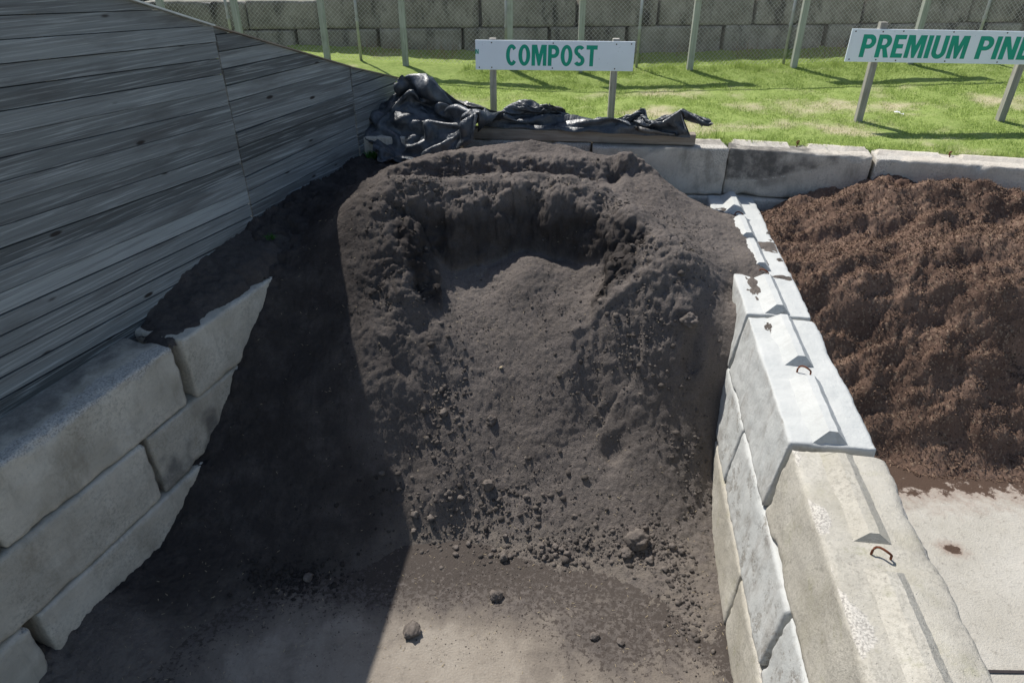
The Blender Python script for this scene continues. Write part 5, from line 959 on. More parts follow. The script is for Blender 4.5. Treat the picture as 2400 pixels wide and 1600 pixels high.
3,-3,-1,-4,1,0,-2,-3,1,-1,-1,-1,2,0,-1,6,-1,-1,0,-1,-1,0,-1,-3,-2,-1,226,0,2,-4,-3,2,14,2,-2,-3,-4,-2,0,-1,
-2,-2,0,-2,-2,-1,0,0,0,-2,-1,-2,1,-1,-1,-1,-1,2,-4,2,-3,1,-3,0,0,-4,-1,1,0,0,-3,1,-1,2,3,-1,0,0,1,-2,
0,-4,-2,-2,234,0,2,-4,-3,1,13,0,3,-3,-3,-2,-1,-1,-1,-3,-1,-1,-2,-2,1,-2,1,-1,-3,-1,0,1,0,-2,0,-1,-1,-1,3,-3,
2,-3,1,-4,-4,0,1,1,0,-1,1,-2,2,0,0,2,-3,2,0,-2,-2,-3,242,0,2,-4,-3,1,15,-2,-2,1,-3,0,-1,0,-2,-1,-2,0,
-2,-2,-2,-1,0,-1,-3,0,-1,0,-1,1,-1,-1,1,-2,0,3,-1,1,-3,1,-5,-3,2,-3,3,-1,1,-3,3,2,-5,5,-3,1,-2,0,1,-3,
251,-1,2,-4,-3,2,12,-5,4,1,-1,-3,0,-4,1,0,0,-1,-1,-2,-1,-2,-1,-2,0,-3,-1,0,-3,1,0,-1,0,0,-1,-1,1,2,2,-4,
2,-5,-2,1,-3,3,2,-4,0,2,0,-4,2,-2,3,-1,2,-2,259,-1,3,-4,-3,2,11,-2,1,2,-1,-1,-2,-3,-1,2,3,-2,-5,-2,3,1,
-2,-4,-1,0,-2,-4,1,-4,-2,-2,2,1,0,-2,-1,2,2,-4,2,1,-5,-1,-1,0,0,-1,0,0,3,-1,-4,0,2,3,1,0,267,-1,3,-4,
-3,3,9,0,-1,2,0,-2,0,-3,-3,1,3,2,-4,-5,-1,2,-2,0,-1,0,1,-3,-2,0,-2,-4,-2,1,1,-1,-2,-1,1,-1,0,0,1,-3,
-2,1,0,-1,-1,-2,2,-1,1,-2,2,1,2,1,274,0,3,-3,-4,4,8,-3,3,-1,0,-2,-1,0,-2,-1,1,2,2,-5,-3,1,1,-1,-1,-1,
-1,0,0,-1,-3,0,-3,0,0,-1,-1,-1,0,-1,-3,1,-2,0,0,-2,1,1,-1,-2,-2,1,0,0,1,1,1,1,281,0,3,-2,-4,3,4,1,
0,2,-1,-2,-1,2,-1,0,0,-1,1,0,-4,2,0,-2,2,-1,-2,0,-1,0,1,-1,-2,-1,-1,-1,0,-2,-1,0,-3,0,0,-3,1,-3,1,1,
1,-3,-1,0,0,-1,1,2,1,1,288,0,3,-1,-4,3,0,2,1,-2,2,0,2,1,0,-1,-2,1,2,-1,-2,0,0,-1,0,0,0,-1,0,0,
1,-1,2,-2,-1,-1,-1,-1,-1,-2,-1,-1,-1,0,-2,-2,0,0,1,0,-1,0,-1,0,0,1,2,0,295,0,4,0,-5,3,-1,1,-2,1,0,3,
0,2,2,0,-3,-3,2,3,2,1,-3,-1,1,-1,0,-1,1,0,0,-1,0,1,1,-1,-1,-1,-1,-1,-1,-2,-1,-1,1,-4,2,-3,2,1,-1,1,
-2,1,-1,-2,3,1,303,0,3,2,-6,4,-2,1,0,-4,-1,3,0,3,0,2,0,-1,0,3,0,2,1,0,0,-1,0,0,0,1,0,-1,0,1,
0,-2,-4,1,2,-1,-2,0,-2,0,0,-2,-3,1,1,0,3,1,-3,1,-3,-4,3,2,312,0,0,6,-7,4,-2,0,2,-3,-2,0,2,3,0,-2,
3,2,-1,2,1,1,2,0,-2,2,0,1,0,0,1,-2,1,1,-2,-1,-5,-2,3,-5,3,0,-1,-1,-2,1,-4,-3,5,2,1,3,-1,-1,-2,-4,
-1,1,322,0,-1,7,-7,5,-5,2,1,-3,-2,3,1,1,2,1,-1,1,1,2,0,1,3,-1,1,-1,1,2,0,1,-2,1,-3,2,-2,-3,-1,-3,
-3,-2,-5,5,-6,5,-3,-2,4,-6,2,2,2,3,1,-2,3,-5,-2,2,334,-1,-2,7,-7,5,-5,-1,3,-2,0,1,2,1,-1,2,2,-1,2,1,
2,-1,1,3,-2,1,0,3,0,-3,2,-2,-2,2,-3,-2,-3,-1,-3,-3,-4,-4,4,-4,5,2,-7,5,-4,2,-3,3,4,-2,4,0,-4,0,346,-1,
-2,6,-7,4,-3,-1,1,3,-2,2,2,-2,0,3,-2,1,3,1,0,0,1,0,1,0,-2,2,2,-3,-1,-1,-1,-1,0,-3,-1,-4,-3,-4,-3,-3,
-1,3,-3,4,3,-5,2,-3,5,-4,4,-3,2,5,-2,-4,358,-1,-3,4,-5,4,-8,2,2,2,1,2,3,-4,3,0,0,-1,3,0,0,1,1,-2,
2,-2,1,-2,1,-2,-1,-1,-1,0,-3,-1,-3,-3,-2,-3,-3,-3,1,-3,-2,1,3,4,-3,2,-4,3,-4,0,4,0,2,1,371,-1,-3,1,-3,0,
-5,-4,5,2,2,1,1,3,1,0,-2,2,0,2,-1,-1,1,-2,2,2,-3,0,-2,0,-1,-3,0,-2,0,-3,-1,-3,-4,-3,-3,-1,-2,1,-3,-2,
3,4,-4,4,-2,-3,-1,4,2,2,-1,2,385,-2,-3,-1,0,-8,1,-5,0,3,3,1,3,2,3,2,-1,0,0,-2,2,-2,1,-3,1,-2,3,-5,
2,-1,-3,0,-3,0,-3,0,-3,-3,0,-4,-2,-1,-2,-2,2,-4,4,-4,4,-5,5,-1,-2,3,3,2,0,0,399,-2,-3,-3,1,-9,3,-5,-3,0,
3,2,2,3,2,2,4,-1,-2,-1,-4,3,-5,2,-3,-2,3,-4,-1,-3,0,-3,0,0,1,-3,-1,-1,-3,0,-2,-1,-1,-1,0,-3,-1,2,2,-1,
-2,1,2,2,1,1,1,0,412,-1,-4,-5,3,-9,-3,-5,-5,-5,1,4,0,4,2,3,4,2,-4,-3,-4,7,-4,1,-4,-4,4,-4,1,1,1,-3,
-1,1,0,-1,-2,-1,-2,-1,0,0,-1,-2,1,-2,-2,2,-1,3,0,-1,0,3,3,1,0,-2,424,0,-5,-3,2,-9,-11,-5,-5,-4,-3,2,4,3,
-1,3,3,4,1,-4,0,-4,2,-5,1,-3,2,2,1,1,-1,2,0,-2,-2,0,-2,-1,-2,-1,1,1,-3,2,-3,0,-2,0,3,2,0,-3,1,-2,
3,1,3,1,435,0,-5,-2,1,-7,-18,-5,-5,-5,-3,3,1,3,3,-4,4,1,4,-1,-3,3,-4,2,-2,1,2,0,-1,1,0,2,1,-3,0,-2,
-1,-1,-1,0,1,2,-1,-2,-2,1,-1,0,1,2,-3,4,-3,3,-2,3,3,0,444,0,-4,-2,-1,-4,-24,-4,-4,-4,-4,2,2,2,3,2,-1,2,
0,2,-2,-1,2,1,-1,0,1,-2,1,1,-3,1,2,2,-3,-5,-3,5,-1,3,0,1,-3,2,-3,1,2,0,0,0,-2,5,-1,-2,-3,2,2,4,
452,0,-3,-2,-1,-3,-28,-3,-4,-5,0,0,3,2,2,1,1,2,1,1,0,-3,4,-2,-4,2,1,1,0,-1,-4,-3,3,4,-1,-5,0,3,-1,1,
1,3,0,-4,4,-5,3,1,2,1,-2,0,2,-3,-2,2,-3,-4,459,0,-3,-1,-1,-3,-31,-3,-3,-2,-2,2,2,2,3,-3,3,-2,4,-3,-3,-1,
2,2,2,1,1,1,-2,-3,-4,-2,1,2,1,-2,3,1,1,0,-3,1,3,1,-3,-1,3,2,2,0,3,-3,-3,3,-3,4,30,-1,466,0,-2,-1,
-2,-2,-31,-2,-2,-4,0,1,1,3,-3,0,0,1,0,1,1,0,-3,2,4,-1,-5,4,-4,-3,-3,1,2,2,1,0,1,-3,2,-4,4,1,3,-2,
-5,0,4,3,1,4,0,-2,-5,4,-1,4,35,-1,473,0,-2,-1,-1,-2,-30,-1,-3,-3,-2,2,-3,3,1,0,-3,1,4,-2,3,-1,-3,-3,2,-1,
-3,-2,-3,2,1,1,1,2,2,1,-2,-4,2,-4,-3,3,0,2,-4,2,4,3,3,0,-2,0,-4,0,2,5,44,-1,481,0,-3,0,-1,-2,-29,-3,
-4,-1,-4,2,0,3,1,-5,-1,4,-1,-4,2,3,-2,-3,-2,3,-3,-3,1,-1,2,1,-1,2,2,-2,-4,3,0,-4,-3,-4,0,1,1,3,4,5,
-2,0,-4,2,-3,-2,4,4,56,-1,489,0,-3,0,-1,-5,-30,-4,-1,-2,-3,-1,3,0,-1,-4,0,4,-2,-3,3,3,0,-3,-2,1,0,-1,-2,-2,
2,1,-2,2,3,-1,-4,1,-4,-2,-3,-1,-2,1,3,1,1,2,3,-3,-4,-1,-1,1,4,3,67,0,498,0,-3,-1,0,-8,-31,-5,0,-3,-2,-3,
-1,0,-1,0,1,3,0,-4,0,2,1,2,0,0,-1,-2,-3,0,-1,2,-1,3,1,1,-2,-1,-3,-3,1,-2,1,0,2,1,2,1,2,-3,-4,-3,
-2,-4,1,3,81,0,508,0,-4,0,-1,-11,-32,-4,2,-4,-4,-2,-2,0,0,0,-1,3,-1,0,0,1,0,1,-3,-1,1,-3,1,1,-1,2,0,1,
2,2,0,-3,-3,-1,-1,2,-1,2,-1,2,2,2,1,-3,-3,-2,-3,-1,-2,-1,86,0,520,-1,-4,0,-3,-12,-32,-5,-3,-2,-3,-1,0,-1,2,-1,
-2,0,1,0,1,-1,-2,1,1,0,0,0,1,1,-2,-1,3,1,1,0,1,3,-2,0,-5,3,3,-1,-2,0,2,0,2,-3,-3,-1,-2,-2,-2,-2,
88,0,532,0,-5,1,-6,-14,-31,-3,-3,-4,0,-2,-1,-1,0,1,-3,0,-1,-1,1,1,-1,1,0,-1,1,1,1,0,-2,-3,1,1,2,2,-4,2,
-2,4,0,3,-1,2,3,-3,2,-3,3,-2,-3,-1,-4,-2,-1,0,1,-3,545,-1,-4,-2,-6,-14,-30,-5,1,-3,-2,0,-2,-2,-1,0,-1,-1,-2,-2,
-1,0,1,2,-1,-2,1,2,1,1,-2,-3,2,0,0,3,1,-3,2,-4,3,-1,3,1,2,2,-3,3,-3,1,-2,-3,-2,-1,-1,0,-1,0,557,-1,
-4,-4,-8,-15,-25,-5,1,0,-3,1,-4,0,-4,0,-1,-1,-3,-1,-2,-2,1,1,1,-2,-1,1,1,2,-1,-2,1,0,2,0,2,-2,3,-2,-3,3,
-4,3,3,1,-3,-4,4,-4,4,-2,-1,2,-2,0,1,0,568,0,-7,-4,-11,-16,-21,-4,2,0,3,-3,-2,0,-4,-3,0,-3,-2,-2,-3,-2,-1,2,
1,0,-2,-1,1,2,1,0,0,2,-1,-2,1,2,2,0,-3,2,-3,-2,2,2,-3,3,-2,0,2,0,-1,-1,-3,-2,-1,2,578,0,-7,-7,-17,-12,
-18,-5,1,2,0,1,2,0,-4,-4,1,-3,-5,-3,1,-3,-2,0,1,1,-2,-2,1,2,1,1,1,-1,2,-2,-1,1,1,2,-3,2,0,-3,0,0,
2,-1,0,0,-1,0,-4,1,-4,0,-2,-1,588,-1,-8,-13,-13,-11,-17,-5,0,0,1,2,2,1,-5,-5,3,-3,-4,-3,2,0,-4,0,0,1,-2,-2,
0,2,1,2,1,-2,-1,2,0,-1,1,1,-1,2,0,-1,-2,0,2,-1,0,0,-1,-2,-2,-3,1,-4,1,-1,597,0,-11,-14,-14,-10,-15,-4,1,-5,
1,2,3,-1,-5,-4,3,2,-2,-5,0,2,-4,0,2,-1,-2,-2,0,0,1,3,1,-1,-2,1,2,-1,0,-1,1,2,0,0,-1,-1,0,1,0,0,
0,-3,-2,-2,-2,0,-2,0,606,-4,-14,-13,-11,-8,-14,-3,0,-4,-2,-1,2,-1,-5,-2,0,3,3,-4,3,-2,-4,-2,0,3,0,-2,-1,0,1,3,
0,-2,-1,2,2,0,-2,0,0,2,0,1,0,-1,0,-1,2,0,-1,-1,-2,-2,-2,0,0,0,553,-6,0,6,19,-6,-17,-2,-1,-1,-2,0,0,0,
-2,-1,-4,-1,4,-5,0,3,-2,-3,1,3,0,0,-1,-2,1,3,-2,-2,0,-2,2,1,1,0,0,1,0,0,-1,1,3,-2,-1,1,0,0,-2,-3,
-1,0,2,-2,557,2,0,2,1,2,-5,3,-1,-1,-3,0,-1,-1,-1,-2,0,-2,-2,-2,2,-1,-3,4,-5,1,1,0,-3,-1,-1,0,2,0,0,1,
-2,0,-1,2,0,2,0,-1,-2,-1,3,2,0,-1,0,2,-1,-3,-2,-1,1,0,564,4,2,1,1,-1,3,0,-3,2,-4,0,2,-1,-3,0,-3,1,
-1,-5,2,-2,1,-2,-1,0,-2,1,-1,-2,1,-4,0,1,0,1,-2,-3,0,1,1,2,1,-1,-2,-2,0,2,1,1,1,0,-3,2,-2,-1,-2,-1,
567,6,5,0,2,2,0,2,0,0,-3,-5,2,2,2,-4,-2,-2,0,2,-4,1,-1,-1,-1,0,0,-4,2,-2,-3,-2,-2,-2,2,1,1,-3,-2,-1,
1,1,2,0,0,-3,-1,1,2,0,2,0,-2,-4,2,2,-2,-4,574,4,8,-1,3,3,-2,2,1,3,-1,-5,-4,2,2,0,1,-3,-2,-1,2,-3,
0,0,0,-1,1,-2,-1,-2,-4,-1,1,-4,-1,0,1,1,-1,-4,1,1,0,2,-1,-2,-2,-2,2,1,1,2,-2,-4,-1,3,1,-2,582,4,9,-2,
1,2,1,1,2,-2,3,1,-4,-3,0,2,2,1,-2,-3,0,0,2,-3,-1,1,0,0,-2,-1,-2,-3,0,0,-4,-1,-1,1,-1,-3,1,1,0,1,
-1,-1,-2,-3,0,-1,2,1,1,-2,-3,3,1,-1,590,4,9,-1,-1,1,2,0,3,-2,-1,3,0,1,-3,-1,1,3,0,1,-2,0,2,-2,0,0,
0,-1,0,-1,-3,-3,1,-1,-3,2,-3,-2,0,-2,-2,1,1,1,-1,-3,1,-4,-2,-1,0,2,-1,1,-1,2,-1,0,599,2,12,-3,0,-1,3,-1,
2,-2,1,1,-1,3,2,-2,-2,3,-2,2,2,0,-1,2,-2,0,2,-3,2,0,-2,-3,0,-2,0,-2,-3,-3,-1,1,2,-4,0,3,-2,-1,-3,1,
-3,0,-3,0,2,-2,2,-3,3,0,609,2,14,-3,-3,0,0,2,0,0,1,-2,2,-3,3,2,1,-3,2,-2,3,2,-2,1,0,1,0,1,-3,2,
1,-3,-2,1,-1,-1,-2,-3,-2,-1,-2,-2,3,0,-3,1,-1,-3,2,-1,-3,0,-1,2,-1,0,-2,-1,619,2,18,-3,-2,-3,-1,-1,1,2,-1,-3,
3,-1,-2,3,1,2,0,-5,1,1,2,-2,2,3,-4,2,1,0,1,-2,-1,0,2,-3,-1,-2,-3,0,-2,-2,-1,-1,-2,1,2,-3,1,1,-2,-1,
-1,-1,1,1,-2,-2,630,1,23,-3,-1,-3,-2,-1,-4,1,0,-2,1,0,-2,1,0,2,2,-1,-5,2,1,-1,0,1,0,-2,2,3,-1,2,-3,2,
-1,1,-4,3,-3,-1,-3,1,-2,-3,-1,-1,1,1,-2,1,0,-2,-1,-1,2,0,-1,-3,636,5,23,-1,-2,-3,0,-3,0,-2,-1,0,-1,2,-2,-1,
0,-1,1,2,-4,-3,2,1,0,0,1,0,-4,2,1,1,1,1,0,1,-3,2,-2,1,-3,-2,2,-3,-1,-2,-1,1,1,-1,0,0,-2,-1,0,0,
2,-3,643,4,22,2,0,-3,-1,0,-1,-2,-1,0,-1,1,0,-1,-2,0,-1,1,-1,-3,-3,2,2,0,0,1,-1,-3,2,0,1,1,3,0,-2,1,
1,0,-1,-2,0,-1,-1,-1,-3,-1,3,0,0,0,-1,-1,-1,1,0,-1,-25,5,7,5,4,6,-1,5,5,4,6,5,6,4,10,10,12,11,5,9,
6,-1,4,7,8,10,11,14,13,8,-2,6,6,5,-4,8,9,13,14,8,-4,-1,9,10,7,6,5,6,6,7,6,7,8,11,10,-1,4,4,-42,8,
7,7,0,3,4,5,5,5,7,3,9,6,2,7,7,11,14,8,12,1,1,4,5,7,8,11,12,14,13,-3,6,7,4,-1,6,9,13,15,15,-1,
-1,13,11,7,5,3,2,7,7,8,10,10,0,9,3,1,-52,7,7,7,5,7,6,7,0,3,5,7,3,4,7,7,7,6,7,12,12,5,6,7,
6,3,4,6,9,11,14,9,2,5,6,2,2,7,11,13,15,13,-1,11,13,9,5,4,0,5,9,9,9,4,6,8,-2,1,-47,6,5,6,7,8,
7,6,1,3,5,6,7,2,3,8,7,0,12,13,10,8,6,6,6,5,5,2,9,7,12,3,7,3,3,1,7,7,10,13,14,13,10,9,11,6,
6,4,3,3,10,6,5,6,7,8,-4,-1,-42,6,5,5,5,8,9,6,3,2,4,6,6,6,1,5,6,7,8,9,7,7,6,6,7,6,6,8,
4,7,9,4,2,0,2,7,7,8,10,12,13,14,13,8,7,8,6,5,5,4,4,6,6,6,7,8,1,-5,-40,6,8,7,4,3,7,10,2,3,
6,5,5,2,6,6,6,8,8,8,8,8,7,7,7,2,4,4,7,5,4,-2,1,4,6,8,8,8,10,11,13,13,13,10,8,6,5,5,5,3,
6,6,3,7,6,8,6,-6,-40,8,9,8,0,6,4,8,9,0,6,3,6,4,6,6,8,7,9,9,7,8,8,7,7,5,3,1,-1,1,2,2,
3,7,9,10,7,5,8,11,11,13,11,11,10,7,5,4,2,6,5,6,5,5,5,8,8,-6,-40,11,8,-2,7,6,6,2,8,3,8,7,3,7,
6,6,8,7,10,6,7,6,5,5,3,4,4,3,3,7,0,2,3,2,7,11,12,9,5,9,11,11,11,11,8,7,5,4,6,6,3,5,4,6,
7,8,8,-4,-37,10,-1,3,6,6,7,5,0,8,9,5,8,6,7,7,7,9,2,7,4,3,4,4,6,6,5,5,7,9,5,4,4,2,-2,3,
11,11,9,9,8,11,10,10,8,6,6,6,8,2,4,5,7,7,5,9,7,-4,-34,8,-6,5,6,6,7,5,-2,6,10,10,8,8,7,7,7,8,
0,2,3,3,5,6,6,6,7,8,9,9,2,0,7,7,5,1,-3,10,9,9,9,10,9,9,8,8,8,7,8,1,4,7,8,5,4,9,5,-4,
-26,0,-8,6,6,5,7,3,8,-4,12,11,11,9,7,7,6,6,5,-1,1,3,5,6,7,8,8,7,5,10,-3,6,1,6,7,8,2,-1,9,8,
8,8,9,9,9,9,8,10,3,4,4,8,10,4,2,3,5,-2,-24,-9,-2,7,5,6,7,9,4,-5,13,12,11,9,3,8,7,7,5,2,-1,3,
5,7,7,8,7,4,10,-3,5,-2,6,6,7,7,6,5,6,0,7,7,9,8,10,10,10,11,11,6,0,1,11,1,2,0,-1,1,-29,-9,3,8,
5,5,7,9,-2,5,14,12,11,3,2,9,8,8,6,5,2,3,4,6,7,7,4,4,6,-1,-5,6,6,6,6,5,6,7,1,5,8,3,8,8,
10,11,12,13,12,10,5,0,0,-2,0,-1,0,-1,-34,-8,6,6,6,7,6,10,-1,10,13,14,2,-2,4,11,10,6,6,6,6,2,10,6,6,4,
1,5,-3,-4,2,5,7,6,6,7,5,7,10,0,2,8,7,2,11,12,13,15,14,12,3,-9,-7,-2,1,0,0,0,-35,-11,11,3,7,6,8,10,
6,8,15,3,-5,1,7,13,8,6,6,6,7,7,3,9,4,8,2,4,-8,-1,2,5,7,7,8,8,8,7,10,3,-6,6,7,5,7,12,15,16,
14,12,-12,-8,-7,-3,1,3,-2,1,-35,-12,2,9,8,8,8,11,8,12,6,-5,-1,3,8,12,7,6,5,6,6,8,9,5,10,6,4,-4,-3,0,
3,6,7,9,10,8,9,2,11,4,-8,3,6,2,10,13,16,16,16,3,-11,-13,-9,-4,1,4,-1,1,-33,-9,-7,10,8,9,9,11,10,9,2,-5,
1,7,12,11,7,8,0,3,5,7,10,10,11,4,3,-1,-7,3,4,6,9,10,10,11,7,-2,11,4,-8,3,-1,5,10,10,16,18,14,-1,-13,-12,
-9,-5,0,4,6,-2,-38,-9,-8,11,10,9,10,11,11,6,-4,1,5,11,12,12,8,1,3,3,4,7,9,11,10,1,-3,7,-5,4,5,6,10,11,
11,11,-5,10,10,0,-10,-3,3,7,7,11,14,18,14,-7,-7,-14,-9,-4,1,3,8,6,-38,-10,-8,8,10,10,11,11,10,0,2,5,7,12,10,14,
9,4,1,1,5,6,9,7,2,3,-2,3,11,3,3,6,10,11,12,5,-1,10,10,-4,-9,-6,4,6,8,11,10,17,16,0,-14,-11,-7,-4,1,3,
11,9,-37,-12,-8,6,9,11,11,11,10,7,1,6,7,8,13,14,11,6,3,-1,4,5,5,10,-6,0,3,3,8,11,5,5,10,13,8,-1,9,12,
-3,-5,-3,-9,5,5,8,10,10,17,11,9,-6,-11,-7,-3,1,5,4,-6,-38,-10,-9,4,8,11,10,10,12,10,7,4,5,6,13,13,12,11,4,-2,
6,4,7,0,-6,2,2,1,5,12,13,6,11,10,1,9,11,-1,-1,2,-10,-6,3,5,8,10,11,15,13,1,0,0,-1,0,-1,-2,-4,-3,-43,-5,
-10,5,5,10,8,11,13,12,10,8,-6,10,12,12,12,11,2,10,5,4,2,-7,2,1,1,2,1,11,14,11,12,5,5,10,11,5,1,-7,-9,-8,
3,6,4,10,11,13,5,2,0,0,1,2,-1,3,1,3,-52,-5,6,3,-2,9,7,11,12,13,12,9,-5,5,11,11,12,12,-3,9,8,4,4,-1,
0,-4,2,0,5,12,14,15,8,5,10,5,11,12,4,-11,-9,-7,-1,6,6,8,10,4,3,2,1,2,2,-1,2,5,171,6,-57,-1,2,2,2,8,
8,10,10,13,14,12,-4,0,7,11,12,12,-4,8,7,7,4,0,0,-4,0,3,8,12,16,15,3,10,10,11,-3,11,13,2,-9,-11,-8,4,4,8,
2,4,0,2,1,1,2,3,6,7,176,7,-56,1,2,2,-2,6,9,8,9,12,13,15,7,-8,3,8,10,11,7,1,6,5,6,4,-2,-1,1,4,
9,13,17,9,3,8,12,5,9,-2,10,10,7,-9,-12,-11,9,7,-4,-1,0,0,1,5,9,6,5,7,180,6,-57,3,2,0,-2,5,8,7,8,12,
12,15,12,-4,-1,5,8,10,11,7,1,6,2,6,3,-2,4,5,10,13,13,3,9,4,6,12,2,9,4,9,8,3,-11,-14,-4,8,-9,-4,-4,0,
6,7,8,9,9,7,184,7,-58,5,0,-1,0,2,8,5,9,11,11,13,12,11,-4,0,6,9,12,9,5,-1,3,6,8,2,7,6,6,13,5,8,
9,7,-1,8,8,3,8,8,7,1,2,-16,-3,-4,-11,-11,-4,-1,4,8,9,12,11,12,188,8,-59,4,5,0,-3,1,5,3,10,10,11,11,11,12,
10,-4,3,6,10,11,8,3,-2,6,10,7,6,4,9,6,10,5,-1,10,7,8,2,7,6,3,8,-3,7,-7,-6,-11,-13,-12,-5,-3,2,6,10,14,
14,14,194,8,-61,5,6,3,-2,-2,2,7,5,9,10,10,11,10,10,10,3,-2,6,11,9,7,3,1,12,8,6,7,6,5,-1,3,4,2,9,7,
9,3,5,8,8,2,1,9,-19,-10,-14,-11,-7,-4,0,4,9,13,16,16,200,9,-64,6,6,6,2,-3,0,7,2,8,9,9,6,10,12,9,7,4,
-4,11,9,9,7,2,12,8,9,5,3,0,0,-2,4,3,8,8,8,4,9,8,9,1,6,10,-13,-16,-15,-10,-8,-3,-1,3,7,12,15,19,19,15,
-66,6,6,6,6,0,-4,6,1,8,6,9,3,10,10,9,9,1,-2,10,9,10,10,9,8,10,4,2,0,0,0,-1,4,5,3,6,10,7,10,10,
10,8,7,9,-13,-16,-14,-11,-7,-1,1,2,5,9,14,17,20,20,-70,6,6,7,6,6,-6,0,7,5,7,5,4,8,9,8,9,1,-2,9,10,11,
10,9,11,8,0,3,2,-4,1,4,3,6,6,5,2,10,12,11,10,10,9,10,-14,-15,-14,-10,-2,2,1,1,3,7,9,16,20,18,-74,5,5,7,
6,6,7,-5,3,6,6,2,8,7,3,9,8,1,-1,8,10,11,10,12,12,2,1,3,3,10,-5,2,3,5,6,6,3,5,13,12,10,11,9,11,
-14,-14,-14,-8,3,1,2,1,3,4,5,14,19,18,-80,4,5,7,6,6,6,6,3,1,6,2,7,2,5,8,8,0,1,8,10,10,11,12,11,6,
-2,1,12,10,-2,-4,3,5,6,6,7,1,13,12,12,10,9,8,-11,-14,-14,-4,2,3,1,1,0,3,7,11,17,17,-86,3,5,6,6,7,6,6,
4,7,-1,6,4,7,7,1,6,7,-1,10,5,10,10,12,8,12,2,1,9,11,3,-2,-3,4,7,7,3,8,12,9,10,10,11,7,-10,-13,-12,-2,
-1,0,1,1,2,5,7,9,15,15,-92,3,3,6,6,7,7,7,6,2,2,8,6,6,0,8,3,6,6,2,10,8,9,9,12,11,6,1,10,8,
7,1,-4,1,6,9,5,12,9,8,6,10,10,9,-7,-13,-10,-2,1,-1,0,1,3,4,7,6,13,14,-98,3,3,5,8,5,7,7,7,0,5,8,
9,3,-1,8,4,4,7,6,6,7,8,10,13,7,7,9,9,1,10,7,1,1,0,8,9,8,8,7,8,10,9,10,-1,-12,-9,4,1,-2,0,0,
1,2,5,5,11,11,-103,2,3,5,9,4,5,8,7,2,6,7,10,0,1,7,3,6,6,6,7,6,7,12,8,11,11,10,3,3,4,10,5,-4,
3,9,7,9,8,9,9,9,9,10,8,-7,-10,5,4,-1,-2,-1,1,1,2,5,8,5,-110,3,3,4,10,5,3,7,7,7,3,7,10,5,-2,6,
6,4,6,6,6,4,7,12,10,14,13,10,6,4,-4,2,9,4,-2,8,8,9,9,9,9,9,9,8,10,4,0,-3,5,4,-1,-1,-1,1,1,2,
2,-3,-117,5,3,3,10,5,2,6,6,9,7,4,9,9,-2,6,7,4,5,6,5,2,8,10,15,15,13,9,6,4,2,-8,2,8,1,8,9,10,
10,10,8,9,9,9,9,-2,11,7,3,-1,-8,6,1,1,-1,-2,-3,-6,-117,-2,4,3,10,3,3,5,6,8,9,7,8,6,2,7,7,6,6,2,
3,6,8,12,14,14,11,10,5,3,3,-8,0,6,3,10,10,11,10,10,8,9,9,9,8,0,10,7,-3,3,0,-3,-3,0,-2,-2,-3,-4,-121,2,
2,10,8,0,4,5,8,10,6,1,8,5,7,9,7,6,1,5,7,8,11,12,12,11,8,6,3,2,-3,-3,3,8,7,11,11,10,9,8,9,9,
9,8,2,8,8,1,-1,-1,-1,0,-2,-3,-3,-2,-4,-3,-125,4,9,7,9,-1,5,8,9,5,1,8,9,8,1,8,7,4,6,7,9,8,11,11,
8,7,4,1,2,1,0,3,7,9,9,11,10,10,9,10,6,9,9,2,7,8,-1,1,-1,-1,-2,-1,0,-3,-2,-4,-2,-4,-123,6,9,9,5,0,
7,8,4,5,8,9,6,7,6,0,7,8,7,8,7,11,8,6,5,4,0,3,3,3,5,8,10,8,7,9,9,9,9,7,8,9,5,8,7,2,
-4,0,-1,1,3,-6,-3,-1,-3,-1,-2,-5,-120,6,9,10,0,6,7,4,8,6,8,6,6,7,0,6,7,8,6,9,10,7,2,5,4,3,5,4,
5,6,8,9,7,5,8,8,9,8,9,8,7,6,7,8,6,-3,-1,0,3,0,0,-2,-7,-4,0,-4,0,-5,-117,7,8,8,3,7,5,7,7,6,
7,7,6,5,5,-1,9,10,6,8,8,4,5,5,4,5,5,6,6,8,7,4,5,7,8,7,8,9,8,7,8,1,9,3,6,6,0,-2,2,-3,
-2,1,-5,-3,-2,-5,-1,-5,-113,6,8,7,6,7,6,8,7,7,7,6,-2,3,5,9,10,6,8,7,6,6,5,5,5,6,4,7,6,7,1,5,
7,7,7,7,8,7,7,7,6,3,1,6,6,4,6,2,0,-1,-2,-4,0,-2,-5,-6,-3,-3,63,0,-155,7,7,8,8,6,7,6,5,-1,4,6,
9,8,9,8,7,6,6,4,5,2,6,5,5,4,1,6,6,7,7,6,6,6,7,7,6,5,4,1,1,7,5,6,5,1,0,2,2,0,-4,-5,
-5,-4,-3,-3,64,-2,-103,-9,-7,-6,12,7,0,4,5,6,9,9,8,8,8,6,6,3,5,4,3,0,3,6,2,4,5,5,5,6,7,6,6,7,
6,6,4,3,1,-1,5,6,6,6,1,2,4,2,-1,-2,-3,-3,-2,1,-6,-2,64,-3,-87,-8,-6,-8,11,6,0,8,8,9,10,8,7,7,6,0,
5,-1,6,0,2,6,1,-1,6,7,4,5,3,5,6,6,5,6,5,3,2,-1,1,6,5,4,4,5,6,-2,1,3,-2,-1,1,5,-2,-2,-6,-4,
64,-5,-68,-6,-7,-9,16,7,8,8,9,8,7,6,1,6,0,-2,1,6,-3,6,0,-1,7,4,5,3,4,3,6,3,6,1,5,6,-1,0,2,4,
5,4,2,4,5,4,1,6,-4,2,-3,1,5,3,-3,1,-4,-5,63,-7,-43,-7,-10,-10,33,8,8,6,5,3,3,2,3,2,1,-2,-1,-3,3,5,
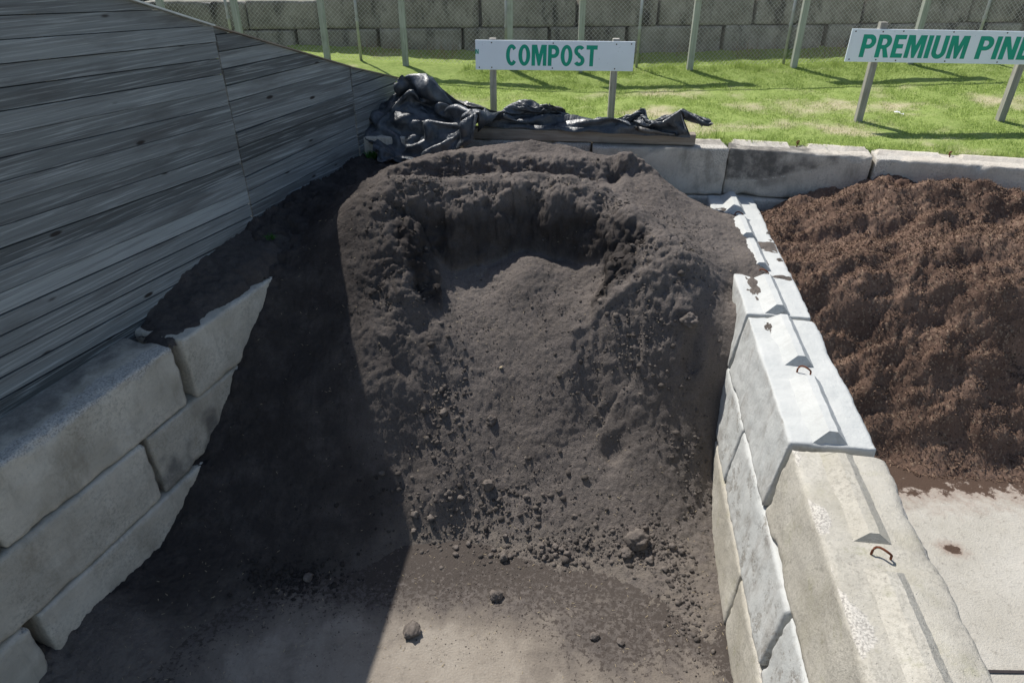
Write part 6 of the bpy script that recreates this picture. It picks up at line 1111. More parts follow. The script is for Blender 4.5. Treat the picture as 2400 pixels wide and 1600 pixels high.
4,3,4,2,5,4,-1,5,2,5,1,5,6,-1,2,1,4,0,3,3,1,4,3,5,4,0,-1,-5,0,2,3,6,-2,-3,3,-5,57,-5,-6,-12,
-11,-9,30,2,5,1,4,3,6,-1,3,4,3,-1,-1,3,3,3,2,1,4,2,2,4,1,3,2,4,3,3,1,-3,4,2,3,0,4,0,3,1,
2,5,-1,-5,-2,-1,2,5,-2,5,2,-4,-2,5,52,-2,0,-20,1,-13,30,4,-3,6,4,0,2,4,1,4,2,4,-2,1,3,1,4,-1,4,-1,
3,1,3,2,3,4,4,4,2,0,0,4,0,4,0,3,0,3,1,3,5,-4,1,-4,-4,6,-2,1,5,-1,-4,1,47,1,4,-21,2,-12,29,2,
2,3,1,5,4,-5,1,4,1,4,-1,3,3,1,3,4,-3,4,-2,4,4,4,1,3,0,4,4,4,-1,0,3,2,1,2,1,1,2,3,1,2,
4,-3,-4,-3,5,-5,5,2,-5,-2,43,3,9,-22,-8,-4,33,0,3,2,4,-1,4,2,-1,4,3,2,-2,2,3,0,-4,4,3,5,-2,2,5,-1,
4,5,3,1,1,5,2,-4,1,3,1,3,1,-1,4,1,3,0,4,1,-4,3,-5,6,-4,1,-5,-3,39,5,13,-21,-17,-2,38,3,-3,2,4,0,
4,3,0,3,1,2,0,1,3,2,-3,0,5,1,5,-3,2,4,4,3,-1,1,5,3,6,-5,-3,5,-2,3,4,-2,3,1,2,2,0,4,2,-3,
3,-3,5,-2,-7,0,36,6,17,-20,-22,-5,43,1,3,0,3,1,4,-1,3,3,1,-4,-2,3,3,3,2,-2,3,3,3,2,1,5,-1,5,1,-1,
3,5,4,1,-5,-2,1,3,1,3,-1,2,1,2,3,-1,1,5,-2,3,-2,6,-3,-5,34,7,19,-19,-21,-7,41,-1,3,2,3,0,3,3,-2,1,
4,3,-5,-3,1,3,3,3,-1,3,4,0,5,4,1,-1,6,3,1,3,1,4,0,-4,-4,1,4,1,3,3,3,0,4,2,-3,-3,3,1,3,3,
1,-1,33,6,21,-17,-20,-12,41,3,3,3,-1,3,2,3,-1,-2,4,3,-1,-4,-4,-1,3,2,3,2,2,5,0,5,4,0,0,6,1,5,5,-2,
3,1,-5,-3,1,1,3,2,3,2,1,4,2,-3,-2,4,3,0,1,3,32,6,22,-16,-19,-13,39,2,4,-2,4,2,2,0,-2,4,4,3,1,-4,
-4,-3,-3,3,0,3,4,3,4,4,2,4,0,1,6,3,5,2,-3,5,-2,-4,-1,4,1,-2,1,3,0,2,3,1,-2,1,3,4,3,-3,32,4,
23,-13,-19,-15,39,1,3,1,-1,4,1,0,-2,4,2,1,3,1,-2,-2,-4,-5,4,5,4,0,1,3,4,4,4,1,1,5,4,5,-2,4,3,-5,
-4,4,3,0,-3,-2,3,3,1,4,0,-1,2,2,4,-1,33,1,23,-9,-19,-17,40,0,0,4,0,0,4,-1,1,4,-2,1,-1,5,0,1,-1,-5,
-5,3,4,4,2,-2,2,3,4,4,4,2,4,5,5,-1,5,3,-3,-4,4,4,-3,-5,-4,1,0,3,4,-2,-1,5,4,1,34,-2,23,-5,-18,-18,
38,4,-2,1,4,-1,0,3,0,2,1,-1,3,1,3,4,1,-6,-4,-4,0,2,5,0,4,-2,1,2,3,4,5,5,5,3,3,4,2,0,-3,5,
2,-4,-4,-4,-5,0,4,1,-1,5,2,2,34,-4,21,1,-18,-18,38,5,1,-4,-1,4,1,2,3,-1,2,1,2,-3,3,3,3,2,-2,-6,-5,-2,
2,6,2,0,-3,4,-2,3,4,4,3,3,4,5,4,3,1,0,6,0,-4,-4,-4,-2,-1,-5,3,4,1,5,34,-6,18,7,-17,-18,37,0,3,3,
0,4,-2,-4,2,4,1,1,4,-1,1,-3,4,4,2,-3,-6,-5,0,5,4,-4,-3,3,-1,1,5,4,0,4,3,2,3,4,4,0,4,4,3,-3,
-4,-5,-2,1,-1,-3,6,2,32,-7,16,12,-14,-19,36,-1,4,0,2,2,4,1,-3,-3,4,2,4,0,-3,3,-5,4,4,3,-5,-6,-1,4,2,-1,
-5,-3,3,-3,4,4,2,-2,5,5,0,2,3,4,5,3,4,4,-3,-4,-5,-1,-2,4,0,4,28,-5,13,15,-10,-17,31,0,4,2,-3,2,4,5,
2,-4,-4,1,4,4,-3,-4,5,-4,4,5,1,-3,-4,-1,3,-2,-5,-5,-2,0,2,2,5,1,0,5,3,0,5,4,-1,5,4,4,5,-2,-5,-6,
-1,7,-2,3,23,-3,12,17,-5,-15,24,3,3,-2,3,0,4,5,4,1,-4,-3,-3,2,3,-5,0,4,-4,6,5,2,-3,-1,-3,-4,-4,-3,-5,3,
0,-4,1,2,1,4,4,4,4,4,2,-1,5,4,5,4,-4,-5,-2,7,3,-4,18,0,10,17,3,-16,18,3,5,-4,2,4,2,5,5,3,-1,-3,
-1,-3,-1,-4,4,4,-3,-1,5,0,5,-4,-5,-4,-4,-4,-3,-1,-1,2,1,5,-1,2,4,4,-1,2,4,5,-1,3,4,5,3,-6,-1,5,7,-6,
12,4,8,17,10,-16,12,3,4,0,0,1,4,4,4,5,3,2,-3,-3,-1,-4,1,4,-1,-6,2,5,-3,-2,2,-5,-3,-5,-2,-2,2,2,0,5,
-4,7,-4,6,-1,4,3,3,2,2,1,2,6,-2,-1,7,6,1,8,6,7,17,15,-15,8,5,3,4,0,-2,0,4,5,1,2,3,5,-1,-3,-2,
-3,-1,6,-4,-4,4,1,-4,-1,-1,-6,0,-4,-2,1,4,-3,5,-3,5,-2,5,-2,4,2,2,3,4,3,3,3,5,-3,5,116,5,5,7,6,18,
18,-13,4,5,1,2,5,2,0,-3,5,5,1,0,2,4,0,1,-5,-3,5,-1,-5,1,-4,5,-4,-3,1,-4,0,-4,-2,6,-4,3,-4,7,-5,7,
-4,3,3,2,2,2,4,4,5,4,4,1,112,5,4,6,6,18,19,-8,-2,5,2,1,1,4,5,0,-2,5,3,3,1,2,1,-2,1,-4,2,-3,
-2,-4,1,2,-3,-3,0,-3,-3,-1,4,5,0,-5,-5,5,-5,4,-3,1,3,2,4,4,4,5,3,5,3,3,111,4,3,6,6,18,19,-2,-9,5,
0,2,4,4,-1,0,4,1,5,3,2,1,-1,0,5,-3,-3,-2,-3,-3,-3,3,0,-4,-3,3,-4,-3,0,1,3,4,-2,6,-3,-3,4,-3,3,2,
2,2,3,4,3,3,-1,5,112,4,2,5,6,18,19,3,-14,4,2,3,0,4,3,-2,0,3,4,3,4,2,-1,0,6,-1,-3,-4,-1,-4,-3,-2,
3,-3,-4,0,3,-3,-3,-2,1,4,2,4,4,1,0,2,1,0,-2,-2,4,3,0,2,3,3,114,4,3,3,5,18,19,7,-18,4,4,-1,2,1,
5,-1,1,5,-2,4,2,5,2,-2,5,3,-3,-5,0,-4,-4,-4,-1,3,-3,-1,-2,3,-3,-4,0,0,3,3,3,2,-2,3,3,1,0,-3,0,4,
3,-3,4,4,117,4,3,1,5,18,18,10,-19,3,4,2,-2,1,4,4,-3,6,1,-3,5,4,-1,1,6,5,0,-4,-2,-4,-4,-4,-4,-2,-1,-2,
0,3,2,-4,-4,-1,1,3,1,3,0,1,3,4,1,-3,0,4,1,-4,2,4,123,4,4,-2,5,16,18,14,-19,4,-3,5,2,0,2,3,2,-1,
5,-3,2,3,4,5,-2,6,4,-4,-4,-3,1,-5,-5,2,-4,2,-1,-2,-2,-3,-2,1,2,-3,4,4,0,-3,-2,3,4,-2,-1,4,2,-6,3,3,
128,4,4,-4,6,16,15,16,-17,4,0,-1,4,2,-1,4,3,2,2,4,-5,2,4,2,5,-2,1,2,3,3,-2,-5,-5,-1,-4,2,-5,4,-2,-1,
-5,-1,4,-2,-4,3,3,-4,-4,-1,4,-1,1,4,-1,-3,-1,5,-1,1,4,-6,7,17,11,16,-13,4,1,-5,3,4,4,-2,4,3,2,4,2,0,
3,2,0,6,2,-4,4,3,1,-3,-5,-2,-5,2,-3,-4,4,-5,2,-5,2,0,-4,-4,4,3,-5,-4,0,5,-5,3,3,-5,-3,-1,4,-3,3,-6,
8,17,9,13,-9,5,1,-5,0,4,3,2,3,4,2,3,3,3,3,2,-5,3,5,5,-1,4,0,-5,2,-2,-5,-4,0,-5,-1,4,-2,-4,2,-5,
3,-6,3,-5,4,-4,-5,5,-4,-4,4,3,-5,-4,-1,0,2,-7,9,17,9,11,-8,5,3,-2,-3,2,3,4,3,4,4,3,2,2,-2,5,-2,-3,
6,3,5,5,0,-2,0,-5,-3,-2,2,-5,-3,2,0,-5,0,-4,-3,5,-4,2,-6,2,-4,4,3,-10,1,2,3,-5,-3,-3,-1,-6,8,18,8,10,
-5,4,4,0,-1,0,4,1,3,5,-1,4,0,3,4,2,-4,-3,6,5,4,4,2,-5,4,0,-5,-3,6,-2,-3,-2,-3,-4,-4,-4,-4,4,5,-3,
1,-5,3,-3,4,-5,-3,4,4,-2,-5,-4,-6,-3,8,17,9,8,-1,3,1,3,3,-1,4,1,-2,4,3,-2,5,-2,4,3,2,-1,-1,5,5,5,
2,-4,-1,4,2,-5,2,-2,-5,-3,-4,-4,-4,-2,1,3,1,4,0,2,0,2,4,-4,-4,3,-4,4,-4,-4,-11,0,8,15,10,5,10,5,-1,3,
-2,1,3,2,-3,0,5,-3,1,2,-1,4,4,0,3,4,3,4,4,-5,3,-3,5,-3,-3,-4,1,-5,-3,-2,-2,3,0,4,3,1,0,3,0,3,
1,3,-1,-3,3,-1,-5,0,-17,3,9,12,11,4,20,4,-1,5,-3,-4,3,4,1,0,0,-1,-1,0,-3,2,5,4,2,4,5,4,0,-4,5,-5,
5,-4,-4,2,-5,2,-3,4,-4,0,5,1,2,3,2,4,1,-1,-2,-3,4,4,-1,3,0,-1,-21,5,10,7,13,4,25,3,4,4,0,-5,-5,5,
2,0,0,0,0,0,-1,0,-1,5,5,4,3,2,3,-6,2,4,-4,3,-5,4,-3,-4,6,1,-4,4,2,4,1,3,3,2,4,-1,-1,-4,-3,0,
4,3,2,1,-25,7,12,2,13,4,34,2,0,4,0,-4,-4,-2,-2,-1,-1,-1,1,0,0,0,4,5,4,2,2,2,3,3,-5,3,4,-3,6,-3,
-4,5,-3,5,3,0,4,1,2,2,5,-2,3,3,2,0,-4,-4,0,4,-2,4,-27,6,14,-1,12,5,41,0,-5,5,3,-3,-4,-5,-3,-3,-3,-2,
-2,0,0,1,5,6,2,3,4,0,2,2,3,0,3,0,4,1,-4,4,3,0,4,2,3,0,-2,5,2,3,0,3,0,3,3,0,-2,0,-4,-4,
-27,4,16,-6,11,7,45,-1,-1,-2,5,-1,-3,-3,-4,-4,-4,-5,2,-1,-4,-4,4,5,5,4,4,0,5,0,3,1,2,2,2,2,2,-2,6,-3,
5,2,4,3,-4,2,3,1,3,1,3,0,3,2,-5,3,-4,-2,-27,2,17,-9,7,10,48,0,-2,-7,0,1,-3,-3,2,-4,-2,-3,-3,-3,-3,-2,
2,5,5,4,3,3,2,3,1,2,0,4,0,3,1,4,-3,5,-1,5,2,4,-3,-2,4,0,4,0,3,2,4,3,-1,-4,4,-2,-26,-2,19,-12,
4,13,48,-2,-5,-3,-3,-1,-1,-4,0,1,-4,-1,-2,-2,-4,-1,1,4,4,4,4,4,-1,5,3,7,-4,-2,6,-3,4,2,2,1,3,-2,4,4,
-3,-2,2,4,-1,3,3,3,3,3,2,-2,-1,5,-26,-4,20,-13,-1,16,47,-3,-6,-5,-3,1,-3,-2,-2,-1,0,-3,0,-3,-1,2,1,5,0,4,
2,2,4,1,3,3,3,4,-4,-1,5,0,3,1,3,2,-3,1,4,-3,3,5,-1,0,5,3,1,2,3,4,-3,5,-26,-7,22,-14,-5,18,46,-4,
-5,-4,-4,2,-2,-2,-2,-3,0,-4,0,3,-1,0,3,4,-2,4,2,2,2,2,2,3,2,3,1,4,-4,5,2,-4,-3,2,4,-1,4,2,-1,4,
5,-2,3,2,5,4,0,1,1,4,-28,-7,22,-13,-9,20,43,-3,-4,-4,-4,2,1,-3,-4,1,-3,-4,1,5,-2,1,3,4,-2,5,-2,3,4,-2,
4,4,4,3,1,5,-2,-5,6,0,-4,-2,-2,3,3,3,5,-4,4,5,-1,3,4,5,4,2,0,0,-31,-6,23,-13,-11,20,40,0,-4,-3,-4,-1,
4,-3,-4,1,1,-4,-3,4,2,-1,4,2,0,4,-1,4,0,4,0,3,1,3,4,2,4,-3,3,4,0,-5,-5,-5,0,5,-1,3,3,5,5,4,
1,4,4,-1,1,2,-35,-3,22,-10,-14,17,37,4,-1,-3,-3,-4,4,1,-4,-2,3,-3,-4,1,3,1,4,0,2,1,4,2,3,-3,4,2,2,2,
2,2,2,2,2,2,5,-2,-3,-4,-6,-3,5,-5,2,5,5,5,7,0,6,1,3,-2,-38,-2,22,-8,-15,16,34,1,4,-1,-4,-4,1,6,-4,-4,
5,-2,-3,-3,1,1,4,3,-1,3,4,1,4,3,-3,2,4,3,1,3,0,4,0,3,1,4,-2,2,-5,-6,1,2,-6,3,1,4,2,5,6,6,
2,-4,-42,0,23,-8,-15,17,36,-2,-4,4,-1,-4,-4,6,1,-4,0,5,-3,-3,-4,2,1,5,-1,4,4,2,4,3,4,2,-3,2,4,0,3,2,
2,3,0,3,1,3,1,-5,-1,5,-4,-4,4,-3,4,2,0,5,6,-3,-46,3,22,-6,-16,19,36,2,-6,-3,4,2,-5,3,-4,-3,-4,3,2,-4,
-2,-3,2,3,4,0,4,5,2,2,5,4,6,-3,-3,1,4,0,4,2,5,-1,4,1,5,-1,-1,4,2,-5,1,4,0,3,-4,3,-1,5,-50,5,
22,-4,-17,21,34,4,-4,-3,0,4,-2,1,-4,-2,-2,-2,1,-4,-2,-5,1,-1,5,4,5,2,3,2,5,5,2,4,-1,-4,-1,3,3,2,4,4,
-1,5,5,4,2,3,3,0,-5,2,5,2,-1,-2,-4,5,-53,6,22,-2,-17,22,32,5,3,-5,-4,2,4,0,0,-4,-2,-4,-1,1,-4,-2,-5,-5,
0,4,5,4,4,4,5,4,5,-3,4,-2,-4,-1,2,4,4,4,5,4,0,5,4,2,5,-3,5,2,0,4,0,-5,-3,3,-55,7,21,0,-18,23,
33,-2,6,-2,0,2,3,3,-1,-3,-4,-2,-3,-1,0,-4,-1,-5,-6,1,3,2,5,5,5,3,5,5,-4,-1,-1,2,-2,3,3,2,3,5,5,1,
4,5,3,-1,1,4,4,4,2,-3,-5,3,-56,7,20,2,-19,24,29,4,0,3,4,1,-1,4,1,-1,-1,-3,-3,-4,0,-4,-1,-5,-3,-6,2,5,
3,5,0,5,5,6,3,0,-3,1,-5,0,5,2,4,0,5,1,5,4,5,-3,1,5,3,3,4,3,-4,-2,-57,6,20,3,-19,23,26,3,4,2,
2,1,2,4,1,-4,-1,3,1,-4,-3,-4,0,-4,-5,-5,-6,3,6,4,7,4,2,5,4,3,0,-2,-3,-5,4,4,-1,5,0,3,5,3,2,4,
0,4,3,2,4,4,0,-3,-57,5,18,5,-20,23,22,5,0,4,0,2,0,3,4,-1,-3,-2,2,2,2,-4,-3,-4,-2,-3,-5,-5,5,5,5,5,
6,4,5,3,0,1,-3,-4,-4,6,-2,4,5,-2,6,0,3,4,3,5,-2,5,3,-1,5,0,-57,3,15,7,-19,23,19,5,2,-2,0,2,1,2,
0,4,-1,-2,-1,3,2,3,-3,-2,-4,-4,-4,-5,5,4,4,5,3,4,5,3,-3,4,2,0,-4,-2,5,-3,2,3,2,3,3,5,3,4,-4,4,
0,-3,5,2,-57,1,10,11,-19,24,15,5,4,-1,-3,-1,4,2,0,-3,3,3,0,-1,2,2,1,-4,-4,-1,-5,0,4,4,3,2,4,4,1,2,
-4,1,4,0,3,4,3,2,1,2,1,2,3,1,-2,4,2,1,0,-3,-1,4,-56,-2,4,15,-18,22,15,3,5,-3,0,2,-1,4,2,-1,-3,0,
4,3,-1,0,3,0,-4,-4,3,-3,5,2,1,5,-2,5,0,-2,4,-3,1,1,0,3,1,2,3,1,4,-1,2,4,1,-2,4,1,3,-2,-2,4,
-55,-5,0,17,-18,20,14,1,5,-1,0,3,-1,4,-2,3,3,-2,3,0,4,-1,-3,4,-1,-4,4,-2,5,1,3,1,-1,4,1,-4,1,2,-1,-1,
-3,0,3,1,3,4,-2,4,-1,4,0,3,0,3,1,2,-2,3,-56,-6,-4,18,-16,17,16,4,-3,3,2,3,-1,2,1,0,3,0,1,2,4,-3,
-2,3,2,2,2,2,3,1,-3,4,-6,4,4,-1,-4,-2,-2,-1,-2,1,2,3,3,1,3,-1,4,-1,4,-1,3,0,3,0,3,-2,-59,-6,-6,18,
-15,16,30,-2,-2,-4,0,-1,1,3,2,1,2,2,2,-1,4,0,4,0,3,0,4,-1,5,0,-4,4,-5,5,-4,4,-3,-2,-4,1,-2,-2,4,-1,
2,4,-2,2,3,3,-2,4,-1,3,1,1,3,1,-63,-4,-7,14,-11,20,34,6,-2,-3,-4,-4,-4,1,1,3,1,2,3,1,3,0,4,0,2,5,
-2,4,-4,4,-5,5,-6,5,-5,2,-4,-2,-2,1,2,-5,1,4,-1,2,2,1,2,3,1,-2,4,1,0,4,-2,4,-69,-1,-8,11,-4,16,40,1,
4,2,-2,-2,-3,-4,-2,0,4,0,5,-1,4,-1,5,-3,4,-2,6,-3,4,-6,5,-5,3,-5,2,-6,1,3,-5,4,-2,-4,-1,2,4,-2,4,1,
2,1,2,0,4,0,-1,1,3,0,-75,2,-5,2,11,9,40,2,2,4,-1,-1,-1,1,-2,-2,1,5,2,0,-1,4,-3,4,-3,0,4,-2,5,-1,
-5,3,-4,-4,-4,-2,4,4,0,-5,3,-5,-4,2,4,-2,2,2,2,2,1,3,1,3,-6,-1,4,4,-81,5,-8,1,18,11,29,-1,0,0,1,4,
-1,2,2,0,0,5,-1,0,-1,3,0,2,-4,0,4,0,3,4,5,-3,-4,-4,-4,-2,3,3,3,-4,-4,0,-4,0,5,-3,1,3,3,0,3,4,
3,1,-5,1,4,3,-85,7,-11,4,21,15,12,-2,-1,0,0,3,2,3,3,1,0,3,3,-1,2,-2,3,-3,3,-1,4,3,4,1,2,4,1,-3,
-3,-4,2,5,-3,-4,-2,-5,2,-4,3,1,4,4,-2,2,4,0,3,2,3,4,-6,5,-87,7,-14,8,21,21,-5,-2,-1,-1,0,3,2,3,3,3,
2,0,3,2,-1,3,-1,4,-1,4,3,1,1,4,0,4,5,-4,4,2,1,0,-3,-4,-3,-4,-1,4,2,-3,1,4,4,2,1,3,2,2,3,1,
-1,-4,-87,5,-15,8,22,23,-15,0,-1,-2,-2,3,2,3,4,4,0,3,-1,3,3,-2,4,3,2,3,2,-1,3,5,1,4,1,3,-1,-2,1,3,
6,1,-5,-3,4,-2,4,-2,-5,1,3,4,0,3,3,-2,-1,4,3,0,-87,3,-16,11,21,22,-20,0,-2,-2,0,0,4,2,4,3,4,-2,3,4,
2,4,1,2,0,4,0,3,3,3,0,1,2,1,2,-1,2,4,2,2,5,-4,-1,4,0,5,-2,-6,2,4,-3,2,4,-2,-3,5,1,2,-87,2,
-17,13,20,21,-23,-2,0,-3,-1,4,2,1,3,3,2,2,2,3,1,3,4,2,3,3,0,1,1,0,1,1,2,1,3,0,5,3,4,0,0,1,
1,4,4,4,0,-2,-2,-1,2,-2,-3,4,-3,4,128,4,-86,-1,-17,14,19,20,-23,-1,-3,-3,2,3,-1,3,1,4,4,4,4,3,2,-2,0,2,
2,2,-2,2,1,1,0,2,4,3,0,4,4,1,4,0,1,2,3,4,2,4,0,-2,-1,0,-2,-1,0,-1,-2,3,133,3,-86,-2,-18,15,18,18,
-22,0,-4,-4,-1,5,-1,3,3,5,0,3,2,3,2,1,-2,-1,3,3,-3,2,2,2,2,4,1,4,2,3,4,-1,3,1,2,1,3,3,3,4,
2,-1,-1,-3,-1,-3,5,-4,-1,1,135,3,-85,-5,-17,15,17,16,-21,-1,-2,-5,-4,3,2,3,3,-1,4,1,3,1,3,1,1,-2,2,3,1,1,
3,5,-1,3,4,-1,3,2,1,4,2,1,0,2,2,3,4,4,3,1,-3,-4,3,-4,1,-2,-1,3,133,4,-86,-5,-18,16,18,13,-24,-2,0,-5,
-5,2,3,3,3,1,4,0,3,2,2,1,2,1,2,3,4,1,0,2,1,3,2,1,2,4,-2,4,-3,1,1,2,1,5,4,3,4,5,-3,-2,
-1,-2,-3,-2,-1,5,133,4,-86,-7,-18,17,19,8,-26,-2,2,-4,-5,1,3,3,3,4,4,0,3,1,3,-1,3,3,3,3,2,0,-3,3,3,2,
2,1,-1,5,0,2,-2,0,5,1,1,3,3,4,3,4,2,-4,-2,-3,-2,-2,-1,5,132,4,-89,-6,-18,18,19,4,-27,-3,2,-3,-2,1,3,4,
3,2,3,1,3,4,3,2,-1,4,-1,3,2,-4,1,4,2,2,2,1,2,2,2,-2,-2,3,4,4,-1,4,2,3,1,3,4,-3,-2,-2,-1,-4,
0,2,132,3,-92,-5,-17,19,17,0,-28,0,-1,2,5,3,0,3,1,3,0,4,1,4,3,-1,-4,2,4,2,3,-1,-1,4,0,4,-1,2,-4,4,
4,-3,4,3,2,2,-1,4,0,4,0,3,4,-1,-2,-4,2,-4,1,0,130,3,-98,-2,-15,19,13,-2,-25,4,-1,2,2,3,1,3,0,4,0,4,
0,1,3,2,-2,2,3,1,3,0,0,4,1,-1,4,3,-2,2,3,1,4,-1,2,0,-4,1,2,2,3,1,4,0,-1,-4,-1,-2,1,4,0,1,
-104,2,-15,18,10,-2,-21,2,4,1,3,1,2,0,4,-1,4,4,-1,-1,0,4,0,1,3,0,3,1,0,3,1,-1,4,4,-2,0,3,1,3,2,
0,4,0,-4,0,3,1,3,1,3,0,-3,-1,4,2,2,3,-1,-109,4,-13,13,9,-6,-10,6,-1,2,2,1,2,3,0,3,1,4,1,-3,-1,0,
4,0,4,0,0,3,1,2,1,-1,4,1,-1,5,-2,4,1,3,-2,3,2,1,-2,3,0,2,1,2,1,2,3,3,1,-2,0,4,-113,6,-16,14,
5,-7,-2,6,2,-3,3,1,3,1,3,-1,4,4,2,-4,-1,-1,2,3,0,4,0,-1,4,0,1,3,1,3,2,0,4,-1,0,4,-1,3,0,2,
2,0,4,-1,4,-1,4,1,-1,-1,-3,-2,0,2,-116,7,-17,12,0,10,-12,5,4,1,-3,0,1,4,4,0,4,3,-1,-2,5,-3,-1,4,1,3,
1,-1,4,1,-2,4,3,-1,4,-1,0,4,0,0,4,1,4,-1,1,4,-1,0,4,2,-3,-1,-2,0,-3,2,-5,1,-117,6,-16,5,7,14,-17,3,
3,5,-3,0,0,3,1,1,2,3,-3,1,4,4,-3,3,2,3,0,-1,4,3,-2,0,5,-2,2,2,3,-2,3,2,2,1,0,4,-1,4,4,-3,
3,5,-1,-5,-4,-1,2,-5,-1,3,-117,4,-12,8,10,10,-22,2,4,1,3,-1,0,4,0,0,3,0,3,-2,3,3,0,3,0,3,1,-3,4,3,
-1,0,4,-2,2,2,3,0,-2,2,3,1,-1,5,0,3,1,4,1,4,0,-3,-4,-4,5,-3,-6,1,-113,-7,5,7,9,3,-23,3,3,1,3,4,
-5,3,2,3,4,-4,1,2,1,3,-1,0,4,-1,2,2,1,2,-1,0,4,-1,2,2,0,3,1,1,3,0,2,-1,1,2,4,-2,4,2,2,-1,
-4,-4,1,6,-4,-5,-121,-3,5,2,11,6,-15,3,1,2,3,2,-4,0,3,1,3,-1,3,2,2,-1,3,2,1,-3,-1,3,1,3,-1,1,3,0,
3,3,-3,4,3,-1,4,1,2,1,-3,2,4,-2,-3,5,2,2,-3,-4,-2,5,4,0,-130,5,-1,3,2,4,0,5,2,1,2,3,1,-2,1,2,
4,-2,0,4,-1,2,3,0,4,-1,-4,2,4,2,3,-3,2,3,3,1,-2,-1,0,3,1,2,2,-1,-3,0,2,3,1,-2,4,4,1,-4,-4,1,
4,3,-134,6,-3,0,4,4,0,5,-1,4,1,3,1,3,-1,1,3,4,-1,-2,2,2,3,-1,4,4,-3,5,-3,1,4,-2,-2,3,3,2,-2,-3,
0,3,3,1,3,0,-3,-1,1,3,1,3,2,1,-2,3,1,-5,0,3,-131,-4,-3,-1,4,3,4,0,3,4,-2,-2,6,2,4,-1,0,2,5,2,
-2,1,3,2,1,4,2,-1,4,0,-4,2,-4,0,4,3,4,-3,-3,1,3,1,3,2,0,-2,-1,3,4,0,2,2,-1,-3,4,4,-1,-3,-131,-6,
-8,-2,3,4,2,3,4,3,1,-2,-3,6,2,3,4,-1,2,4,2,-2,0,3,4,1,3,1,3,-4,-2,1,6,-5,0,4,2,3,-1,-3,4,3,
1,3,0,-2,-3,0,3,3,1,3,0,-3,0,3,5,-1,-131,-3,-18,-2,0,3,4,3,3,-1,5,2,1,-3,3,4,4,4,1,1,5,-1,3,-3,
1,4,0,5,1,2,-5,0,4,1,-5,2,3,5,-3,-2,4,3,0,4,0,0,-3,-3,2,0,3,1,4,0,-2,3,3,0,-133,0,-26,-2,-1,0,
4,3,4,-1,3,2,4,3,-3,2,4,4,4,4,0,4,3,-2,3,-3,5,0,4,3,-3,0,4,5,-5,1,3,-1,1,-5,0,4,4,3,1,-3,
1,-3,-3,1,1,3,0,3,1,4,0,3,-128,-4,-35,-2,-2,-1,2,4,3,0,3,5,-1,4,4,1,-1,4,3,4,5,2,2,4,0,4,1,-3,
1,6,1,0,5,1,4,-1,-4,-4,-1,3,3,-2,5,3,2,-4,-3,6,-4,-4,0,1,4,0,3,2,3,0,-130,0,-45,-2,-3,-1,1,2,3,2,
4,4,2,-3,4,5,3,-2,4,3,4,5,1,3,3,4,4,2,-3,1,5,0,4,3,3,2,-1,-3,-4,4,-6,1,3,5,-3,4,-4,1,3,4,
-5,-3,2,3,3,2,-3,4,-125,-3,-54,-2,1,-3,-3,0,1,3,6,1,4,1,-2,5,3,4,1,-1,5,4,4,0,6,4,2,4,3,-2,3,3,
5,2,4,0,4,-6,0,5,1,-6,-2,4,-3,4,4,-2,4,3,0,-4,0,4,1,4,0,0,-121,-6,-59,-2,3,-3,-4,0,-4,-1,5,4,4,1,
-2,1,4,4,4,2,-2,5,4,3,2,4,4,2,4,5,-1,4,4,4,1,5,0,4,-2,6,-4,5,-5,2,-4,1,3,4,0,3,2,-2,-4,3,
3,3,2,-1,-129,4,-61,-4,2,-2,-2,-4,2,-4,2,4,3,2,3,-4,1,4,2,5,-1,0,5,5,4,2,4,4,-2,3,5,3,5,4,0,5,
2,3,2,5,-1,-2,6,0,-4,-2,3,2,3,-1,5,-1,-4,0,4,2,4,-1,-129,0,-57,-2,-4,1,-3,-1,-3,-1,-1,5,1,3,5,-2,-3,4,
4,0,4,0,3,2,5,2,4,4,1,-2,4,3,4,3,4,4,2,4,5,4,3,-3,3,3,1,-5,-1,5,-1,3,4,3,-3,-3,-2,4,3,2,
-125,6,7,9,9,5,4,2,-4,2,-6,-8,1,11,8,9,3,-3,-3,0,6,5,6,5,4,4,5,6,2,4,10,-2,-3,8,-3,0,3,1,1,5,
15,16,-9,-6,-2,0,0,0,2,1,-1,0,3,3,2,-10,-1,0,-127,0,2,5,10,10,9,9,5,2,-2,-9,-3,-6,-6,4,12,9,-1,-4,3,8,
6,8,6,5,5,5,5,3,-1,9,0,1,11,-1,5,3,1,-1,-1,13,17,-5,-3,-2,0,0,-1,1,1,3,3,3,-11,3,-2,-1,-116,-7,-4,-2,
6,3,9,10,10,9,3,0,-7,-7,-4,-5,-2,9,13,-4,-1,10,8,4,6,9,6,6,5,6,3,0,9,-2,10,7,5,7,3,1,-3,-4,12,9,
1,0,0,-1,-1,0,3,3,0,-11,8,1,-4,-2,-110,-8,-7,-4,0,3,7,10,10,8,0,3,0,-7,-7,-2,1,9,2,2,6,6,6,7,7,7,
6,7,2,7,4,6,1,7,6,10,10,8,4,0,-2,-4,-1,11,1,6,2,0,0,-1,4,-4,-11,3,6,7,-4,-2,-116,6,-8,-6,-5,3,0,9,
9,9,-1,1,3,0,-6,5,3,-4,4,7,7,7,8,6,7,7,4,0,6,4,6,4,7,3,11,12,10,8,4,0,-1,-2,-1,1,7,5,3,2,
1,1,-8,-6,4,4,6,6,-3,-3,-111,-5,6,-6,-6,-5,4,-2,9,8,1,0,0,5,2,3,1,2,1,1,5,6,8,4,6,11,9,6,1,5,
6,5,6,8,10,10,9,8,4,1,-1,-3,-2,6,-3,7,5,4,3,-4,0,1,1,2,8,5,0,-3,-117,-3,5,4,-7,0,-5,3,-4,7,1,-1,
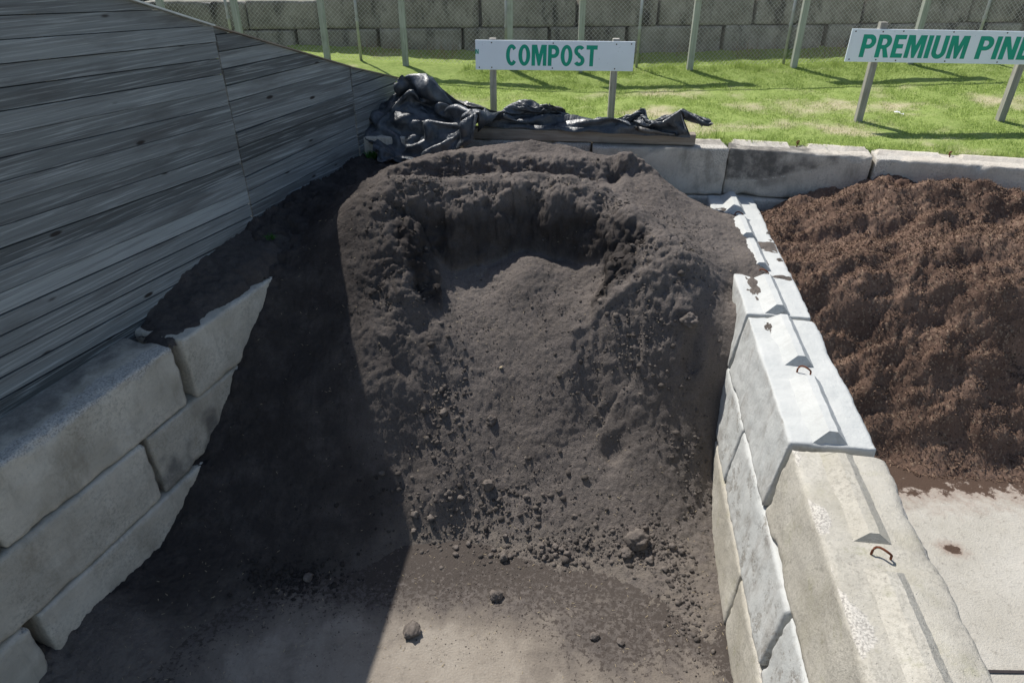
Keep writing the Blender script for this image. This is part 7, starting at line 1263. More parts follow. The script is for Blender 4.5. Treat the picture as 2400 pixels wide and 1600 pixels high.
3,4,1,3,2,2,3,3,6,5,6,5,7,8,10,9,8,5,6,6,6,3,5,6,10,9,7,2,-4,-1,5,-1,3,2,4,6,7,4,3,1,
1,2,0,5,5,-3,-124,0,5,8,3,-2,-3,-7,2,-8,0,2,6,0,4,4,2,5,2,8,7,8,7,8,7,8,8,7,6,1,7,7,6,6,
6,2,3,6,8,4,-3,4,1,3,3,4,6,8,5,2,7,-1,-1,2,4,5,5,-5,-129,2,9,9,3,0,-2,-6,-9,4,-2,-7,3,6,3,3,
4,2,10,9,9,9,9,8,7,7,6,6,3,-1,5,5,6,6,8,10,1,1,2,4,6,1,2,3,4,6,7,5,2,8,7,-2,3,3,3,5,
3,-5,-129,7,7,7,3,0,-1,-7,-10,-3,-3,0,5,1,5,3,3,5,11,11,11,10,9,8,7,6,6,3,-2,7,6,5,0,4,4,10,9,4,
2,2,3,2,4,4,4,6,2,6,3,9,8,0,5,3,2,5,2,-3,-129,11,5,5,2,-4,3,-8,-4,-8,1,2,-1,2,2,4,4,7,8,12,
12,11,9,8,6,5,2,1,12,4,7,3,5,4,0,4,7,11,5,-2,2,4,3,3,3,4,6,0,9,8,9,5,0,9,3,2,5,-1,-128,5,
10,3,-2,-2,0,3,-10,-8,1,3,4,2,5,1,2,3,7,11,12,12,10,7,6,3,1,10,8,8,8,6,4,3,3,1,4,6,9,7,-1,2,
2,2,3,3,3,3,3,9,9,10,0,10,11,2,-1,4,-127,3,9,2,-3,-3,2,5,-10,-7,4,6,3,7,3,-1,-1,1,5,8,10,11,11,7,
8,1,9,10,8,12,7,5,4,3,4,5,4,3,10,8,4,-2,-1,4,0,3,1,2,1,6,9,10,12,1,10,4,4,5,-130,6,7,-6,0,0,
5,3,-10,0,9,3,10,3,4,-3,-2,4,4,3,6,12,5,8,8,8,10,9,10,12,10,6,3,4,4,2,6,3,4,11,9,2,0,-3,0,-4,
3,4,-1,2,10,10,10,5,11,-1,6,6,-129,2,2,8,-2,-5,0,4,-6,11,2,13,6,5,3,-4,2,4,4,4,3,4,8,7,9,6,9,10,
12,12,10,6,5,3,3,2,2,2,8,9,8,8,4,-2,-6,0,-6,1,6,1,4,8,10,11,10,4,-4,6,-124,-5,7,-1,0,-1,-1,-1,3,8,
14,10,7,5,3,-3,3,5,5,6,4,4,-3,9,2,9,10,8,14,12,9,6,5,0,0,4,2,7,6,10,7,10,7,-4,-1,-2,-6,-6,2,13,
6,3,7,9,9,7,-6,1,-129,8,7,-2,2,-1,-2,-2,3,12,15,9,7,4,0,-8,4,4,9,8,6,5,1,-4,4,10,10,9,11,12,8,7,
3,0,1,-1,6,13,4,10,5,11,9,-1,-1,-9,-6,-3,3,15,4,3,7,8,6,7,2,-1,-128,9,8,5,2,0,-3,-3,2,16,13,10,7,0,
-6,-10,2,10,9,8,7,5,1,-2,1,11,10,8,10,11,9,6,4,0,-2,5,7,9,9,10,5,11,10,2,-4,-8,-10,-1,3,11,12,0,6,7,
6,7,6,-3,-122,9,9,8,2,0,-2,-3,-3,17,16,10,5,-5,-11,-7,-2,10,10,8,8,4,0,-6,10,12,11,9,3,11,9,8,3,-3,6,6,
12,9,8,10,7,10,8,3,-3,-8,-13,2,2,10,5,7,6,6,7,6,0,6,-115,7,10,9,4,1,-3,-5,-6,16,18,11,5,-11,-7,-7,-10,9,
10,8,7,5,-5,3,12,13,12,9,6,2,9,9,4,-1,8,10,7,8,13,10,11,6,8,3,-4,-8,-11,-1,8,7,8,6,6,6,5,5,7,-1,
-108,7,9,9,6,1,-5,-8,-5,11,18,14,8,-10,-6,-7,-7,-6,9,8,4,6,-1,9,12,13,12,9,8,2,1,10,1,8,9,4,5,14,13,12,
5,9,7,3,-3,-6,-2,0,0,9,9,7,6,5,5,4,4,5,-104,10,8,10,7,0,-8,-7,-7,8,17,15,9,0,-4,-5,-5,-4,-10,0,5,5,
9,10,13,12,10,9,8,0,-1,9,4,10,9,1,5,13,13,9,7,6,7,1,-5,-5,0,-2,12,11,8,8,7,7,3,5,5,2,-102,9,10,11,
8,2,-8,-9,-8,5,16,16,13,5,1,-3,-3,-3,-10,-5,0,5,7,10,12,9,10,7,6,-2,0,4,10,11,3,9,1,6,12,4,6,8,8,2,
-3,-5,-2,11,12,11,10,9,8,4,6,5,-174,1,-96,9,10,10,9,3,-7,-10,-12,4,15,15,16,11,5,1,-1,-1,-10,-6,-4,1,5,8,10,8,
7,6,5,-2,-1,4,10,8,9,0,10,4,0,11,5,-2,7,6,-2,-2,9,10,11,11,7,10,10,9,6,4,-178,1,-90,8,10,10,8,5,-5,-11,
-13,2,14,13,16,13,10,6,2,0,-5,-6,-7,-4,0,5,7,7,6,5,4,-3,0,5,10,9,4,-2,4,8,-2,6,8,8,-2,3,5,6,8,10,
11,9,11,9,7,8,9,6,-180,1,-84,7,9,10,8,6,-3,-10,-14,2,12,9,12,16,13,10,6,3,-1,-5,-7,-8,-6,-1,5,6,5,5,-2,6,
-2,7,4,10,-2,1,10,-2,8,1,3,7,9,-2,12,9,3,10,11,11,9,9,9,7,7,8,-181,1,-78,6,8,9,9,6,1,-9,-12,1,8,8,
9,10,14,14,10,6,1,-3,-6,-9,-8,-6,1,6,1,4,8,-5,6,2,2,7,9,-9,7,9,-2,4,4,7,8,-2,16,14,4,5,12,12,11,9,
8,7,7,7,-183,1,-73,6,6,8,9,8,4,-7,-9,0,6,6,6,5,9,15,12,10,4,-1,-4,-9,-9,-8,0,4,5,7,-3,1,3,7,5,2,
3,4,-10,6,6,8,0,4,3,4,17,14,0,10,14,12,12,9,8,6,7,8,-185,1,-68,5,6,7,8,8,7,-3,-8,1,4,4,3,3,6,9,
12,12,9,2,-4,-6,-10,-9,0,7,6,-4,2,8,4,6,8,0,3,3,-5,-9,7,4,1,7,7,5,5,16,1,12,14,13,12,10,9,7,8,7,
-188,2,-63,5,5,6,8,7,8,0,-6,1,1,3,5,3,1,7,10,11,8,6,-7,0,-7,-8,-2,9,-2,4,8,7,6,2,9,2,3,2,-8,-10,
-3,3,3,8,7,5,9,7,2,13,14,14,12,11,8,8,7,0,2,-13,-59,5,5,5,6,8,7,4,-5,2,3,0,6,0,-1,6,7,9,9,7,
-7,2,-2,-6,-6,8,5,6,3,4,10,5,8,4,1,-6,-3,-9,-4,-1,0,5,7,8,6,1,8,12,14,14,11,11,8,8,8,-3,1,3,-55,6,
5,5,5,5,7,6,2,1,4,-2,6,-3,-3,4,6,9,8,7,-6,-4,3,-8,3,7,6,6,8,0,10,10,7,4,2,-6,-10,-8,-4,-2,-1,2,
7,7,2,5,5,10,15,12,11,10,8,7,9,-3,0,4,-51,6,6,4,5,5,6,6,6,4,4,-2,2,2,-8,1,5,7,7,7,-6,2,-5,3,
2,4,6,5,7,5,11,10,8,4,0,-4,-9,-11,-2,-2,-3,-1,8,1,6,3,3,11,12,12,10,8,8,7,9,-4,-1,4,-48,7,6,4,5,6,
6,5,7,7,4,-1,2,-7,-3,0,3,6,7,6,1,-4,2,-1,4,7,4,3,3,6,12,11,8,5,0,-4,-8,-11,-2,1,-2,-2,-9,6,9,2,
3,12,12,10,10,8,7,7,6,-4,-2,4,-44,6,6,4,6,7,6,7,6,5,6,2,-3,0,-2,-3,0,4,7,-1,6,1,0,1,6,7,4,2,
-4,4,10,12,9,6,1,-4,-11,-7,1,-8,-6,-1,-6,7,10,-2,7,13,12,11,9,7,7,5,4,-5,-2,4,-41,5,7,4,6,7,7,7,8,-1,
10,4,-1,3,-3,0,-1,-1,2,4,2,3,2,6,7,6,2,1,-5,-6,8,10,10,8,2,-4,-10,-1,-9,-8,-9,-3,0,5,11,-2,8,13,11,11,
10,7,6,4,2,-4,-1,4,-39,6,6,6,5,7,7,7,8,-3,11,8,2,3,-1,2,-1,-1,0,2,2,4,6,7,6,2,3,1,-6,-10,-3,7,
9,9,7,-5,-7,-11,-10,-8,-6,1,1,1,12,0,8,7,11,12,9,7,5,3,4,-2,1,5,-35,5,6,6,4,8,8,7,6,0,5,11,6,3,
2,3,0,-1,1,1,3,4,5,8,6,4,2,-1,-10,-10,-9,0,7,8,5,-4,-10,-11,-9,-7,1,2,2,1,5,9,4,4,6,11,5,7,6,4,
4,4,3,7,-31,5,5,6,5,8,8,7,6,5,-2,10,8,6,3,4,1,1,0,1,3,4,5,8,7,4,0,-3,-9,-9,-9,-10,-3,7,7,-7,
-9,-10,-9,3,2,2,0,5,-4,8,9,10,-1,2,6,6,6,5,6,5,6,7,-25,4,6,6,4,9,7,8,7,6,1,-1,10,9,4,5,2,2,
1,1,2,3,6,8,4,3,-1,-4,-8,-10,-10,-6,-11,-2,4,-8,-8,-7,-2,2,4,3,2,-2,2,9,2,9,9,6,3,2,5,5,6,5,5,1,
-17,4,5,6,4,8,9,8,8,7,2,-1,0,10,7,5,4,2,2,-3,5,4,6,3,3,1,-1,-4,-8,-9,-11,-7,-12,-11,3,-9,-6,-3,0,2,
4,1,2,0,5,10,-1,8,10,9,9,5,-3,5,-3,4,4,3,-2,5,5,5,6,8,8,8,7,2,-1,-5,9,9,7,3,1,4,-4,6,3,4,
0,1,-1,-2,-3,-6,-8,-9,-9,-10,-12,-10,0,-6,-6,0,0,6,0,2,1,5,8,1,4,10,9,8,7,8,6,-5,1,-2,2,3,16,5,5,6,
6,8,7,6,2,-2,-6,9,5,6,9,3,0,-3,4,2,-1,-6,1,-2,-2,-4,-5,-6,-8,-9,-10,-10,-8,-6,-7,-3,-2,-1,3,3,6,-2,4,9,
0,3,8,8,6,8,7,8,8,6,-6,0,-5,2,35,5,4,5,7,8,5,-1,-5,-1,7,4,7,3,3,8,-2,-1,-4,-4,-6,-1,-4,-3,-5,-4,
-6,-7,-7,-8,-7,-6,-2,-6,-6,-4,4,5,1,-6,-2,2,8,4,0,8,4,7,8,8,8,3,7,8,4,-7,-4,0,53,5,5,3,8,5,-3,-5,
0,5,4,6,5,2,-7,-3,-2,2,-7,-3,-3,-5,-5,-4,-4,-6,-6,-5,-6,-4,-3,-2,-6,-7,1,4,2,-2,-2,0,1,-7,2,5,4,6,7,6,
6,8,8,7,3,6,8,-5,-5,-2,71,5,4,2,7,-4,-5,1,4,3,4,3,1,-5,-8,-8,2,-3,-7,-5,-2,-6,-3,-4,-5,-4,-4,-4,-2,-3,
-3,-8,-2,3,1,-2,1,3,1,1,-2,-7,-5,7,4,3,6,6,6,7,7,7,5,6,8,-3,-6,-3,87,4,4,1,-6,-2,3,2,2,2,0,-4,
-8,-9,-7,-2,3,-7,-5,-4,-3,-3,-3,-3,-3,-2,-5,-2,-4,-6,-10,7,2,-1,1,3,3,2,2,-1,-4,-6,-9,4,3,5,3,6,7,7,6,6,
7,7,4,1,-6,-4,0,19,71,4,3,1,-1,0,0,-4,-6,-8,-8,-4,3,-7,-3,-1,-2,0,-5,-2,-4,-5,-1,-4,-6,-7,-6,-4,7,1,3,3,
3,3,3,1,-1,-4,-5,-7,-8,2,4,1,4,6,6,7,6,7,5,6,2,6,-5,-5,0,19,-20,16,17,20,41,-2,-8,-7,-7,-2,1,4,-6,1,
-3,1,-3,-5,-2,-3,-5,-6,-7,-5,-7,-10,5,7,6,3,3,3,2,1,1,-2,-4,-5,-7,-6,-5,3,1,0,6,5,5,5,6,2,5,6,7,6,
-2,-5,0,19,-12,11,19,8,37,-5,-9,5,3,0,-4,-3,2,-4,0,-5,0,-4,-3,-7,-7,-6,-7,-6,-1,0,5,5,5,4,3,2,2,-1,-2,-4,
-6,-7,-6,-2,-1,5,2,1,-1,4,5,6,0,5,6,4,5,6,2,-4,0,19,-9,17,5,9,39,-6,-1,7,-3,1,-2,-3,-5,1,-6,0,-7,-5,
-7,-5,-7,-5,2,-1,-5,6,3,5,1,4,-2,5,-2,1,-5,-6,-5,-4,1,-4,4,3,0,-4,5,2,1,6,1,5,1,5,4,5,5,-1,0,19,
1,20,2,17,13,5,-2,7,0,-5,-4,-4,-6,-6,-8,-5,-4,-6,-2,1,-3,-4,0,6,-2,3,6,-3,4,-3,5,-1,0,-6,-4,-5,4,-6,5,-5,
5,-3,-3,-1,3,5,5,0,4,4,3,0,4,4,4,2,0,20,21,14,-2,21,-12,-3,-1,-4,-4,-6,-1,-7,3,4,-3,-4,-3,-4,3,4,-5,-3,
0,5,4,-7,6,3,-7,1,3,2,-5,-4,-2,4,-4,5,-4,5,-3,-4,-3,1,5,0,4,4,4,1,4,-1,4,1,4,1,0,20,22,3,12,12,
-10,0,-6,1,0,-6,-4,-3,-5,0,5,0,-4,-3,-1,5,1,-4,2,-4,-2,5,4,-5,4,1,2,-2,-4,-4,-4,0,5,-4,5,-3,4,-3,-4,-3,
2,3,3,1,3,0,5,3,-1,5,0,4,0,20,22,-4,13,10,-10,5,-4,-3,6,0,-4,-4,-4,2,-2,0,-4,2,-1,-3,4,2,-5,1,-4,1,
-1,-1,6,-4,6,-4,1,1,-4,-4,3,3,-4,5,-7,4,-4,3,-5,3,2,3,-1,2,2,2,1,4,0,3,0,19,22,-6,19,-4,-5,5,4,-4,
1,6,-1,-3,-4,1,0,-1,-2,-1,1,-2,-2,-1,0,1,-3,-4,3,-5,1,1,4,4,4,0,-4,-1,-4,3,-4,4,-3,-4,1,4,-2,-5,2,4,
1,2,3,1,2,4,-2,-2,0,19,20,-2,13,8,-14,2,4,2,-1,4,-3,0,-4,1,4,3,-1,-1,1,-1,-3,-3,2,-1,-2,-3,-3,-2,-3,4,
4,4,1,3,-1,-3,-3,1,-4,1,1,-4,-2,3,3,-2,-5,1,3,2,2,3,0,4,0,-5,0,19,18,3,5,22,-13,-5,1,4,-1,-4,1,4,
-1,-2,3,2,2,2,0,0,-1,-2,-2,3,-1,-3,-3,-3,-4,0,4,4,3,1,0,-4,0,-3,-4,0,4,-1,-4,-1,3,3,-1,-4,-4,1,3,1,
3,0,5,-1,0,19,15,5,2,20,-4,-4,-4,4,1,-4,-2,2,4,2,-1,4,0,-1,3,2,1,1,-3,1,2,-3,-1,-2,-4,-4,1,2,4,4,
-4,-1,-3,0,-4,-3,0,4,0,-2,0,4,-1,-2,-2,-4,-3,4,1,-3,4,5,0,19,12,7,0,16,-1,2,-2,-3,5,-1,-2,-1,3,4,-1,-2,
6,0,-3,4,3,2,2,-2,3,1,-4,1,-2,-3,-4,1,1,0,3,-4,-1,-4,1,-2,-4,-2,-2,-1,0,2,4,1,-2,-2,-4,1,3,-3,-4,3,
0,18,9,10,-2,14,-2,5,0,-3,-2,2,-1,3,4,2,-1,-1,5,2,0,-4,3,3,5,3,2,2,0,0,-3,0,-3,-3,0,2,0,-4,-3,0,
-2,-1,-3,0,-3,-3,-3,0,3,4,2,-2,-4,-4,3,1,-2,-3,0,18,5,12,-2,12,-4,5,3,-4,-3,0,4,4,3,0,-2,-3,-1,4,5,5,
-2,1,4,2,2,5,4,3,2,0,-1,-3,-3,-2,3,0,-5,-2,-4,1,-2,-1,-2,-3,-2,-3,2,0,3,1,-3,-4,-3,3,1,-5,0,18,1,14,
-2,9,-3,4,4,0,-3,-4,1,4,4,0,-3,-2,-4,1,5,5,6,1,1,4,3,3,5,4,4,4,3,1,-1,-3,-2,0,-1,-5,1,-3,-3,-3,
-2,-3,0,0,0,-3,-2,3,-1,-4,-4,1,4,-5,0,18,-4,17,-2,7,-1,0,4,4,1,-4,-3,-2,4,4,-4,-4,6,-5,1,1,4,4,4,3,
5,5,1,6,3,5,5,3,5,2,0,-1,-1,-3,-4,2,-3,-4,-3,-1,-4,-4,2,-2,-1,-3,0,-3,-4,-1,6,-4,0,18,-7,16,1,5,-2,-2,
4,2,4,-2,4,-3,2,-7,3,-4,5,4,2,0,-4,5,5,-1,2,6,5,2,4,5,5,2,5,4,2,2,4,-6,3,2,-1,-2,-3,-4,1,-4,
-4,1,-1,-5,-4,-4,-3,-2,5,-1,0,18,-11,16,5,1,12,-6,-2,-2,4,-2,5,2,3,-1,-3,-3,-2,4,4,2,3,-4,3,5,-1,2,5,2,
3,4,4,4,5,5,-1,3,5,2,-4,4,4,2,1,-4,0,-2,-2,-4,1,-2,-5,-6,-6,-5,1,4,0,18,-13,13,10,-4,18,-5,3,-5,-3,-3,
0,3,2,3,1,-2,-2,4,2,3,3,2,-2,4,3,-1,3,3,5,5,-2,4,5,4,1,3,4,5,0,-1,5,4,3,3,0,-2,-2,-2,-4,-4,
1,-6,-6,-5,-6,1,0,18,-14,8,14,-5,23,-5,1,-4,-4,-4,-2,0,4,0,0,4,0,1,3,1,3,4,2,-4,5,4,2,5,4,5,0,-1,
4,5,4,5,0,4,5,-4,3,5,0,2,5,1,-1,0,-1,-5,-4,-1,-7,-2,-6,-5,0,18,-15,4,16,-6,29,-2,-4,-4,-4,-5,-3,-1,2,5,
-2,-1,1,3,4,0,3,3,4,3,1,4,4,5,3,3,-2,3,1,4,5,3,4,4,5,2,1,2,2,-5,5,5,1,1,0,-2,-3,-4,-7,-1,
-6,-4,0,18,-16,1,16,-4,31,-2,-2,-4,-4,-4,-5,-1,2,4,4,1,-5,-1,5,1,3,1,4,5,0,5,4,2,0,2,3,-1,4,5,4,5,
4,-2,5,3,-1,-2,5,3,2,1,5,3,2,-1,-4,0,-7,-2,-2,-3,0,18,-16,-1,13,1,31,-3,4,-6,-5,-5,-4,-4,4,3,4,4,4,-4,
3,-1,4,1,4,-2,4,2,3,4,5,-2,-4,1,5,4,4,3,5,-4,7,-4,7,-4,6,-4,3,3,4,4,5,4,1,-5,-6,0,3,-6,0,18,
-16,-1,8,6,33,2,-4,-2,-5,-4,-6,-4,-1,6,4,4,3,5,-3,3,-2,4,3,0,2,3,3,-2,3,4,0,-5,2,5,4,-1,5,0,3,-1,
5,-3,6,-3,3,4,3,3,3,5,3,-3,-4,-2,-133,1,0,18,-17,0,4,11,36,-1,-5,-4,-1,-4,-5,-5,-3,2,5,5,5,3,4,4,-3,3,
2,3,-3,5,-2,5,-1,-4,7,-5,4,-1,4,0,3,1,4,-1,3,-1,4,1,2,4,4,4,3,1,1,-1,-4,-4,-127,0,0,18,-17,0,1,16,
38,-2,-4,-5,-6,-2,-3,-4,-5,0,4,5,5,4,4,3,4,-1,4,2,-3,-1,4,3,1,-4,4,-1,-2,4,2,0,4,0,1,2,2,1,3,3,
3,3,2,0,0,-1,-2,1,5,-6,-125,1,0,18,-17,1,-1,18,39,-1,-5,-4,-3,-4,-5,-4,-3,-5,3,5,5,4,5,4,1,4,2,3,0,-2,
0,3,4,-3,-1,4,0,-3,4,3,-2,1,4,-1,3,3,0,3,0,-4,1,0,1,1,3,2,5,-1,-126,0,0,18,-17,1,-1,19,38,1,-4,-3,
-4,-4,-4,-4,-5,-3,-3,6,3,5,5,5,1,5,3,0,3,0,-2,3,2,2,-3,3,2,1,-2,4,2,-1,-2,-1,0,3,2,1,2,3,2,2,
0,-2,4,1,0,4,-129,0,0,18,-17,2,-2,19,38,2,-2,-4,-4,-4,0,-5,-5,0,-5,-3,5,3,5,5,1,5,3,2,-4,2,2,0,4,2,
3,2,2,2,0,-2,3,3,1,-2,-2,3,1,2,-3,3,3,1,4,-2,2,3,1,1,-131,1,0,18,-17,3,-2,17,36,3,2,-4,-4,-5,-1,0,
-5,0,-4,-4,-1,1,5,5,0,1,7,2,-3,-1,1,1,3,3,3,3,4,3,3,-1,0,3,4,1,-4,2,3,3,-3,0,3,1,3,-1,4,1,
3,-1,-133,0,0,18,-17,3,-1,14,35,2,4,0,-4,-4,-3,4,-3,-5,1,-4,-4,2,2,-3,6,-3,4,2,1,3,5,-3,1,3,1,3,4,-1,
3,2,3,3,2,2,1,-2,3,3,4,-3,1,2,3,-1,4,1,3,1,-137,0,0,18,-17,0,9,4,36,0,4,5,-1,-4,-3,-2,3,-3,-3,-3,
-2,-4,0,-4,1,5,4,5,1,2,4,0,-3,5,0,3,1,3,4,3,-2,4,1,3,0,3,3,-1,-1,3,0,3,2,-2,4,2,4,-2,5,2,
0,18,-17,1,12,-3,36,0,5,1,3,1,-3,-4,-1,3,-3,0,-3,-4,0,-4,-6,0,4,4,2,1,6,4,-1,4,-1,5,3,1,3,1,4,-1,
4,4,-4,2,2,4,-1,-2,3,3,1,2,3,-1,-1,4,1,2,0,18,-16,0,15,-8,37,0,4,1,5,-1,3,-3,-3,0,3,-4,1,-3,-4,-5,
-2,-5,2,-1,5,-1,6,2,5,3,1,2,5,-3,4,4,3,0,5,-1,5,-3,5,-3,7,-3,-3,7,-3,1,3,4,-1,-3,4,4,0,18,-16,2,
16,-10,36,-1,3,4,2,4,-2,3,0,0,-2,-1,-4,-3,-4,-2,-5,-4,1,-4,1,2,4,4,5,1,-2,4,5,0,3,4,5,-3,5,-2,3,3,
1,4,-3,3,-1,8,-3,-2,4,2,4,0,-5,2,0,18,-17,6,16,-13,39,-2,-2,4,4,5,-2,-4,0,2,-3,1,-3,0,-3,-4,-2,-4,-3,-3,
-4,3,4,3,2,5,-2,4,3,3,4,3,2,1,0,1,3,2,1,2,3,-2,5,-1,4,-2,2,2,2,3,0,-2,0,18,-17,8,18,-15,42,-1,
-5,2,-1,5,0,-4,-4,1,-1,-3,0,-2,-2,0,-4,-4,-4,-2,-2,1,4,3,3,1,4,-1,4,4,0,1,2,1,3,3,4,4,-5,0,3,0,
3,1,2,1,0,4,3,4,1,-2,0,18,-18,13,18,-18,42,1,-5,1,-4,-4,4,-2,-3,-4,1,-3,-4,-1,-3,-1,-1,-4,-2,-3,2,1,3,1,
4,3,0,3,2,-1,4,-2,4,2,4,3,4,2,2,-6,-4,6,-5,4,-3,2,4,2,4,3,2,4,0,18,-18,17,18,-20,40,1,-5,0,-3,-1,
-4,3,-4,-4,-5,-3,-5,-4,-4,-3,-1,-1,-2,2,1,2,4,2,1,3,1,2,1,4,-1,5,3,4,2,4,-2,5,-3,5,-7,7,-5,-3,-4,-3,
0,2,4,2,4,5,0,18,-17,20,17,-21,39,-3,-1,-1,-4,1,-2,-3,-3,-5,-4,-5,-5,-4,-4,-4,-5,-1,0,1,4,3,3,2,3,2,2,2,
2,3,3,2,1,4,1,2,3,-4,5,-5,3,4,-2,-5,-4,0,-3,-3,1,3,-2,5,0,18,-15,20,18,-22,35,-5,-5,-1,-4,0,3,-3,-2,-2,
-4,-3,-5,-5,-5,-4,-5,-2,2,4,4,4,-3,3,3,2,-1,4,-1,3,3,0,4,-1,3,3,-2,2,4,-4,-1,3,2,-2,-4,-4,-2,-2,-4,2,
-2,0,0,18,-13,20,19,-22,28,-7,-4,-4,-3,-2,1,1,-1,-1,-1,-3,-3,-4,-5,-5,-4,0,3,4,-2,5,4,-6,4,4,-5,4,-3,3,3,1,
3,5,-3,3,-3,3,4,1,-4,-2,4,-4,5,-3,-3,-4,-3,-4,-2,1,0,18,-11,20,20,-22,21,-7,-7,-7,-1,-4,-1,-1,0,0,0,3,-4,-3,
-2,-2,-5,4,2,2,-4,6,-3,6,-4,4,-6,5,-5,3,3,4,-1,6,0,-3,-3,2,3,4,-3,4,-5,5,-4,4,-4,-4,0,-3,-3,-2,0,18,
-8,18,21,-20,15,-8,-7,-2,-5,-4,0,2,4,2,-6,-3,-2,0,1,-4,-5,0,2,4,-5,3,4,-3,4,-3,-4,2,-4,1,6,-2,6,0,4,-3,
-4,1,4,5,-1,4,-4,4,-3,-1,-2,-1,-3,-1,-4,-3,0,18,-5,16,22,-18,9,-7,-2,-8,1,-4,2,-4,5,4,0,-5,-1,-4,-1,-4,-6,-3,
4,2,-3,0,5,1,-1,1,-2,-4,1,-4,3,-4,2,5,-2,5,-3,0,4,3,3,-2,6,-3,-5,0,-2,3,-3,-3,-4,0,0,18,-2,14,22,-15,
4,-6,-2,-2,-3,-5,0,4,-4,4,5,-2,-5,-2,-4,-5,-4,-3,5,-4,5,-6,4,3,-4,6,-4,0,-4,-5,5,-5,3,-3,-4,2,4,3,-1,5,
2,-3,4,5,-4,4,-5,-3,-2,-3,-2,-2,0,18,0,14,20,-10,-2,-5,-1,0,-1,-4,-3,4,-4,0,5,-1,-5,-3,-3,-5,-3,1,3,2,-5,4,
-6,4,-4,5,-4,4,-3,-3,-2,0,-4,0,-3,-4,-2,5,-1,1,4,2,0,5,3,6,0,-2,-4,-5,-4,-3,0,18,1,14,19,-4,-6,-5,-1,0,
1,-4,-4,1,3,-6,0,1,-5,0,-4,-4,-2,2,4,-2,4,-1,0,-6,-1,-1,1,2,4,-2,-4,-4,-1,-4,2,-3,-3,-4,4,-5,1,4,2,1,
5,5,3,0,-3,-4,-5,-5,0,18,2,14,16,4,-11,-5,0,1,0,-3,-2,-2,2,-4,-3,2,-3,-2,-4,-4,-1,3,4,-2,4,-3,4,1,-6,2,
-5,4,-2,4,-4,-5,-3,0,-5,-1,2,0,-5,0,-6,0,4,1,0,4,6,4,-3,-5,-4,-5,0,18,2,15,12,10,-14,-2,-5,3,2,-2,-2,-4,
1,-3,-3,-1,2,-4,-2,-4,-3,4,3,4,-2,-4,3,4,2,-5,4,-5,4,-5,4,-5,-4,1,-1,-6,-4,0,2,-4,-2,-3,-2,2,1,1,2,6,
-1,-4,-5,-4,0,18,3,16,11,10,-12,-4,-1,-5,3,2,-4,-2,-2,0,-2,-3,1,-1,-4,-4,-2,3,4,2,2,-4,-3,4,3,3,1,1,-4,3,
-6,4,-6,2,2,-4,-5,-5,1,-1,-4,-4,0,-4,-4,-1,6,2,1,-2,-5,-3,0,18,4,17,11,10,-13,-5,0,-3,-2,2,-1,-2,-4,1,-3,-1,
-2,1,0,-4,-4,-1,4,2,1,4,-2,-4,2,4,3,3,3,-5,2,-5,5,-5,4,2,-5,-3,-4,0,-5,-3,-2,-3,-2,-3,0,-4,-5,5,-1,-5,
0,18,6,18,11,8,-21,-5,1,-3,-1,-2,1,-2,-1,3,1,-4,-3,0,4,-2,-4,-4,0,5,0,3,-4,5,2,1,1,4,3,5,-1,-5,-2,4,
-3,4,2,-5,0,-5,-5,-1,-5,0,-5,-1,-4,-2,-2,-4,-5,2,0,18,7,20,12,4,-27,-2,-3,0,-4,0,-2,-1,-2,5,2,-2,-2,0,4,2,
-5,-3,-1,1,0,-3,5,-4,1,2,5,3,5,3,4,1,-2,4,-3,1,3,0,-1,-1,-5,-4,-4,-5,-2,-4,1,-4,-5,-2,-4,-2,0,18,8,21,
13,1,-33,-1,-5,-1,-2,-1,1,-3,-3,1,2,4,-2,-2,-1,6,-2,-2,-7,0,2,-1,1,4,1,-3,3,5,5,5,3,5,4,3,1,0,0,-1,
-5,1,0,-5,-1,-5,0,-5,-5,0,-4,-1,-3,-4,0,19,9,21,14,-4,-35,-4,-1,-4,-3,-1,1,1,-3,-2,0,2,3,-1,-4,4,6,2,-2,-7,
-5,-5,1,2,1,4,0,4,5,5,6,5,4,3,-2,5,-3,1,-1,-4,2,1,-3,-5,-4,4,-2,-4,-3,-4,0,-4,0,19,10,21,14,-7,-40,-1,
-3,-2,0,3,4,-1,-4,-3,-3,-2,1,2,-2,1,5,0,5,1,-6,-4,-5,-3,4,-3,1,3,5,6,5,5,3,6,-2,4,3,-4,1,-4,0,2,
0,-4,-4,-1,4,-5,3,-4,-1,-4,0,19,11,21,12,-7,-43,4,-3,4,0,-4,3,0,-4,1,-3,-1,-2,-1,-1,0,4,-2,0,2,2,-5,-2,-4,
0,2,-3,1,3,5,6,5,4,1,4,1,5,1,-4,-3,1,-2,5,-4,-5,2,4,-6,4,3,-6,-2,0,19,12,20,10,-5,-44,0,4,1,4,-1,
-4,2,-1,-5,1,-1,-3,1,-3,-1,0,0,4,-4,1,-2,-2,-2,1,0,1,0,-3,4,4,6,4,3,5,-1,5,2,1,-6,4,-5,2,1,-5,0,
4,1,2,4,-1,-5,0,19,14,18,8,-3,-45,-1,3,3,4,1,-4,1,4,0,-4,-3,-3,0,4,-1,-4,-3,-1,-1,1,-2,-3,-1,1,2,-3,0,
0,4,1,2,4,4,3,5,0,5,3,-3,-5,-1,-1,-1,1,4,4,0,4,2,2,-4,0,18,18,14,5,1,-44,-2,1,2,1,4,-1,-2,4,2,
2,-1,-4,-3,2,3,-5,-3,0,-3,-1,-3,-2,0,-3,4,-1,-2,3,4,-1,3,0,3,1,3,2,3,3,3,3,4,-3,-3,-6,2,4,4,4,-2,
5,2,0,18,19,10,5,4,-42,-5,3,1,4,-2,5,-3,-2,4,2,3,-2,1,-4,-3,0,-4,0,-1,-3,-3,0,-4,5,-4,6,-3,4,3,2,2,
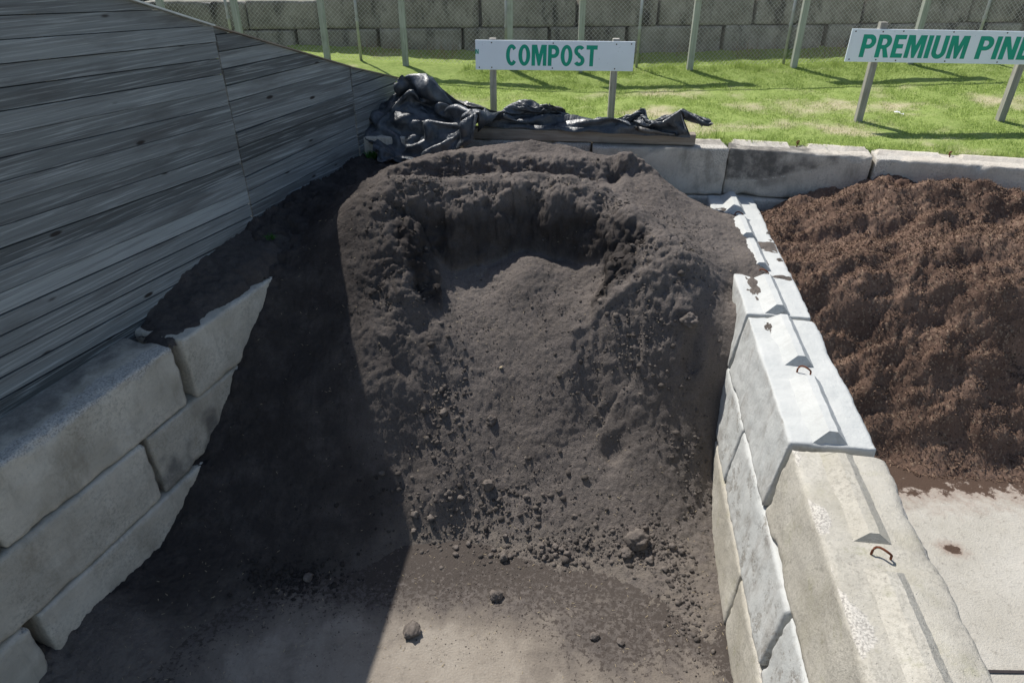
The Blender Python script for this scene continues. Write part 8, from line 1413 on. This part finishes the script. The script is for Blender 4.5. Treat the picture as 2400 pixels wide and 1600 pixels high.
3,2,2,0,2,-1,3,3,1,2,4,0,-3,-5,2,3,3,1,3,1,0,18,19,5,6,7,-39,-6,0,3,5,-2,4,-3,-5,0,2,5,-1,4,
-2,-3,-4,1,-3,-3,0,-4,0,5,-3,3,4,0,2,2,3,3,3,3,-2,5,-2,3,-1,-2,3,0,4,-1,4,0,-3,3,-2,5,1,3,0,18,
18,0,7,10,-34,-2,-5,-2,4,-3,5,5,-7,5,-5,6,-4,3,0,-5,-3,-2,5,-4,4,-3,-2,4,2,2,2,1,2,3,-1,2,1,3,2,3,
4,-2,4,-4,0,3,0,3,-2,4,-2,4,-1,-1,4,2,0,18,17,-5,9,9,-21,-3,-2,1,-4,-3,-4,5,-4,4,-4,4,-2,-4,5,-4,-2,5,
-3,6,-4,4,-1,3,2,2,2,1,1,3,1,1,0,3,2,2,0,4,3,0,-4,-2,4,-1,4,0,3,2,-3,4,2,-3,0,18,17,-12,16,-1,
-14,-3,-2,2,1,2,-1,-4,-4,0,5,-3,3,-5,1,4,-2,5,-2,-1,3,1,2,3,1,1,1,2,0,4,-2,1,2,3,3,-1,4,0,3,3,
-3,-3,4,-3,3,4,3,-3,-4,0,6,-1,0,18,17,-16,20,-12,2,3,-1,-2,-1,-1,-1,0,-2,-5,-1,4,-1,3,-2,5,-2,4,-1,4,0,0,
3,2,0,2,2,-1,3,-2,3,1,1,2,3,-2,3,3,-2,6,-2,3,-6,8,-4,5,3,-5,-3,-4,3,4,0,18,18,-19,17,-17,16,3,3,5,
-3,-3,-3,-3,-2,-1,-5,2,1,4,2,1,2,3,0,3,0,2,0,2,2,2,1,-2,-2,2,2,0,3,-1,4,-1,0,3,0,3,4,-3,-4,4,
4,1,-4,-3,0,-4,0,-1,0,18,17,-20,12,-18,32,0,0,1,5,2,-5,-1,0,-3,-1,1,1,0,3,0,2,3,-1,0,1,2,1,0,2,3,
0,-2,-2,3,2,0,1,1,-2,4,-2,3,2,2,3,-2,1,-4,2,-1,1,-5,1,-5,0,2,0,18,15,-20,7,-15,42,-1,1,-3,4,3,-1,-2,
4,-1,-3,-2,4,-1,3,-1,3,-1,2,3,0,0,-1,-5,-3,2,5,1,3,2,1,0,3,1,-3,-2,4,1,3,3,2,0,-3,-3,-1,4,-1,3,
-3,0,-3,-1,0,18,13,-20,3,-8,43,-1,-1,-3,4,2,4,0,-2,5,1,-5,-2,4,2,0,3,-1,4,-1,0,-4,-4,1,-6,2,1,3,3,3,
4,4,2,-3,-2,0,4,0,2,1,4,2,-1,-4,5,-4,4,-2,3,-4,-3,0,0,18,12,-20,-3,1,39,-4,-2,3,3,3,4,2,-1,-1,5,-2,
-5,1,4,5,0,1,-4,4,-3,-4,-3,0,4,1,-4,2,3,0,4,-1,0,4,-1,3,1,3,0,3,1,4,0,-2,5,-5,1,3,4,-1,0,-3,
0,18,11,-18,-7,7,32,-3,0,-1,5,5,1,4,-2,3,-2,5,0,0,-4,0,3,-2,-3,1,4,-3,2,3,2,3,-1,-2,4,1,3,-1,-5,-4,
-3,5,5,-1,3,2,3,1,3,2,3,3,0,3,4,0,3,-1,0,18,10,-16,-8,9,24,3,-4,2,4,3,3,4,0,-4,2,-3,3,0,-3,-1,
1,-1,-1,3,4,3,4,3,0,4,2,-4,2,4,2,-3,-3,-4,-5,-4,4,4,-2,0,4,3,4,4,3,4,3,3,3,3,-136,0,0,18,8,-14,
-8,9,21,5,-3,0,4,4,5,-1,-5,-2,0,-1,-2,2,2,4,4,-1,-1,4,1,3,0,3,3,4,0,3,-4,3,-1,-3,-1,-2,-3,-3,-2,-2,
1,-2,4,3,3,4,4,5,0,5,4,3,-128,0,0,18,7,-13,-8,9,20,4,-1,1,4,-1,5,-1,-2,0,4,-1,-4,3,-2,4,1,2,1,3,
-1,3,2,3,3,-1,4,0,2,-3,-3,-2,-1,-3,-3,-3,-2,-3,-1,-1,1,4,2,4,4,3,2,3,5,3,-117,0,0,18,5,-12,-7,10,19,4,
2,-1,2,3,3,-2,1,3,2,-4,3,1,0,-1,3,1,3,-2,3,2,-1,-1,4,0,-2,4,2,-4,-2,-1,-4,-2,-4,-4,-4,-3,-2,0,0,3,
3,3,3,2,4,3,4,1,-104,0,0,18,3,-11,-6,15,17,3,5,-1,0,5,0,3,2,2,1,-4,3,3,-3,-2,3,2,2,0,0,-3,-3,-3,
3,2,-3,2,3,-2,-2,-2,-1,-3,-4,-5,-6,-4,0,-1,-2,0,4,2,4,3,3,4,3,0,-92,0,0,18,0,-11,0,17,15,4,5,1,-1,3,
3,2,3,2,0,-3,1,4,0,-4,1,2,-1,-2,-3,-3,-2,-2,-2,2,-2,2,5,-1,-4,-3,0,-3,0,-5,-4,-3,-2,-2,-1,-1,4,1,1,2,
1,1,5,1,-84,0,0,18,-3,-8,4,18,15,1,4,1,3,3,3,1,-1,3,-4,3,3,0,-1,-4,-4,1,-1,-2,-2,-2,-3,-1,3,-3,2,-4,
4,2,-3,-2,-3,-3,-1,0,-5,1,3,-3,-2,-2,3,2,2,1,2,-1,3,4,-88,0,0,18,-6,-5,10,17,13,4,4,3,-2,-2,5,-3,3,1,
-5,0,5,-1,0,-4,-1,-2,-1,3,1,-4,-3,-1,3,3,-3,-2,-4,-1,2,-6,0,-3,5,-3,-4,1,5,-1,-4,3,0,3,1,-1,4,-2,3,5,
-94,0,0,18,-8,-1,13,16,16,1,3,4,-6,-3,5,2,-5,3,-5,-1,4,5,2,-3,-4,-3,2,4,1,-4,-4,2,3,4,-1,-2,-3,-4,5,-5,
4,-6,1,-3,-1,-3,-3,4,-3,3,-3,4,1,0,0,2,4,0,5,-2,0,18,-9,4,14,15,18,3,-4,5,-5,-4,3,5,-3,-5,-1,-1,4,4,
4,0,-4,-4,2,3,2,-3,-4,1,3,4,-1,1,-4,-4,-2,5,-3,5,-4,2,-4,-1,-4,-2,4,-3,2,-1,2,0,3,0,-3,-3,-3,5,0,18,
-11,11,15,7,27,4,-5,-5,5,-8,4,-3,7,-5,-5,0,4,-1,4,4,0,-4,-2,4,3,0,-4,-2,4,5,0,-4,-4,3,-5,3,-4,3,4,-1,
2,-1,-6,-1,2,3,-4,3,-3,2,0,-3,-3,-4,-3,1,0,18,-5,12,14,6,29,4,-4,-4,-1,-7,3,-5,3,3,-5,0,2,0,3,3,3,-3,
-3,-1,3,5,-2,-3,-4,2,5,-5,4,4,-2,-3,-4,0,3,0,3,4,-2,-4,1,-4,2,-5,2,-3,-3,-4,3,0,-4,0,0,18,0,14,9,10,
31,3,-2,-4,-4,-5,-4,-2,0,3,-2,2,0,2,-1,4,3,0,-4,-3,4,3,2,-4,-5,0,-1,5,-2,3,4,0,-4,-3,4,-3,0,4,4,-1,
-4,-5,3,-4,-3,-4,2,-4,3,-6,2,-4,0,18,4,14,13,8,32,3,-3,0,-5,-5,-3,-5,2,-2,-1,1,1,3,-2,-2,4,3,-4,-3,4,3,
1,-2,-4,-4,0,4,4,-4,0,4,2,-3,3,-3,-4,2,5,1,-2,-4,-2,1,-5,-1,1,-4,-5,2,-4,-4,0,18,10,12,10,14,31,2,-3,3,
-3,-6,-3,-3,1,0,-3,-4,0,3,-2,-4,3,2,-4,0,4,3,2,-2,-4,-4,-1,4,4,-3,-2,2,4,2,-2,-4,-4,0,5,2,-4,0,-4,3,
-5,-2,2,-3,-3,-4,3,-4,-3,16,13,11,15,18,31,2,-4,4,0,-4,-3,-4,1,-1,-2,-2,-4,1,-4,0,3,4,-2,-3,-4,4,4,-2,-4,-4,
0,4,3,-3,-4,1,3,4,0,-3,-3,-4,-3,5,1,-5,-1,4,-3,-5,1,0,-4,-1,-3,0,108,4,1,-4,-53,17,35,3,-6,4,-3,-3,-4,-4,
2,-5,3,5,-8,6,-4,-4,1,3,-4,-2,-4,-2,4,2,-4,-4,2,5,2,-1,-4,1,-1,4,0,-2,-2,-2,-2,-3,2,-3,-4,0,3,-3,-3,0,
-4,0,0,-4,106,-1,6,2,2,-4,7,-3,-4,-3,-4,4,-4,-3,-3,-4,-1,4,4,3,-5,-4,5,-3,2,-5,-2,-2,1,4,-2,-4,0,-2,3,-3,
-3,-3,-2,1,4,0,-2,-3,-1,-3,1,3,-4,-3,1,1,-4,-1,-1,-4,0,0,99,1,4,5,-1,-3,6,0,-4,1,-4,-3,5,-2,-4,-4,-3,0,
3,5,3,-4,3,-7,4,1,-4,0,-3,-3,2,-4,-3,0,3,-3,-2,-1,-3,-1,2,2,-1,-3,-2,-1,-3,0,3,1,-2,-3,-2,-1,-4,-1,-4,-1,
90,4,4,5,2,0,-3,5,-2,-1,-3,-1,-3,5,-1,-3,-4,-4,1,4,2,4,-2,4,-6,4,-3,-3,-1,-3,1,-3,-1,-4,1,2,-2,-2,-1,-4,
-2,4,1,-3,-3,0,-3,-1,1,4,0,-4,-3,-1,-2,0,-4,0,84,3,6,5,3,2,-5,0,3,2,-5,-1,-2,-2,3,-2,1,-4,-3,-2,3,3,
4,1,3,-5,4,-4,-3,-1,1,-3,-1,-2,-4,1,2,1,-4,-3,0,0,3,0,-4,-3,0,-3,-1,0,4,-2,-4,-1,-4,1,0,-3,81,5,1,5,
5,3,-2,-4,4,4,0,-3,-5,-1,-3,1,2,-1,-4,-4,-2,4,3,2,4,-1,4,-2,-3,-4,2,-3,0,-3,-1,-3,2,0,-3,-2,-1,0,4,1,
-4,-3,-1,1,-3,-3,0,3,1,-4,-3,-1,3,-5,78,5,-3,5,5,6,0,-5,1,4,5,2,-5,-3,-3,-4,-1,3,-3,-1,-5,-2,3,3,3,4,
0,5,-2,-3,-1,-4,1,0,-3,-5,4,-2,-3,0,-4,0,2,2,-4,-1,-2,1,0,-3,-4,0,4,1,-4,2,5,-1,76,3,-6,4,5,6,5,-5,
-1,5,4,-2,6,-1,-3,-4,-5,2,-5,0,1,-4,-5,1,6,-2,2,6,4,0,-3,-4,3,-4,-1,-3,2,0,-2,-1,-2,-3,1,-1,-3,1,-1,-2,
-1,1,-3,-4,0,4,0,-3,3,4,69,5,-7,3,4,5,5,5,-5,5,0,-3,5,4,1,1,-4,-5,-2,-4,2,0,-4,-4,5,-2,-4,5,4,4,
1,-3,-2,4,-4,-3,-3,4,-1,-3,-1,-2,0,1,-3,-1,-2,-3,1,0,-3,-1,-4,2,3,-3,-3,0,63,5,-5,3,5,0,3,5,5,1,-2,-4,
3,5,5,-1,5,-3,-4,-4,-3,4,-3,-5,1,1,-5,-2,4,4,4,-3,-2,5,1,-4,-2,0,-4,0,-4,2,-3,0,-3,0,1,-5,2,2,-4,-2,
-4,-1,4,3,-4,-4,58,2,3,4,4,1,-4,4,2,6,-1,-3,-1,5,4,4,4,2,0,-5,-4,-3,5,-5,-5,5,-4,-5,-1,1,5,2,-4,1,
5,-1,-2,0,-4,1,-3,-2,-1,-1,-3,-4,2,3,-5,3,-3,-3,-1,-3,1,4,-4,-2,53,4,12,-1,5,2,-4,-2,5,0,4,-1,3,-3,4,3,
4,-3,5,2,-5,-4,1,2,-4,-5,3,-2,-3,-3,-2,3,-2,1,6,0,-4,3,-4,2,-3,-4,1,-3,-1,-3,-4,4,2,-4,1,-4,0,-3,-2,4,
0,-4,46,5,27,-3,1,3,-2,-5,1,4,3,-1,4,-2,-2,4,3,1,-3,5,-3,-4,-5,4,2,-4,-3,4,-4,-4,0,3,0,-2,0,2,-4,0,
0,1,-2,-2,-2,-2,-3,0,-5,-1,3,-1,1,-2,-2,0,-4,0,2,-3,
]
# ------------------------------------------------------------------ sleeper on the retaining wall
o = MB().box(0, 2.98, 0, .14, 0, .135).build('timber_sleeper', M['beam'], None, (-.63, 9.06, 2.455), R(-6.6), bevel=.006)
tag(o, 'brown timber sleeper lying on the retaining wall in front of the tarp', 'timber')
_q = np.cumsum(np.array(TARP, float).reshape(3, TN, -1), axis=2) * .003
_V = np.stack([_q[0].ravel() + .4, _q[1].ravel() + 8.9, _q[2].ravel() + 2.6], -1)
_V[:, 0] -= .30 * np.clip((-.5 - _V[:, 0]) / 1.15, 0, 1)
_k = .14 * np.exp(-((_V[:, 0] + 1.3) / .6) ** 2); _V[:, 2] += _k * np.clip(_V[:, 2] - 2.5, 0, 1)
me = np_mesh('tarp', _V, grid_faces(TN, _q.shape[2])); o = link('tarp', me, M['tarp'])
tag(o, 'crumpled black plastic tarp heaped on the retaining wall behind the sleeper', 'tarp')
# ------------------------------------------------------------------ grass blades and weeds
def blades(name, x, y, h, wd, tone, dr, mat, seed, lean=.75, zf=gz):
    rr = np.random.default_rng(seed); n = len(x); z = zf(x, y) - .005; a = rr.uniform(0, 6.28, n); l = np.abs(rr.normal(0, lean, n)); b = rr.uniform(0, 6.28, n)
    wx_, wy_ = np.cos(a) * wd * .5, np.sin(a) * wd * .5; dx_, dy_ = np.cos(b) * l * h, np.sin(b) * l * h
    V = np.stack([np.stack([x - wx_, y - wy_, z], -1), np.stack([x + wx_, y + wy_, z], -1), np.stack([x + dx_ * .35 + wx_ * .7, y + dy_ * .35 + wy_ * .7, z + h * .6], -1), np.stack([x + dx_ * .35 - wx_ * .7, y + dy_ * .35 - wy_ * .7, z + h * .6], -1), np.stack([x + dx_, y + dy_, z + h * np.sqrt(np.clip(1 - l * l * .4, .2, 1))], -1)], 1)
    F = (np.array([[0, 1, 2], [0, 2, 3], [3, 2, 4]])[None] + (np.arange(n) * 5)[:, None, None]).reshape(-1, 3)
    me = np_mesh(name, V.reshape(-1, 3), F); attr(me, 'tone', np.repeat(tone, 5)); attr(me, 'dryness', np.repeat(dr, 5)); o = link(name, me, mat); o['kind'] = 'stuff'; return o
n = 230000; x = rng.uniform(-3.2, 8.2, n); y = rng.uniform(7.4, 13.25, n); d = y - Yr(x); ok = (d > .50 + .05 * fbm2(x * 5, x * 0, 2, 90)) & (x > -2.0 + .36 * (y - 9.0)); x, y, d = x[ok], y[ok], d[ok]; n = len(x)
dv = dryfun(x, y); cl = fbm2(x * 5, y * 5, 3, 77)
keep = rng.random(n) < np.clip(1.02 - .55 * dv + .3 * cl, .12, 1); x, y, d, dv, cl = x[keep], y[keep], d[keep], dv[keep], cl[keep]; n = len(x)
h = .021 * np.exp(rng.normal(0, .33, n)) * (1 + .5 * np.clip(cl, -.6, 1)); h *= 1 + 2.0 * np.exp(-((y - 12.35) / .2) ** 2) * (.4 + np.clip(cl, 0, 1)) + 2.0 * np.exp(-((d - .60) / .14) ** 2) * (x > 2.4) * (.4 + np.clip(cl, 0, 1)) + .4 * (fbm2(x * 1.3, y * 1.3, 2, 78) > .35)
dd = np.clip((rng.random(n) < dv * .75) * rng.uniform(.5, 1, n) + dv * .22, 0, 1)
blades('grass', x, y, h, rng.uniform(.005, .009, n), np.clip(rng.normal(.5, .25, n) + .25 * fbm2(x * .9, y * .9, 3, 79), 0, 1), dd, M['blade'], 5)
n = 1500; x = rng.uniform(-2.8, 7.5, n); y = rng.uniform(12.7, 13.2, n); ok = fbm2(x * 1.2, y, 3, 88) > .0; x, y = x[ok], y[ok]; n = len(x)
o = blades('dead_weeds', x, y, rng.uniform(.08, .32, n), rng.uniform(.004, .007, n), np.zeros(n), np.ones(n), M['dead'], 6, .6)
def weed(x, y, z, r, n, label, seed):
    rr = np.random.default_rng(seed); a = rr.uniform(0, 6.28, n); q = r * np.sqrt(rr.random(n)) * .6; xx, yy = x + q * np.cos(a), y + q * np.sin(a)
    o = blades('weed', xx, yy, rr.uniform(.5, 1.2, n) * r, np.full(n, r * .12), rr.random(n), np.zeros(n), M['leafy'], seed, .8, lambda p, q_: np.full(len(p), z)); del o['kind']
    return tag(o, label, 'weed')
weed(-1.87, 9.05, 2.2, .11, 90, 'bright green leafy weed growing at the foot of the mossy block', 501)
weed(-2.55, 6.72, 2.03, .07, 40, 'dim green weed tuft in soil below the board joint', 502)
weed(-1.55, 10.22, 2.50, .16, 70, 'grass tuft growing against the end of the timber wall', 503)
def scrap(x, y, r, label, seed):
    n = 7; u, v = np.meshgrid(np.linspace(-1, 1, n), np.linspace(-1, 1, n), indexing='ij'); rr = np.random.default_rng(seed); z = .35 + .5 * fbm2(u * 1.3, v * 1.3, 2, seed); ou = u + .3 * fbm2(u * 2, v * 2, 1, seed + 1)
    me = np_mesh('litter_scrap', np.c_[(ou * r).ravel(), (v * r * .7).ravel(), (z * r).ravel()], grid_faces(n, n)); tag(link('litter_scrap', me, M['litter'], None, (x, y, float(gz(x, y)) + .012)), label, 'litter', 'white litter on the grass')
scrap(5.49, 10.02, .042, 'crumpled white plastic scrap on the grass, the bigger one', 601); scrap(5.54, 9.95, .024, 'small white scrap just in front of the bigger one', 602)
